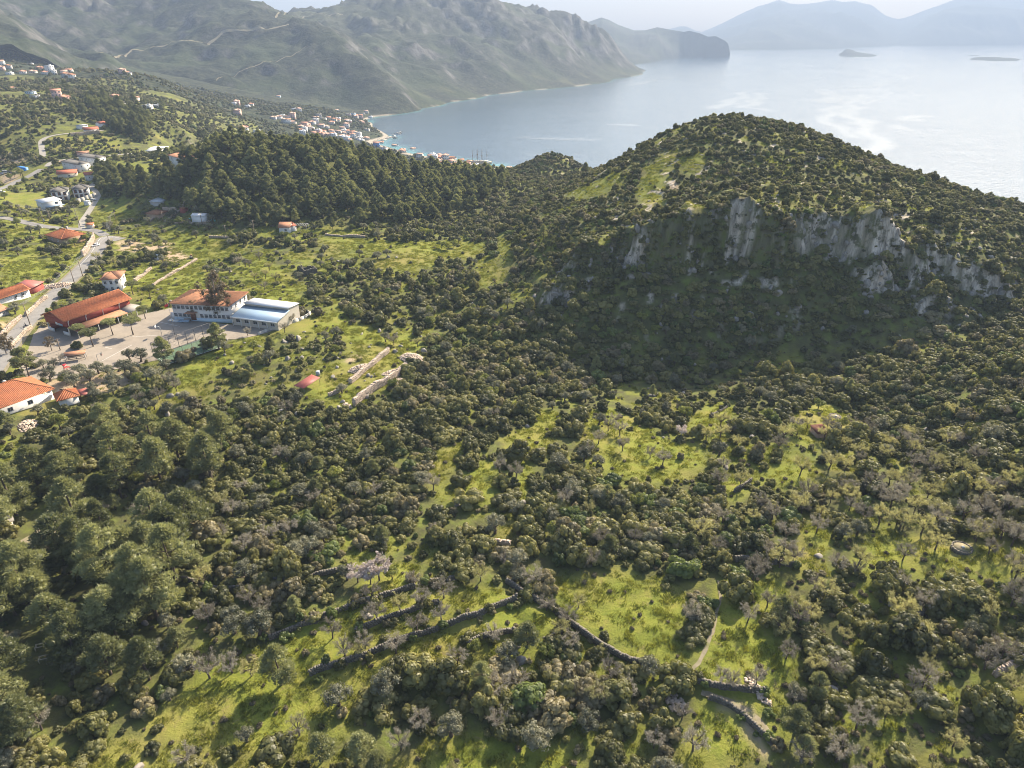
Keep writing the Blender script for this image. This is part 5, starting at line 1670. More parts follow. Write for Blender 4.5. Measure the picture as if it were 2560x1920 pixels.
house('house', 'brown house with orange pyramid roof in the bend of the road', 'house', (121, 601), (159, 612), 11.5, 3.2, 'hip', 2.7, 'brown_wall', 'tile', 0.8, wins=[('f', 0.3, 1.7, 1.1, 1.2), ('f', 0.7, 1.7, 1.1, 1.2), ('r', 0.5, 1.7, 1.1, 1.2)], chimney=(-1.5, 2.5), tiles=True)
V_ = 'white villas with dark hipped roofs'
for (pl, pr), lab in (((( 132.5, 503), (174.7, 499)), 'white villa with dark hipped roof and brown balconies, directly above the white box house'), (((186.8, 496), (223.5, 489)), 'white villa with dark hipped roof beside the lane, right of its twin')):
    e, w, d = house('villa', lab, 'villa', pl, pr, 9.5, 5.9, 'hip', 2.2, 'white', 'slate', 0.6, V_, wins=[('l', 0.35, 4.4, 1.0, 1.6), ('l', 0.7, 1.5, 1.0, 1.6)])
    for i in range(3):
        for zf in (1.3, 4.3):
            f = MB().box((-w / 2 + (i + 0.55) * w / 3.2, -d / 2 - 0.03, zf), (1.7, 0.1, 2.1)).build('shutter_door', M['door'], e)
            MB().box((0.0, 0, 0), (0.7, 0.06, 1.8)).build('pane', M['glass'], f, (-w / 2 + (i + 0.55) * w / 3.2 + 0.2, -d / 2 - 0.08, zf))
        if i != 1:
            bl = MB().box((-w / 2 + (i + 0.55) * w / 3.2, -d / 2 - 0.62, 3.05), (2.6, 1.2, 0.16)).build('balcony', M['white'], e)
            rr = MB()
            rr.box((-w / 2 + (i + 0.55) * w / 3.2, -d / 2 - 1.18, 4.0), (2.6, 0.06, 0.08))
            for k in range(9):
                rr.box((-w / 2 + (i + 0.55) * w / 3.2 - 1.25 + k * 0.3125, -d / 2 - 1.18, 3.54), (0.05, 0.05, 0.82))
            rr.build('railing', M['door'], bl)
e, w, d = house('house', 'white box house with overhanging white metal roof below the twin villas', 'house', (113, 527), (158, 520), 8.0, 5.2, 'shed', 0.8, 'white', 'sheet_white', 0.5, wins=[('f', 0.72, 3.9, 1.8, 1.3)])
MB().box((0.5, -d / 2 - 1.4, 2.6), (w * 0.95, 2.7, 0.2)).build('canopy', M['sheet_blue_sky'], e)
for x in (-w * 0.4, 0, w * 0.4):
    MB().box((x, -d / 2 - 2.5, 0.6), (0.25, 0.25, 3.8)).build('post', M['white'], e)
house('house', 'pale green house with red gabled roof above the villas', 'house', (146, 447), (193, 440), 9, 3.6, 'gable', 1.9, 'cream', 'tile_red', 0.6, wins=[('f', 0.6, 1.8, 1.2, 1.2)])
house('house', 'small white house with red roof beside the lane above the villas', 'house', (216, 453), (236, 449), 7, 4.4, 'gable', 1.2, 'white', 'tile_red', 0.5, wins=[('f', 0.5, 2.4, 0.9, 1.0)])
W4 = two_floor(3, 2, ww=0.8, wh=1.1)
house('villa', 'pale villa with dark roof and bright white end wall, nearer of the upper pair', 'villa', (158, 421), (200, 432), 9, 6.0, 'hip', 1.8, 'white', 'slate', 0.4, V_, wins=W4)
house('villa', 'pale villa with dark hipped roof, farther of the upper pair', 'villa', (200, 408), (241, 416), 9, 6.0, 'hip', 1.8, 'white', 'slate', 0.4, V_, wins=W4)
house('cottage', 'low brown cottage with flat roof by the upper road', 'cottage', (194, 392), (224, 388), 7, 3.0, 'flat', 0, 'pink_wall', 'tile_brown', 0.3, wins=[('f', 0.3, 1.5, 0.9, 0.9), ('f', 0.7, 1.5, 0.9, 0.9)])
house('house', 'long low house with faded red roof above the grey retaining wall', 'house', (213, 333), (248, 330), 8, 3.0, 'gable', 1.5, 'white', 'tile_red', 0.6, wins=[('f', t, 1.5, 1.1, 1.2) for t in (0.3, 0.6, 0.85)])
house('shed', 'pale flat shed left of the long red roof', 'shed', (202, 324), (221, 320), 6, 3.2, 'flat', 0, 'white', 'sheet_grey', 0.3)
house('shed', 'white shed with red roof at the edge of the spur pines', 'shed', (250, 318), (270, 316), 6, 3.4, 'gable', 1.2, 'white', 'tile_red', 0.4)
house('workshop', 'low workshop with broad white roof beside the orchard', 'workshop', (376, 381), (424, 384), 12, 4.0, 'flat', 0, 'grey_wall', 'sheet_white', 0.5)
house('house', 'tall white house with grey brown roof at the left end of the pine knoll', 'house', (428, 420), (470, 410), 9, 6.0, 'hip', 1.5, 'white', 'tile_brown', 0.6, wins=two_floor(3, 2))
house('shed', 'stone shed with rusty sheet roof, open to the front', 'shed', (367, 546), (397, 548), 8, 3.0, 'shed', 0.6, 'brown_wall', 'rust', 0.5)
house('shed', 'dark open shed with grey sheet roof in the shade of the pines', 'shed', (378, 517), (404, 514), 7, 3.2, 'shed', 0.8, 'grey_wall', 'sheet_grey', 0.5)
house('water_tank', 'brick red box tank beside the climbing pale wall', 'tank', (451, 533), (462, 533), 3, 3.0, 'flat', 0, 'red_wall', 'rust', 0.1)
e, w, d = house('site_container', 'white site container standing before the dark forest edge', 'container', (481, 556), (514, 555), 5, 4.0, 'gable', 0.8, 'sheet_white', 'sheet_white', 0.2)
house('house', 'lone white house with brown roof at the edge of the pine forest', 'house', (699, 582), (726, 583), 8, 3.6, 'gable', 1.9, 'white', 'tile_brown', 0.5, wins=[('f', 0.6, 1.9, 1.3, 1.2)])
house('shed', 'small red roofed lean-to against the lone white house', 'shed', (728, 579), (742, 577), 6, 2.8, 'shed', 0.8, 'white', 'tile_red', 0.3)
house('shed', 'small shed with rusty brown roof near the round cistern', 'shed', (2042, 1096), (2070, 1093), 4.0, 1.5, 'shed', 0.4, 'brown_wall', 'rust_dark', 0.25)
house('cottage', 'cottage with pale roof half hidden by foreground pines at the edge', 'cottage', (-26, 1338), (38, 1322), 6, 2.8, 'gable', 1.2, 'cream', 'concrete', 0.5)
house('kiosk', 'tiny stall with orange roof beside the road junction', 'kiosk', (217, 572), (234, 571), 3, 2.0, 'shed', 0.5, 'cream', 'tile', 0.2)
house('shed', 'white box hut under the big round tree by the bare earth yard', 'hut', (385, 648), (397, 649), 2.4, 2.4, 'flat', 0, 'white', 'sheet_white', 0.1)
house('shed', 'small white hut under the villa wall', 'hut', (211, 513), (220, 514), 2.4, 2.4, 'flat', 0, 'white', 'sheet_white', 0.1)
house('shed', 'blue walled bus shelter by the upper car park', 'shelter', (45, 426), (62, 428), 3, 2.6, 'flat', 0, 'blue', 'blue', 0.1)

# roofless stone hut
p, q = ground(758, 690), ground(794, 682)
d_ = (q - p)[:2]
rz = math.atan2(d_[1], d_[0])
e = empty('ruined_hut', tuple((p + q) / 2), rz, 'roofless ruin of a grey stone hut among the scrub', 'ruin')
w = float(np.hypot(*d_))
r = np.random.default_rng(5)
for nm, cx_, cy_, lx, ly, hs in (('front_wall', 0, 0, w, 0.7, 3.4), ('back_wall', 0, 6, w, 0.7, 3.0), ('side_wall', -w / 2 + 0.36, 3, 0.7, 5.2, 3.8), ('side_wall', w / 2 - 0.36, 3, 0.7, 5.2, 3.2)):
    b = MB()
    n = int(max(lx, ly) / 0.55)
    for i in range(n):
        t = (i + 0.5) / n - 0.5
        hh = hs * (0.75 + 0.35 * vnoise(np.array(i * 0.5 + cx_), np.array(cy_ * 1.3), 4))
        for k in range(int(hh / 0.42)):
            sx_, sy_ = (lx / n * 0.97, ly) if lx > ly else (lx, ly / n * 0.97)
            b.box((cx_ + (t * lx if lx > ly else 0) + r.normal(0, 0.03), cy_ + (t * ly if ly > lx else 0) + r.normal(0, 0.03), -0.3 + k * 0.42), (sx_, sy_, 0.40))
    V = np.concatenate(b.v)
    b.v = [V + r.normal(0, 0.025, V.shape)]
    b.build(nm, M['stone_dark'], e)
keep_clear(*e.location[:2], 4)

# open shelter with a maroon sheet roof, and the water tank beside it
P4 = [ground(734, 972), ground(757, 978), ground(800, 955), ground(779, 947)]
zt = max(p[2] for p in P4) + 0.2
cc = np.mean(P4, 0)
e = empty('shelter', (cc[0], cc[1], cc[2]), 0, 'open shelter with flat maroon sheet roof on thin posts', 'shelter')
roofp = [at_z(u, v, cc[2] + h_) - (cc[0], cc[1], cc[2]) for (u, v), h_ in zip([(734, 964), (759, 971.5), (800, 944), (778.5, 936)], (2.3, 2.3, 2.7, 2.7))]
b = MB().slab(roofp, 0.07)
ro = b.build('roof', M['maroon'], e)
b = MB()
for k in range(1, 24):
    t = k / 24
    b.tube([np.array(roofp[0]) * (1 - t) + np.array(roofp[3]) * t + (0, 0, 0.01), np.array(roofp[1]) * (1 - t) + np.array(roofp[2]) * t + (0, 0, 0.01)], 0.035, 4, False)
tag(b.build('roof_ribs', M['maroon'], ro), kind='stuff')
for p in roofp:
    MB().tube([(p[0] * 0.93, p[1] * 0.93, -0.6), (p[0] * 0.93, p[1] * 0.93, p[2] - 0.08)], 0.06, 5).build('post', M['steel'], e)
keep_clear(cc[0], cc[1], 6.5)
p = ground(795.5, 938)
e = empty('water_tank', tuple(p), 0, 'grey barrel water tank with white lid behind the maroon shelter', 'tank')
MB().tube([(0, 0, -0.2), (0, 0, 1.5)], 0.72, 14).build('barrel', M['sheet_grey'], e)
MB().tube([(0, 0, 1.503), (0, 0, 1.62)], [0.74, 0.5], 14).build('lid', M['white'], e)
MB().tube([(0, 0, 1.623), (0, 0, 1.7)], 0.2, 10).build('cap', M['sheet_grey'], e)

# rubble heaps
for (u, v), (rx, ry, hh), lab in (((1031, 898), (5.2, 4.2, 1.7), 'large heap of pinkish rubble at the upper end of the lower stone wall'), ((899, 922), (2.6, 4.2, 1.1), 'smaller heap of pinkish rubble lying against the upper stone wall'),
                                  ((985, 930), (1.6, 5.0, 0.5), 'strip of rubble spilled above the lower stone wall'), ((1005, 955), (3.0, 2.0, 0.4), 'scatter of rubble below the lower stone wall'), ((868, 1016), (2.2, 1.2, 0.5), 'small reddish rubble patch at the foot of the lower stone wall'),
                                  ((145, 715), (3.5, 6.5, 1.2), 'bank of broken pale rock beside the road'), ((70, 1065), (4.0, 2.5, 0.8), 'heap of pale stones under the long white house'), ((1690, 1760), (2.5, 1.5, 0.5), 'tumbled pale stones beside the sunken lane'), ((1895, 1730), (3.2, 1.0, 0.4), 'pale stones fallen from the wall under the tufted meadow')):
    p = ground(u, v)
    r = np.random.default_rng(int(u))
    rot = 0.75 if 850 < u < 1040 else 0.5
    b = MB()
    n = int(rx * ry * 26)
    for i in range(n):
        a, q = r.uniform(0, 6.283), math.sqrt(r.uniform(0, 1))
        lx, ly = q * rx * math.cos(a), q * ry * math.sin(a)
        x, y = p[0] + lx * math.sin(rot) + ly * math.cos(rot), p[1] - lx * math.cos(rot) + ly * math.sin(rot)
        z = float(gz(x, y)) + hh * max(0, 1 - q ** 1.6) * r.uniform(0.75, 1.05) + 0.02
        s = r.uniform(0.2, 0.5)
        b.box((x, y, z), (s * r.uniform(0.8, 1.4), s, s * r.uniform(0.5, 0.9)), r.uniform(0, 3.1))
    V = np.concatenate(b.v)
    b.v = [V + r.normal(0, 0.05, V.shape)]
    o = tag(b.build('rubble_heap', M['stone_pale']), lab, 'rubble heap', 'heaps of stone')
    keep_clear(p[0], p[1], max(rx, ry))

# round cisterns
for (u, v), R_, lab in (((2087, 1043), 1.6, 'low round stone cistern with pale rim in the small meadow'), ((2404, 1372), 1.9, 'round stone cistern with pale apron in the far meadow')):
    p = ground(u, v)
    e = empty('cistern', tuple(p), 0, lab, 'cistern')
    b = MB()
    for k in range(18):
        a = 6.283 * k / 18
        b.box((R_ * math.cos(a), R_ * math.sin(a), 0.0), (0.4, R_ * 0.37, 1.0), a)
    b.build('ring_wall', M['stone_dark'], e)
    MB().tube([(0, 0, -0.3), (0, 0, 0.42)], R_ * 0.86, 18).build('cover', M['dirt'], e)
    MB().box((0.2, 0, 0.5), (0.5, 0.5, 0.3)).build('hatch', M['white'], e)
    keep_clear(p[0], p[1], 3)
# ------------------------------------------------------------------ street and yard furniture
POLE_M = {}


def utility_pole(pb, pt, label, group='wooden utility poles along the roads', frame=False, base=ground, minh=0):
    p = base(*pb)
    # height from the top as seen
    d = sight(*pt)
    t = p[1] / d[1]
    h = max(minh, HC + d[2] * t - p[2])
    e = empty('utility_pole', tuple(p), RNG.uniform(-0.3, 0.3) + 0.6, label, 'pole', group)
    if frame:
        for s in (-1, 1):
            MB().tube([(s * 0.9, 0, -0.5), (s * 0.25, 0, h)], [0.16, 0.11], 6).build('leg', M['wood'], e)
        MB().box((0, 0, h * 0.5), (1.2, 0.1, 0.12)).build('brace', M['wood'], e)
    else:
        MB().tube([(0, 0, -0.5), (0, 0, h)], [0.20, 0.14], 6).build('shaft', M['wood'], e)
    MB().box((0, 0.16, h - 0.35), (1.9, 0.1, 0.12)).build('crossarm', M['wood'], e)
    for x in (-0.85, -0.3, 0.3, 0.85):
        MB().tube([(x, 0.16, h - 0.288), (x, 0.16, h - 0.09)], 0.05, 5).build('insulator', M['zinc'], e)
    return np.array((p[0], p[1], p[2] + h - 0.1)), e.rotation_euler[2]


UP = {}
for k, pb, pt, lab in (('a', (75.6, 812), (60, 758), 'tall dark pole with crossarm on the roadside wall beside the scooter rider'), ('b', (188, 714), (172, 666), 'pole on the road edge behind the sports hall'),
                       ('c', (207, 691), (196, 646), 'pole beside the road, uphill of the sports hall'), ('d', (278, 624), (271, 584), 'dark pole at the inside of the road bend'),
                       ('e', (283, 583), (275, 541), 'twin legged pole behind the road bend'), ('f', (291, 556), (284, 529), 'short pole in the weeds before the rusty shed'), ('g', (57, 548), (46, 511), 'pole on the upper road, standing alone'),
                       ('h', (109, 558), (101, 521), 'pole left of the white box house'), ('i', (128, 558), (120, 527), 'pale pole in front of the white box house'), ('j', (193, 548), (184, 515), 'grey pole beside the lane to the villas'),
                       ('k', (201, 569), (194, 541), 'pole at the foot of the lane'), ('l', (172, 558), (167, 538), 'thin pole between the white box house and the lane'), ('m', (409, 556), (404, 529), 'pole beside the pale climbing wall'),
                       ('n', (506, 562), (501, 532), 'pole directly before the white container'), ('o', (564, 580), (560, 563), 'short pole in the scrub left of the lone house'), ('p', (637, 586), (634, 551), 'pole by the grass left of the lone house'),
                       ('q', (151, 876), (143, 847), 'dark pole between the sports hall and the shelter', ), ('r', (85, 902), (79, 881), 'short dark post by the street corner tree'), ('s', (29, 881), (20, 840), 'pole behind the street corner gum trees'), ('t', (302, 395), (293, 367), 'dark pole in the orchard below the long red roof')):
    UP[k] = utility_pole(pb, pt, lab, frame=(k == 'e'))


def wires(a, b_, label, offs=(-0.85, -0.3, 0.3, 0.85), sag=0.9):
    (A, ra), (B, rb_) = a, b_
    b = MB()
    for o_ in offs:
        P = []
        for t in np.linspace(0, 1, 9):
            p = A * (1 - t) + B * t + (0, 0, -sag * 4 * t * (1 - t))
            q = ra * (1 - t) + rb_ * t
            P.append(p + np.array((o_ * math.cos(q), o_ * math.sin(q), 0)))
        b.tube(P, 0.022, 3, False)
    tag(b.build('power_line', M['zinc']), label, 'power line', 'power lines between the poles')


far_left = (np.array((UP['a'][0][0] - 26, UP['a'][0][1] - 38, UP['a'][0][2] - 1)), UP['a'][1])
wires(UP['a'], far_left, 'power lines running from the roadside pole out of view over the gardens')
wires(UP['a'], UP['b'], 'power lines along the road in front of the maroon shed')
wires(UP['b'], UP['c'], 'short span of power lines behind the sports hall')
wires(UP['c'], UP['d'], 'power lines beside the road up to the bend')
wires(UP['d'], UP['e'], 'power lines across the bend of the road', sag=0.5)
wires(UP['e'], UP['f'], 'power lines over the weeds behind the bend', sag=0.5)
wires(UP['j'], UP['k'], 'power lines along the lane to the villas', sag=0.5)
wires(UP['h'], UP['i'], 'power lines before the white box house', sag=0.4)
wires(UP['g'], UP['h'], 'power lines along the upper road', sag=0.7)

# court fence: posts, rails, wire mesh
FP = [yp(529, 838), yp(556, 868), yp(412, 914), yp(384, 889)]
e = empty('court_fence', tuple(np.mean(FP, 0)), 0, 'high wire fence on dark posts around the green court', 'fence')
o0 = np.mean(FP, 0)
FH = 5.0
net = MB()
for k in range(4):
    a, c = FP[k] - o0, FP[(k + 1) % 4] - o0
    n = int(np.linalg.norm(c - a) / 3.0)
    for i in range(n):
        p = a + (c - a) * i / n
        MB().tube([p - (0, 0, 0.3), p + (0, 0, FH)], 0.09, 5).build('post', M['steel'], e)
        q = a + (c - a) * (i + 1) / n
        net.tube([p + (0, 0, 0.05), q + (0, 0, FH / 2)], 0.02, 3, False)
        net.tube([q + (0, 0, 0.05), p + (0, 0, FH / 2)], 0.02, 3, False)
    for z in (0.1, FH / 2, FH):
        MB().tube([a + (0, 0, z), c + (0, 0, z)], 0.045, 4).build('rail', M['steel'], e)
    m = int(np.linalg.norm(c - a) / 0.5)
    for i in range(m):
        p = a + (c - a) * i / m
        net.tube([p, p + (0, 0, FH)], 0.008, 3, False)
    for z in np.arange(0.4, FH, 0.5):
        net.tube([a + (0, 0, z), c + (0, 0, z)], 0.008, 3, False)
tag(net.build('wire_mesh', M['steel'], e), kind='stuff')


def hoop(pb, rz, label, bm):
    p = yp(*pb)
    e = empty('basketball_hoop', tuple(p), rz, label, 'basketball hoop', 'basketball hoops of the yard')
    MB().tube([(0, 0, -0.2), (0, 0, 3.0), (0.3, 0, 3.5), (1.5, 0, 3.6)], 0.08, 6).build('pole', M['zinc'], e)
    MB().box((1.6, 0, 3.55), (0.06, 1.8, 1.2)).build('backboard', M[bm], e)
    ring = [(1.9 + 0.23 * math.cos(a), 0.23 * math.sin(a), 3.1) for a in np.linspace(0, 6.283, 13)]
    MB().tube(ring, 0.02, 4, False).build('ring', M['red'], e)


hoop((247, 909), 0.3, 'basketball hoop with dark backboard above the olive trees', 'steel')
hoop((405, 838), 3.4, 'basketball hoop with pale backboard beside the court fence', 'white')

# roofed bench shelter in the yard
p = yp(191, 898)
e = empty('bench_shelter', tuple(p), 0.38, 'small bench shelter with faded red roof at the edge of the yard', 'shelter')
MB().slab([(-3.4, -1.4, 2.3), (3.4, -1.4, 2.3), (3.4, 1.4, 2.6), (-3.4, 1.4, 2.6)], 0.09).build('roof', M['tile_brown'], e)
for x in (-3.1, 3.1):
    for y in (-1.1, 1.1):
        MB().box((x, y, 1.1), (0.14, 0.14, 2.3)).build('post', M['white'], e)
MB().box((0, 0.9, 0.45), (5.6, 0.4, 0.08)).build('seat', M['wood'], e)
MB().box((0, 1.15, 0.9), (5.6, 0.06, 0.5)).build('backrest', M['wood'], e)
for x in (-2.4, 0, 2.4):
    MB().box((x, 0.9, 0.2), (0.1, 0.36, 0.42)).build('leg', M['steel'], e)

# slide
p = ground(166, 929)
e = empty('slide', tuple(p), 0.9, 'bright red playground slide among the olive trees', 'slide')
MB().box((0, 0, 1.5), (0.9, 0.9, 0.1)).build('platform', M['red'], e)
for x in (-0.4, 0.4):
    for y in (-0.4, 0.4):
        MB().box((x, y, 1.1), (0.08, 0.08, 2.4)).build('post', M['red'], e)
b = MB()
pts = [(0.5, 1.5), (1.2, 1.2), (2.4, 0.45), (3.1, 0.3)]
for (x1, z1), (x2, z2) in zip(pts, pts[1:]):
    b.slab([(x1, -0.3, z1), (x2, -0.3, z2), (x2, 0.3, z2), (x1, 0.3, z1)], 0.05)
    for s in (-0.32, 0.32):
        b.slab([(x1, s - 0.03, z1 + 0.22), (x2, s - 0.03, z2 + 0.22), (x2, s + 0.03, z2 + 0.22), (x1, s + 0.03, z1 + 0.22)], 0.24)
b.build('chute', M['red'], e)
MB().slab([(-0.6, -0.6, 2.3), (0.6, -0.6, 2.3), (0.6, 0.6, 2.6), (-0.6, 0.6, 2.6)], 0.05).build('canopy', M['red'], e)
for k in range(5):
    MB().box((-0.55 - 0.12 * (5 - k) * 0.5, 0, 0.25 + 0.28 * k), (0.06, 0.7, 0.05)).build('rung', M['zinc'], e)

# flagpole with the national flag colours
p = yp(429.5, 800)
e = empty('flagpole', tuple(p), 0, 'white flagpole with a red flag in front of the school corner', 'flagpole')
MB().tube([(0, 0, -0.2), (0, 0, 7.2)], [0.07, 0.04], 6).build('pole', M['white'], e)
b = MB()
for k in range(5):
    x0, x1 = -0.05 - 0.3 * k, -0.05 - 0.3 * (k + 1)
    y0, y1 = 0.09 * math.sin(k * 1.3), 0.09 * math.sin((k + 1) * 1.3)
    z0, z1 = 7.0 - 0.14 * k, 7.0 - 0.14 * (k + 1)
    b.hexa([(x1, y1, z1 - 1.1), (x0, y0, z0 - 1.1), (x0, y0 + 0.03, z0 - 1.1), (x1, y1 + 0.03, z1 - 1.1)], [(x1, y1, z1), (x0, y0, z0), (x0, y0 + 0.03, z0), (x1, y1 + 0.03, z1)])
b.build('flag', M['red'], e)
# floodlight
p = yp(440, 849)
e = empty('floodlight', tuple(p), 0.4, 'yellow headed floodlight mast beside the court fence', 'floodlight')
MB().tube([(0, 0, -0.2), (0, 0, 7.5)], [0.09, 0.06], 6).build('mast', M['steel'], e)
MB().box((0, 0, 7.5), (1.2, 0.08, 0.08)).build('bracket', M['steel'], e)
for x in (-0.45, 0.45):
    MB().box((x, -0.1, 7.72), (0.4, 0.2, 0.32)).build('lamp_head', M['wood_pale'], e)


# ------------------------------------------------------------------ vehicles
def car(p, rz, paint, label, van=False):
    e = empty('parked_car', (p[0], p[1], p[2]), rz, label, 'car' if not van else 'van', 'cars on the roads')
    L_, W_ = (4.1, 1.7) if not van else (4.8, 1.9)
    H1, H2 = (0.85, 1.45) if not van else (1.0, 2.0)
    b = MB()
    # lower body with rounded ends
    b.hexa([(-L_ / 2 + 0.1, -W_ / 2 + 0.08, 0.28), (L_ / 2 - 0.1, -W_ / 2 + 0.08, 0.28), (L_ / 2 - 0.1, W_ / 2 - 0.08, 0.28), (-L_ / 2 + 0.1, W_ / 2 - 0.08, 0.28)],
           [(-L_ / 2, -W_ / 2, 0.6), (L_ / 2, -W_ / 2, 0.6), (L_ / 2, W_ / 2, 0.6), (-L_ / 2, W_ / 2, 0.6)])
    b.hexa([(-L_ / 2, -W_ / 2, 0.602), (L_ / 2, -W_ / 2, 0.602), (L_ / 2, W_ / 2, 0.602), (-L_ / 2, W_ / 2, 0.602)],
           [(-L_ / 2 + 0.08, -W_ / 2 + 0.06, H1), (L_ / 2 - 0.35, -W_ / 2 + 0.1, H1 - 0.05), (L_ / 2 - 0.35, W_ / 2 - 0.1, H1 - 0.05), (-L_ / 2 + 0.08, W_ / 2 - 0.06, H1)])
    b.build('body', M[paint], e)
    x0, x1 = -L_ / 2 + 0.12, (L_ / 2 - 1.05 if not van else L_ / 2 - 0.5)
    MB().hexa([(x0, -W_ / 2 + 0.09, H1 + 0.002), (x1, -W_ / 2 + 0.11, H1 - 0.04), (x1, W_ / 2 - 0.11, H1 - 0.04), (x0, W_ / 2 - 0.09, H1 + 0.002)],
              [(x0 + 0.4, -W_ / 2 + 0.22, H2 - 0.06), (x1 - 0.75, -W_ / 2 + 0.22, H2 - 0.06), (x1 - 0.75, W_ / 2 - 0.22, H2 - 0.06), (x0 + 0.4, W_ / 2 - 0.22, H2 - 0.06)]).build('cabin_glass', M['glass'], e)
    MB().hexa([(x0 + 0.38, -W_ / 2 + 0.2, H2 - 0.058), (x1 - 0.72, -W_ / 2 + 0.2, H2 - 0.058), (x1 - 0.72, W_ / 2 - 0.2, H2 - 0.058), (x0 + 0.38, W_ / 2 - 0.2, H2 - 0.058)],
              [(x0 + 0.48, -W_ / 2 + 0.26, H2), (x1 - 0.85, -W_ / 2 + 0.26, H2), (x1 - 0.85, W_ / 2 - 0.26, H2), (x0 + 0.48, W_ / 2 - 0.26, H2)]).build('roof', M[paint], e)
    for sx_ in (-L_ / 2 + 0.8, L_ / 2 - 0.8):
        for sy_ in (-1, 1):
            y = sy_ * (W_ / 2 - 0.08)
            wl = MB().tube([(sx_, y - 0.1, 0.31), (sx_, y + 0.1, 0.31)], 0.31, 12).build('wheel', M['rubber'], e)
            MB().tube([(sx_, y + sy_ * 0.1, 0.31), (sx_, y + sy_ * 0.115, 0.31)], 0.19, 10).build('rim', M['zinc'], wl)
    for s in (-1, 1):
        MB().box((L_ / 2 - 0.05, s * (W_ / 2 - 0.25), 0.68), (0.08, 0.32, 0.14)).build('headlight', M['white'], e)
        MB().box((-L_ / 2 + 0.03, s * (W_ / 2 - 0.2), 0.7), (0.06, 0.2, 0.16)).build('tail_light', M['red'], e)
    return e


def on_road(u, v):
    p = ground(u, v)
    return p + (0, 0, 0.15)


car(on_road(239, 616), -2.15, 'car_white', 'white car driving round the bend of the road')
car(on_road(234.5, 502), 0.9, 'car_silver', 'silver car on the lane beside the villas')
car(on_road(97, 572), -0.3, 'car_white', 'white car half hidden on the upper road behind trees')
car(on_road(5, 482), 0.4, 'car_white', 'white car on the road at the edge of view')
car(on_road(14, 433), 0.3, 'car_silver', 'pale van parked in the upper car park', True)
car(on_road(26, 434), 0.5, 'car_dark', 'black car parked in the upper car park')
car(on_road(2, 437), 0.5, 'car_white', 'white car parked at the edge of the upper car park')

# rider on a scooter
p = on_road(64.5, 818.5)
e = empty('scooter', tuple(p), -2.2, 'dark scooter carrying a rider down the road', 'scooter')
for x in (-0.6, 0.6):
    MB().tube([(x, -0.05, 0.25), (x, 0.05, 0.25)], 0.25, 10).build('wheel', M['rubber'], e)
MB().hexa([(-0.75, -0.15, 0.35), (0.1, -0.15, 0.3), (0.1, 0.15, 0.3), (-0.75, 0.15, 0.35)], [(-0.8, -0.17, 0.72), (0.0, -0.17, 0.68), (0.0, 0.17, 0.68), (-0.8, 0.17, 0.72)]).build('body', M['car_dark'], e)
MB().box((0.25, 0, 0.3), (0.55, 0.3, 0.06)).build('footboard', M['car_dark'], e)
MB().hexa([(0.45, -0.18, 0.3), (0.55, -0.18, 0.3), (0.55, 0.18, 0.3), (0.45, 0.18, 0.3)], [(0.36, -0.15, 0.95), (0.46, -0.15, 0.95), (0.46, 0.15, 0.95), (0.36, 0.15, 0.95)]).build('leg_shield', M['car_silver'], e)
MB().tube([(0.36, -0.33, 1.0), (0.4, 0, 1.02), (0.36, 0.33, 1.0)], 0.025, 5).build('handlebar', M['steel'], e)
# the rider: one continuous skinned body
def person(loc, rz, label):
    me = bpy.data.meshes.new('person')
    J = [(-0.30, 0, 0.80), (-0.28, 0, 1.05), (-0.22, 0, 1.30), (-0.19, 0, 1.42), (-0.15, 0, 1.52), (-0.14, 0, 1.64),
         (-0.27, 0.10, 0.80), (0.12, 0.15, 0.78), (0.16, 0.15, 0.38), (0.28, 0.15, 0.35), (-0.27, -0.10, 0.80), (0.12, -0.15, 0.78), (0.16, -0.15, 0.38), (0.28, -0.15, 0.35),
         (-0.20, 0.19, 1.37), (-0.02, 0.27, 1.15), (0.24, 0.28, 1.04), (0.33, 0.28, 1.02), (-0.20, -0.19, 1.37), (-0.02, -0.27, 1.15), (0.24, -0.28, 1.04), (0.33, -0.28, 1.02)]
    E_ = [(0, 1), (1, 2), (2, 3), (3, 4), (4, 5), (0, 6), (6, 7), (7, 8), (8, 9), (0, 10), (10, 11), (11, 12), (12, 13), (2, 14), (14, 15), (15, 16), (16, 17), (2, 18), (18, 19), (19, 20), (20, 21)]
    me.from_pydata(J, E_, [])
    o = obj('person', me, None, loc, (0, 0, rz))
    me.materials.append(M['cloth_dark'])
    sk = o.modifiers.new('skin', 'SKIN')
    R_ = [0.15, 0.15, 0.16, 0.07, 0.07, 0.10, 0.10, 0.075, 0.05, 0.045, 0.10, 0.075, 0.05, 0.045, 0.065, 0.05, 0.035, 0.04, 0.065, 0.05, 0.035, 0.04]
    for v, q in zip(me.skin_vertices[0].data, R_):
        v.radius = (q, q)
    me.skin_vertices[0].data[0].use_root = True
    ss = o.modifiers.new('sub', 'SUBSURF')
    ss.levels = ss.render_levels = 1
    MB().tube([(-0.15, 0, 1.50), (-0.14, 0, 1.56), (-0.13, 0, 1.66), (-0.13, 0, 1.76), (-0.13, 0, 1.80)], [0.09, 0.13, 0.14, 0.10, 0.03], 10).build('helmet', M['car_dark'], o)
    MB().box((-0.015, 0, 1.64), (0.05, 0.17, 0.09)).build('visor', M['glass'], o)
    return tag(o, label, 'person')


person(tuple(p), -2.2, 'person in dark clothes and helmet riding the scooter down the road')

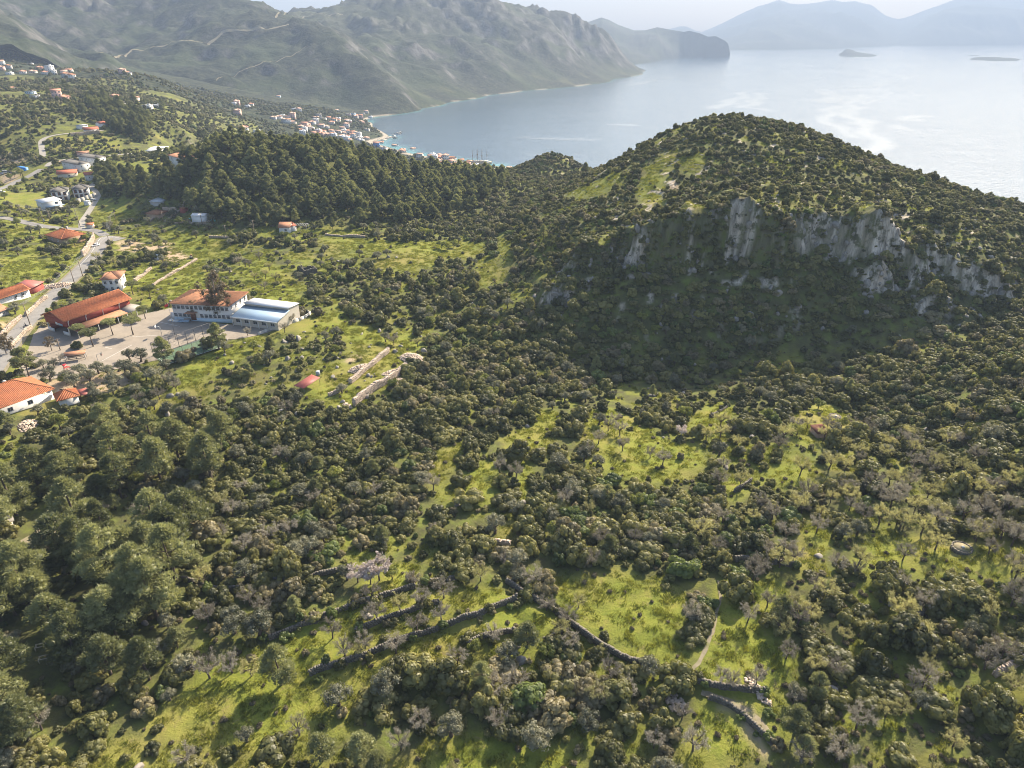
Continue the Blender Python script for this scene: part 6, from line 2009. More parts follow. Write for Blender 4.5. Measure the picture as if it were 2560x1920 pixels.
# bits in the gardens: digger, barrels, pallets, pergola
p = ground(479, 646)
e = empty('digger', tuple(p), 0.5, 'small orange yellow digger in the bare earth yard', 'digger')
for s in (-1, 1):
    MB().box((0, s * 0.55, 0.25), (1.7, 0.35, 0.5)).build('track', M['rubber'], e)
MB().box((-0.2, 0, 0.85), (1.3, 1.0, 0.6)).build('body', M['wood_pale'], e)
MB().box((0.1, 0.1, 1.55), (0.8, 0.8, 0.8)).build('cab', M['rust'], e)
MB().tube([(0.6, -0.2, 0.9), (1.5, -0.2, 2.0), (2.3, -0.2, 1.1), (2.4, -0.2, 0.4)], 0.1, 5).build('boom', M['rust'], e)
for (u, v), c_, lab in (((475, 551), 'teal', 'pale teal barrel left of the white container'), ((528, 552), 'teal', 'teal barrel right of the white container'), ((537, 553), 'teal', 'second teal barrel right of the white container'), ((391, 551), 'white', 'white drum before the rusty roofed shed'), ((110, 553), 'white', 'white sack by the upper road pole')):
    p = ground(u, v)
    e = empty('barrel', tuple(p), 0, lab, 'barrel', 'barrels by the sheds')
    MB().tube([(0, 0, -0.1), (0, 0, 0.35), (0, 0, 0.9), (0, 0, 1.2)], [0.5, 0.56, 0.56, 0.48], 10).build('drum', M[c_], e)
    MB().tube([(0, 0, 1.203), (0, 0, 1.27)], 0.46, 10).build('lid', M[c_], e)
for (u, v), lab in (((463, 556), 'rust coloured crate on the grey wall by the container'), ((452, 556), 'dark crate on the grey wall by the container'), ((233, 570), 'orange crate heap at the road junction')):
    p = ground(u, v)
    e = empty('crate', tuple(p), 0.3, lab, 'crate', 'crates by the sheds')
    MB().box((0, 0, 0.1), (1.6, 1.2, 0.2)).build('base', M['wood'], e)
    for s in (-1, 1):
        for z in (0.35, 0.65, 0.95):
            MB().box((0, s * 0.57, z), (1.6, 0.06, 0.22)).build('slat', M['rust'], e)
            MB().box((s * 0.77, 0, z), (0.06, 1.06, 0.22)).build('slat', M['rust'], e)
p = ground(392, 603)
# pergola frame by the lone house
p = ground(752, 577)
e = empty('pergola', tuple(p), 0.0, 'bare grey pergola frame beside the lone house', 'pergola')
for x in (-3.5, 0, 3.5):
    for y in (0, 4):
        MB().box((x, y, 1.4), (0.12, 0.12, 3.2)).build('post', M['zinc'], e)
for y in (0, 4):
    MB().box((0, y, 3.06), (7.4, 0.12, 0.12)).build('beam', M['zinc'], e)
for k in range(8):
    MB().box((-3.5 + k, 2, 3.165), (0.08, 4.4, 0.08)).build('rafter', M['zinc'], e)
# pale timber frames half hidden under the foreground pines
for (u, v), s_, lab in (((103, 1548), 0.6, 'uppermost pale timber frame under the foreground pines'), ((104, 1622), 0.75, 'middle pale timber frame under the foreground pines'), ((113, 1652), 0.75, 'lowest pale timber frame under the foreground pines')):
    p = ground(u, v)
    keep_clear(p[0], p[1], 4.0)
    e = empty('timber_frame', tuple(p), 0.35, lab, 'timber frame', 'pale timber frames under the pines')
    e.scale = (s_, s_, s_)
    for x in (-1.1, 1.1):
        for y in (-0.6, 0.6):
            MB().box((x, y, 0.5), (0.14, 0.14, 1.4)).build('post', M['wood_pale'], e)
    for y in (-0.6, 0.6):
        MB().box((0, y, 1.26), (2.4, 0.16, 0.12)).build('rail', M['wood_pale'], e)
    for x in (-1.1, 1.1):
        MB().box((x, 0, 1.14), (0.14, 1.06, 0.1)).build('cross_rail', M['wood_pale'], e)
# ------------------------------------------------------------------ far houses: the bay town and the upper village
FAR = {}


def far_shapes(roof, storeys, wall_m, roof_m, w=10.0, d=8.5):
    key = (roof, storeys, wall_m, roof_m)
    if key not in FAR:
        h = 3.1 * storeys
        b, rb = MB(), MB()
        if roof == 'hip':
            b.box((0, 0, h / 2 - 1.5), (w, d, h + 3))
            hip_roof(rb, w, d, h + 0.2, 1.9, 0.5)
        elif roof == 'gable':
            gable_wall(b, w, d, h, 1.8)
            gable_roof(rb, w, d, h + 0.02, 1.8, 0.5)
        else:
            b.box((0, 0, h / 2 - 1.5), (w, d, h + 3))
            rb.box((0, 0, h + 0.15), (w + 0.4, d + 0.4, 0.3))
            rb.box((w * 0.2, d * 0.1, h + 0.9), (2.6, 2.4, 1.2))
        FAR[key] = (b.mesh('wall', M[wall_m]), rb.mesh('roof', M[roof_m]), h)
    return FAR[key]


FWIN = {}


def far_house(name, u, v, roof, st, wm, rm, rz, s, label, group):
    p = ground(u, v)
    wmsh, rmsh, h = far_shapes(roof, st, wm, rm)
    e = empty(name, (p[0], p[1], p[2]), rz, label, 'house', group)
    e.scale = (s, s, s)
    obj('wall', wmsh, e)
    obj('roof', rmsh, e)
    for zf in range(st):
        for i in range(3):
            window(e, -5 + 10 * (i + 0.5) / 3, -4.27, 1.6 + 3.1 * zf, 1.3, 1.5, 0)
        window(e, 5.02, 0, 1.6 + 3.1 * zf, 1.3, 1.5, math.pi / 2)


TW = {'w': 'white', 'c': 'cream', 'p': 'pink_wall', 'b': 'blue_wall', 'B': 'blue', 'g': 'grey_wall'}
TR = {'o': 'tile_pale', 'r': 'tile_pink', 'w': 'sheet_white', 'g': 'concrete', 's': 'tile_brown'}
DW = {'w': 'white', 'c': 'cream', 'p': 'pink', 'b': 'pale blue', 'B': 'bright blue', 'g': 'grey'}
DR = {'o': 'faded orange roof', 'r': 'orange red roof', 'w': 'white flat roof', 'g': 'grey flat roof', 's': 'brown roof'}
TOWN = [(zQ, row) for row in [
    (180, 345, 'p', 'o', 2), (310, 250, 'w', 'w', 1), (130, 215, 'w', 'w', 1), (720, 118, 'b', 'o', 1), (650, 405, 'w', 'o', 1), (770, 378, 'c', 'w', 1), (820, 460, 'w', 'w', 2), (905, 400, 'p', 'o', 3), (990, 315, 'w', 'o', 2),
    (1250, 392, 'g', 'g', 2), (1310, 420, 'w', 'g', 1), (1212, 455, 'w', 'w', 2), (910, 462, 'c', 'o', 1), (1030, 492, 'w', 'o', 1), (1020, 525, 'c', 'o', 1), (1115, 560, 'c', 'o', 2), (1500, 415, 'w', 'w', 1), (1620, 440, 'w', 'o', 1),
    (1350, 520, 'w', 'o', 1), (1560, 540, 'c', 'o', 1), (1040, 615, 'w', 'w', 2), (1270, 590, 'c', 'o', 1), (1420, 600, 'w', 'r', 2), (1350, 625, 'p', 'o', 1), (1510, 585, 'c', 'o', 1), (1620, 580, 'w', 'r', 1), (1550, 655, 'w', 'w', 1),
    (1620, 650, 'b', 'r', 1), (1700, 650, 'w', 'r', 2), (1600, 690, 'w', 'w', 2), (1760, 680, 'w', 'g', 1), (1880, 675, 'c', 'o', 1), (1810, 460, 'p', 'o', 1), (1930, 390, 'w', 'w', 1), (1830, 350, 'c', 'g', 1), (1705, 365, 'b', 'g', 2),
    (1800, 395, 'p', 's', 2), (1640, 362, 'p', 'g', 1), (1880, 560, 'c', 'g', 1), (2010, 770, 'B', 'r', 2), (2100, 835, 'w', 'g', 2), (270, 580, 'w', 'r', 2), (440, 612, 'w', 'w', 2), (1490, 305, 'w', 'o', 1), (1000, 565, 'g', 's', 1), (2140, 305, 'b', 'w', 1),
    (520, 648, 'w', 'g', 1), (1270, 505, 'w', 'o', 1), (1415, 470, 'c', 'r', 1), (1180, 605, 'p', 'r', 1), (1690, 600, 'w', 'r', 1), (1450, 640, 'w', 'r', 1)]] + [(zR, row) for row in [
    (280, 415, 'w', 'r', 1), (305, 512, 'w', 'g', 2), (460, 455, 'w', 'o', 1), (560, 510, 'p', 'o', 1), (560, 530, 'c', 'r', 1), (790, 600, 'w', 'o', 2), (950, 572, 'w', 'w', 1), (935, 600, 'b', 'o', 1), (1050, 585, 'c', 'o', 1), (1040, 615, 'p', 'r', 1),
    (1130, 620, 'w', 'o', 2), (1040, 650, 'c', 'o', 1), (1085, 688, 'w', 's', 1), (1190, 668, 'w', 'r', 1), (1230, 720, 'c', 'r', 1), (1330, 650, 'g', 's', 1), (1330, 738, 'w', 'r', 1), (1400, 758, 'w', 'o', 2), (1410, 700, 'p', 'r', 1), (1590, 815, 'w', 'r', 1),
    (1790, 782, 'w', 'g', 1), (1220, 622, 'p', 's', 1), (1480, 720, 'g', 'g', 1), (1540, 725, 'b', 'g', 1), (1450, 672, 'p', 's', 1), (700, 500, 'c', 'o', 1), (1960, 752, 'w', 'o', 1), (1640, 790, 'w', 'o', 1)]]
_tr = np.random.default_rng(77)
for f, r_ in list(TOWN):
    for _ in range(1 if f is zQ else 1):
        if _tr.random() < 0.85:
            a, b_ = r_[0] + _tr.uniform(-75, 75), r_[1] + _tr.uniform(-26, 26)
            q = f([(a, b_)])[0]
            if ground(*q)[2] > 1.6 and (f is zQ and a < 1880 or f is zR and b_ > 560):
                TOWN.append((f, (a, b_, 'wwcp'[int(_tr.integers(0, 4))], 'ooorws'[int(_tr.integers(0, 6))], int(_tr.integers(1, 3)))))
UPPER = [(zL, row) for row in [(20, 118, 'w', 'r', 2), (120, 165, 'g', 's', 2), (25, 185, 'p', 'o', 2), (400, 125, 'w', 'w', 1), (520, 190, 'p', 'r', 2), (590, 195, 'w', 'r', 1), (655, 215, 'w', 'w', 3), (430, 222, 'c', 'o', 1), (585, 232, 'w', 'r', 1), (700, 240, 'w', 'w', 2),
                               (830, 220, 'w', 'o', 1), (900, 205, 'w', 'r', 1), (860, 290, 'g', 's', 2), (945, 298, 'w', 's', 2), (1170, 148, 'c', 'g', 1), (1370, 180, 'w', 'r', 2), (1590, 230, 'p', 'o', 2), (1655, 238, 'w', 'r', 1), (160, 442, 'c', 'r', 1), (400, 490, 'b', 'g', 1),
                               (750, 560, 'p', 'r', 3), (840, 565, 'p', 'r', 1), (1490, 540, 'p', 'r', 1), (1740, 570, 'c', 'r', 1), (1910, 675, 'w', 'w', 1), (2040, 672, 'w', 'w', 1), (300, 225, 'w', 'r', 1), (130, 240, 'w', 'w', 1), (460, 545, 'w', 'g', 1), (1590, 645, 'g', 'g', 1)]]
for group, rows, where, nm in (('houses of the town by the bay', TOWN, 'in the bay town', 'town_house'), ('houses of the upper village', UPPER, 'in the upper village', 'village_house')):
    px = [f([(r_[0], r_[1])])[0] for f, r_ in rows]
    cnt, rank = {}, {}
    for i in sorted(range(len(rows)), key=lambda i: px[i][0]):
        k = rows[i][1][2:5]
        cnt[k] = cnt.get(k, 0) + 1
        rank[i] = cnt[k]
    for i, (f, r_) in enumerate(rows):
        u, v = px[i]
        k = r_[2:5]
        lab = '%s walled %s house with %s %s' % (DW[k[0]], {1: 'low', 2: 'two storey', 3: 'tall'}[k[2]], DR[k[1]], where)
        if cnt[k] > 1:
            lab += ', ' + ['first', 'second', 'third', 'fourth', 'fifth', 'sixth', 'seventh', 'eighth', 'ninth', 'tenth', 'eleventh', 'twelfth', 'thirteenth', 'fourteenth', 'fifteenth', 'sixteenth', 'seventeenth', 'eighteenth', 'nineteenth', 'twentieth'][rank[i] - 1] + ' from left'
        rz = RNG.normal(0.15, 0.35)
        roof = 'flat' if k[1] in 'wg' else ('hip' if RNG.random() < 0.6 else 'gable')
        far_house(nm, u, v, roof, k[2], TW[k[0]], TR[k[1]], rz, RNG.uniform(0.85, 1.1) if nm == 'town_house' else RNG.uniform(0.8, 1.05), lab, group)


# ------------------------------------------------------------------ boats and jetties
def masted_ship(u, v, rz, hull_m, label, heights):
    p = at_z(u, v, 0)
    e = empty('masted_ship', (p[0], p[1], 0), rz, label, 'ship', 'masted excursion ships at the quay')
    L_ = 22.0
    V, Q = [], []
    n = 9
    for i in range(n):
        t = i / (n - 1)
        x = (t - 0.5) * L_
        w = 3.0 * math.sin(math.pi * (0.12 + 0.82 * t)) ** 0.7
        zt = 2.2 + 1.6 * (abs(2 * t - 1)) ** 2.2
        V += [(x, -w, zt), (x, -w * 0.75, 0.1), (x, 0, -0.6), (x, w * 0.75, 0.1), (x, w, zt)]
    Q = [(i * 5 + k, (i + 1) * 5 + k, (i + 1) * 5 + k + 1, i * 5 + k + 1) for i in range(n - 1) for k in range(4)]
    Q += [(i * 5, i * 5 + 4, (i + 1) * 5 + 4, (i + 1) * 5) for i in range(n - 1)]
    b = MB().add(V, Q, [(0, 1, 2), (0, 2, 3), (0, 3, 4), (40, 42, 41), (40, 43, 42), (40, 44, 43)])
    b.build('hull', M[hull_m], e)
    MB().box((-2, 0, 3.4), (8, 3.4, 1.8)).box((-6.5, 0, 4.2), (3.4, 3.6, 3.0)).build('deckhouse', M['wood_pale'], e)
    MB().box((0, 0, 4.9), (11, 4.6, 0.15)).build('awning', M['white'], e)
    MB().tube([(L_ / 2 - 1, 0, 3.6), (L_ / 2 + 5, 0, 5.6)], [0.2, 0.1], 6).build('bowsprit', M['wood'], e)
    for x, h in zip((-4.5, 3.5), heights):
        m = MB().tube([(x, 0, 2.0), (x, 0, h)], [0.32, 0.14], 6).build('mast', M['wood'], e)
        MB().tube([(x, 0, h * 0.62), (x, 0, h * 0.62 + 0.9)], 0.75, 8).build('crows_nest', M['wood'], m)
        MB().tube([(x, -3.6, h * 0.52), (x, 3.6, h * 0.52)], 0.13, 5).build('yard', M['wood'], m)
        MB().tube([(x, -2.4, h * 0.8), (x, 2.4, h * 0.8)], 0.1, 5).build('yard', M['wood'], m)


masted_ship(1189, 411, 0.25, 'wood', 'brown hulled masted ship at the quay, nearest the houses', (21, 23))
masted_ship(1200, 410, 0.3, 'white', 'white hulled masted ship between the two others at the quay', (22, 25))
masted_ship(1212, 410, 0.3, 'wood_pale', 'pale hulled masted ship at the outer end of the quay', (20, 21))
for pts, wd, lab in (([(985, 333), (995, 333.5), (1002, 333)], 3.0, 'pale jetty running into the bay from the wooded point'), ([(972, 344), (983, 342), (990, 345)], 2.5, 'short jetty beside the curved quay'), ([(1165, 418), (1190, 414), (1222, 412)], 5.0, 'stone quay under the masted ships'),
                    ([(952, 352), (965, 347), (976, 341)], 5.0, 'pale curved quay at the end of the town')):
    P = np.array([at_z(u, v, 0.9) for u, v in pts])
    b = MB()
    for a, c in zip(P, P[1:]):
        m = (a + c) / 2
        b.box((m[0], m[1], 0.3), (np.hypot(*(c - a)[:2]) + 0.4, wd, 1.3), math.atan2(*(c - a)[1::-1]))
    e = tag(b.build('jetty', M['concrete']), lab, 'jetty', 'jetties and quays of the bay')
for u, v, lab in ((994, 334.5, 'white motor boat tied to the long jetty'), (983, 341, 'cream motor boat at the short jetty'), (1001, 333, 'dark boat off the end of the long jetty'), (988, 345.5, 'dark boat off the end of the short jetty')):
    p = at_z(u, v, 0)
    e = empty('motor_boat', (p[0], p[1], 0.05), 0.4, lab, 'boat', 'motor boats at the jetties')
    hm = 'car_dark' if 'dark' in lab else 'white'
    MB().hexa([(-4, -1.1, -0.3), (3, -1.0, -0.3), (3, 1.0, -0.3), (-4, 1.1, -0.3)], [(-4.2, -1.6, 1.1), (3.4, -1.4, 1.3), (3.4, 1.4, 1.3), (-4.2, 1.6, 1.1)]).add([(3.4, -1.4, 1.3), (3.4, 1.4, 1.3), (3, -1, -0.3), (3, 1, -0.3), (5.6, 0, 1.6)], [], [(0, 1, 4), (0, 4, 2), (1, 3, 4), (2, 4, 3)]).build('hull', M[hm], e)
    MB().box((-0.6, 0, 1.95), (3.4, 2.0, 1.4)).build('cabin', M['white'], e)
    MB().box((-0.6, 0, 2.72), (4.2, 2.4, 0.1)).build('roof', M['cream'], e)

# mountain road cut across the far slope, and the track below it
for pts, wd, name in (([(250, 141), (330, 130), (420, 120), (490, 107), (560, 95), (620, 88), (660, 82), (700, 76), (727, 71)], 6.0, 'road'), ([(543, 213), (600, 190), (660, 168), (720, 148), (775, 117)], 2.0, 'track'), ([(690, 47), (760, 44), (860, 41)], 5, 'track')):
    P = np.array([msight(u, v) for u, v in pts])
    seg = np.r_[0, np.cumsum(np.hypot(*(P[1:, :2] - P[:-1, :2]).T))]
    s = np.arange(0, seg[-1], 6.0)
    Q = np.c_[np.interp(s, seg, P[:, 0]), np.interp(s, seg, P[:, 1])]
    z = np.array([mzf(a, b_) for a, b_ in Q])
    Q = np.c_[Q, z]
    V, F = strip(Q, wd / 2, 0.0)
    V[:, 2] = [max(mzf(a + i, b_ + j) for i in (-9, 0, 9) for j in (-12, 0, 12)) + 0.8 for a, b_ in V[:, :2]]
    V[:, :2] += (fbm(V[:, :2] / 20, V[:, 1::-1] / 20, 5, 2) - 0.5) * 6
    tag(obj(name, mesh_np(name, V, [F], [M['dirt']])), kind='structure')
# ------------------------------------------------------------------ plants: shapes
def rnd(seed):
    return np.random.default_rng(seed)


_ICO = None


def ico():
    global _ICO
    if _ICO is None:
        import bmesh
        b = bmesh.new()
        bmesh.ops.create_icosphere(b, subdivisions=1, radius=1)
        b.verts.ensure_lookup_table()
        _ICO = (np.array([v.co[:] for v in b.verts]), np.array([[v.index for v in f.verts] for f in b.faces]))
        b.free()
    return _ICO


def unit(r, n, zmin=-0.35):
    z = r.uniform(zmin, 1, n)
    a = r.uniform(0, 2 * np.pi, n)
    q = np.sqrt(1 - z * z)
    return np.c_[q * np.cos(a), q * np.sin(a), z]


def leaves(r, lobes, n, size, out=0.6, elong=1.0, cull=0.75, zmin=-0.3, tri=False, lift=0.0):
    """leaf clumps spread over the skin of a crown made of lobes (centre, radii)"""
    C = np.array([l[0] for l in lobes], float)
    R = np.array([l[1] for l in lobes], float)
    w = (R.prod(1)) ** (2 / 3)
    k = r.choice(len(C), n, p=w / w.sum())
    d = unit(r, n, zmin)
    p = C[k] + d * R[k] * r.uniform(0.8, 1.08, n)[:, None]
    if cull:
        keep = np.ones(n, bool)
        for c, q in zip(C, R):
            keep &= ((((p - c) / (q * cull)) ** 2).sum(1) > 1)
        p, d = p[keep], d[keep]
    n = len(p)
    nrm = d * out + r.normal(0, 1, (n, 3)) * (1 - out) * 0.8
    nrm /= np.linalg.norm(nrm, axis=1)[:, None] + 1e-9
    a = np.cross(nrm, r.normal(0, 1, (n, 3)))
    a /= np.linalg.norm(a, axis=1)[:, None] + 1e-9
    if lift:
        a = a * (1 - lift) + d * lift + np.array((0, 0, 0.5 * lift))
        a /= np.linalg.norm(a, axis=1)[:, None]
        nrm = np.cross(a, r.normal(0, 1, (n, 3)))
        nrm /= np.linalg.norm(nrm, axis=1)[:, None] + 1e-9
    b = np.cross(nrm, a)
    s = (size * r.uniform(0.6, 1.35, n))[:, None]
    if tri:
        V = np.stack([p - b * s * 0.5 / elong, p + b * s * 0.5 / elong, p + a * s], 1).reshape(-1, 3)
        return V, np.arange(n * 3).reshape(-1, 3)
    V = np.stack([p - a * s * 0.5, p + b * s * 0.5 / elong, p + a * s * 0.5, p - b * s * 0.5 / elong], 1).reshape(-1, 3)
    return V, np.arange(n * 4).reshape(-1, 4)


def cores(r, lobes, k=0.8, jit=0.18):
    iv, it = ico()
    V, T = [], []
    for i, (c, q) in enumerate(lobes):
        V.append(np.array(c) + iv * np.array(q) * k * (1 + r.uniform(-jit, jit, (len(iv), 1))))
        T.append(it + i * len(iv))
    return np.concatenate(V), np.concatenate(T)


def crown_mesh(name, m, r, lobes, n, size, core=0.8, **kw):
    tri = kw.get('tri', False)
    V, F = leaves(r, lobes, n, size, **kw)
    if core:
        cv, ct = cores(r, lobes, core)
        ct = ct + len(V)
        V = np.concatenate([V, cv])
        f = [np.concatenate([F, ct])] if tri else [F, ct]
    else:
        f = [F]
    return mesh_np(name, V, f, [m])


def shrub_lobes(r, spread=1.25, n=15, h=1.3, rr=(0.55, 0.95)):
    L = []
    for i in range(n):
        a, q = r.uniform(0, 6.283), spread * math.sqrt(r.uniform(0, 1))
        s = r.uniform(*rr)
        z = s * 0.6 + (h - 0.2) * r.uniform(0.1, 1) * (1 - 0.55 * (q / spread) ** 2)
        L.append(((q * math.cos(a), q * math.sin(a), z), (s, s, s * r.uniform(0.75, 1.0))))
    return L


def pine_lobes(r, h=11, rad=3.6, base=0.3, n=34, flat=0.62, top=0.45):
    L = []
    for i in range(n):
        t = r.uniform(0, 1) ** 0.8
        z = h * (base + (1 - base) * t)
        q = rad * (math.sin(math.pi * min(1, 0.28 + t * 0.72)) ** 0.8 * (1 - top * t)) * r.uniform(0.45, 1.0)
        a = r.uniform(0, 6.283)
        s = r.uniform(0.75, 1.35) * (1.15 - 0.45 * t) * rad / 3.6
        L.append(((q * math.cos(a), q * math.sin(a), z), (s, s, s * flat)))
    L.append(((0, 0, h * 0.98), (0.7, 0.7, 0.8)))
    return L


def trunk_mesh(name, m, r, h, r0, lean=0.12, limbs=None):
    b = MB()
    a = r.uniform(0, 6.283)
    P = [np.array((0, 0, -0.6))]
    for k in range(1, 6):
        t = k / 5
        P.append(np.array((math.cos(a) * lean * h * t * t, math.sin(a) * lean * h * t * t, h * t)) + r.normal(0, 0.03 * r0 * 10, 3) * (1, 1, 0))
    b.tube(P, [r0 * (1.25 - 1.0 * i / 5) for i in range(6)], 6, False)
    for c in (limbs or []):
        c = np.array(c)
        z0 = max(h * 0.25, min(h * 0.9, c[2] - 0.55 * math.hypot(c[0], c[1]) - 0.3))
        s = P[1] + (P[-1] - P[1]) * np.clip((z0 - P[1][2]) / (h - P[1][2]), 0, 1)
        mid = s * 0.5 + c * 0.5 + np.array((0, 0, -0.12 * np.linalg.norm(c - s)))
        b.tube([s, mid, c], [r0 * 0.42, r0 * 0.28, r0 * 0.1], 4, False)
    return b.mesh(name, m, True)


def twig_tree(r, h=4.5, spread=2.2, n1=5, n2=5, n3=6, n4=4, wid=0.055, trunk=0.32):
    """trunk, limbs, and a haze of fine twigs: returns (wood MB, twig arrays, twig ends)"""
    b = MB()
    th = h * trunk
    lean = r.normal(0, 0.12, 2)
    top = np.array((lean[0] * th, lean[1] * th, th))
    b.tube([(0, 0, -0.5), top * (0.5, 0.5, 0.5), top], [0.2, 0.15, 0.12], 6, False)
    tw, ends = [], []
    for i in range(n1):
        a = 6.283 * (i + r.uniform(-0.3, 0.3)) / n1
        e = top + np.array((math.cos(a) * spread * r.uniform(0.4, 0.7), math.sin(a) * spread * r.uniform(0.4, 0.7), (h - th) * r.uniform(0.35, 0.7)))
        m_ = top * 0.5 + e * 0.5 + np.array((0, 0, 0.15))
        b.tube([top, m_, e], [0.11, 0.075, 0.05], 4, False)
        for j in range(n2):
            s = top + (e - top) * r.uniform(0.4, 1)
            d = (e - top) / np.linalg.norm(e - top) + r.normal(0, 0.55, 3)
            d[2] = abs(d[2]) * 0.8 + 0.15
            e2 = s + d / np.linalg.norm(d) * r.uniform(0.6, 1.1) * spread * 0.5
            b.tube([s, e2], [0.04, 0.022], 3, False)
            for k in range(n3):
                s3 = s + (e2 - s) * r.uniform(0.2, 1)
                d3 = (e2 - s) / np.linalg.norm(e2 - s) + r.normal(0, 0.6, 3)
                e3 = s3 + d3 / np.linalg.norm(d3) * r.uniform(0.4, 0.9) * spread * 0.28
                tw.append((s3, e3, wid))
                for q in range(n4):
                    s4 = s3 + (e3 - s3) * r.uniform(0.2, 1)
                    d4 = (e3 - s3) / np.linalg.norm(e3 - s3) + r.normal(0, 0.7, 3)
                    e4 = s4 + d4 / np.linalg.norm(d4) * r.uniform(0.25, 0.6) * spread * 0.2
                    tw.append((s4, e4, wid * 0.8))
                    ends.append(e4)
    S = np.array([a[0] for a in tw])
    E_ = np.array([a[1] for a in tw])
    w = np.array([a[2] for a in tw])[:, None]
    sd = np.cross(E_ - S, r.normal(0, 1, S.shape))
    sd /= np.linalg.norm(sd, axis=1)[:, None] + 1e-9
    V = np.stack([S - sd * w / 2, S + sd * w / 2, E_], 1).reshape(-1, 3)
    return b, (V, np.arange(len(V)).reshape(-1, 3)), np.array(ends)


def bits(r, P, size, per=1, spread=0.12):
    P = np.repeat(P, per, 0) + r.normal(0, spread, (len(P) * per, 3))
    a = r.normal(0, 1, P.shape)
    a /= np.linalg.norm(a, axis=1)[:, None]
    b = np.cross(a, r.normal(0, 1, P.shape))
    b /= np.linalg.norm(b, axis=1)[:, None]
    s = (size * r.uniform(0.6, 1.3, len(P)))[:, None]
    V = np.stack([P - a * s, P + b * s, P + a * s, P - b * s], 1).reshape(-1, 3)
    return V, np.arange(len(V)).reshape(-1, 4)


# each kind: list of (crown mesh, wood mesh or None); sizes in metres at scale 1
SHAPES = {}
for tint in ('dark', 'olive', 'brown', 'green'):
    SHAPES['oak_' + tint] = []
for s in range(7):
    r = rnd(100 + s)
    L = shrub_lobes(r, r.uniform(1.1, 1.6), int(r.integers(24, 40)), r.uniform(1.4, 2.5), (0.24, 0.66))
    base = crown_mesh('shrub_crown', None, r, L, 3400, 0.235, core=0.76, out=0.85, cull=0.85)
    for tint in ('dark', 'olive', 'brown', 'green'):
        me = base.copy()
        me.materials.clear()
        me.materials.append(M['oak_' + tint])
        SHAPES['oak_' + tint].append((me, None))
SHAPES['bright'] = []
for s in range(3):
    r = rnd(130 + s)
    L = [((x, y, z + 0.9), q) for (x, y, z), q in shrub_lobes(r, 1.25, 13, 2.0, (0.5, 0.8))]
    SHAPES['bright'].append((crown_mesh('tree_crown', M['bright'], r, L, 1500, 0.2, core=0.5, cull=0.6), trunk_mesh('tree_trunk', M['bark'], r, 2.2, 0.13, limbs=[l[0] for l in L[:6]])))
SHAPES['pine'], SHAPES['pine_far'] = [], []
for s in range(5):
    r = rnd(150 + s)
    h, rad = r.uniform(10, 12), r.uniform(3.4, 4.2)
    L = pine_lobes(r, h, rad, 0.26, 46, 0.62, r.uniform(0.1, 0.4))
    cm = crown_mesh('pine_crown', M['pine'], r, L, 5200, 0.50, core=0.66, elong=2.6, tri=True, lift=0.55, cull=0.62, zmin=-0.15)
    tm = trunk_mesh('pine_trunk', M['bark'], r, h * 0.9, 0.26, 0.06, [l[0] for l in L[:16]])
    SHAPES['pine'].append((cm, tm))
    r = rnd(160 + s)
    cf = crown_mesh('pine_crown', M['pine_far'], r, L, 2600, 0.62, core=0.7, elong=2.0, tri=True, lift=0.5, cull=0.62, zmin=-0.15)
    SHAPES['pine_far'].append((cf, tm))
SHAPES['umbrella'] = []
for s in range(2):
    r = rnd(175 + s)
    L = []
    for i in range(22):
        a, q = r.uniform(0, 6.283), 3.0 * math.sqrt(r.uniform(0, 1))
        L.append(((q * math.cos(a), q * math.sin(a), 5.6 + 0.9 * (1 - (q / 3) ** 2) + r.uniform(-0.2, 0.2)), (0.95, 0.95, 0.6)))
    SHAPES['umbrella'].append((crown_mesh('pine_crown', M['pine'], r, L, 3000, 0.42, core=0.72, elong=2.2, tri=True, lift=0.5, cull=0.62),
                               trunk_mesh('pine_trunk', M['bark'], r, 5.6, 0.22, 0.05, [l[0] for l in L[:9]])))
SHAPES['olive'] = []
for s in range(4):
    r = rnd(190 + s)
    L = [((x * 1.0, y * 1.0, z + 1.2), q) for (x, y, z), q in shrub_lobes(r, 1.6, 17, 2.0, (0.45, 0.8))]
    SHAPES['olive'].append((crown_mesh('olive_crown', M['olive'], r, L, 2100, 0.20, core=0.55, cull=0.6, elong=1.5, zmin=-0.5),
                            trunk_mesh('olive_trunk', M['bark'], r, 1.8, 0.26, 0.2, [l[0] for l in L[:8]])))
SHAPES['bare'], SHAPES['budding'], SHAPES['blossom'] = [], [], []
for s in range(4):
    r = rnd(210 + s)
    b, tw, ends = twig_tree(r, r.uniform(4.0, 5.2), r.uniform(2.1, 2.7), 6, 6, 8, 5, 0.05)
    wood = b.mesh('almond_trunk', M['bark'], True)
    bv, bq = bits(r, ends, 0.06, 1, 0.10)
    SHAPES['bare'].append((mesh_np('almond_twigs', np.concatenate([tw[0], bv]), [tw[1], bq + len(tw[0])], [M['twig']]), wood))
    bv, bq = bits(r, ends, 0.075, 1, 0.08)
    SHAPES['budding'].append((mesh_np('almond_twigs', np.concatenate([tw[0], bv]), [tw[1], bq + len(tw[0])], [M['twig_green']]), wood))
    if s < 2:
        bv, bq = bits(r, ends, 0.09, 2, 0.10)
        SHAPES['blossom'].append((mesh_np('almond_blossom', np.concatenate([tw[0], bv]), [tw[1], bq + len(tw[0])], [M['blossom']]), wood))
SHAPES['gum'] = []
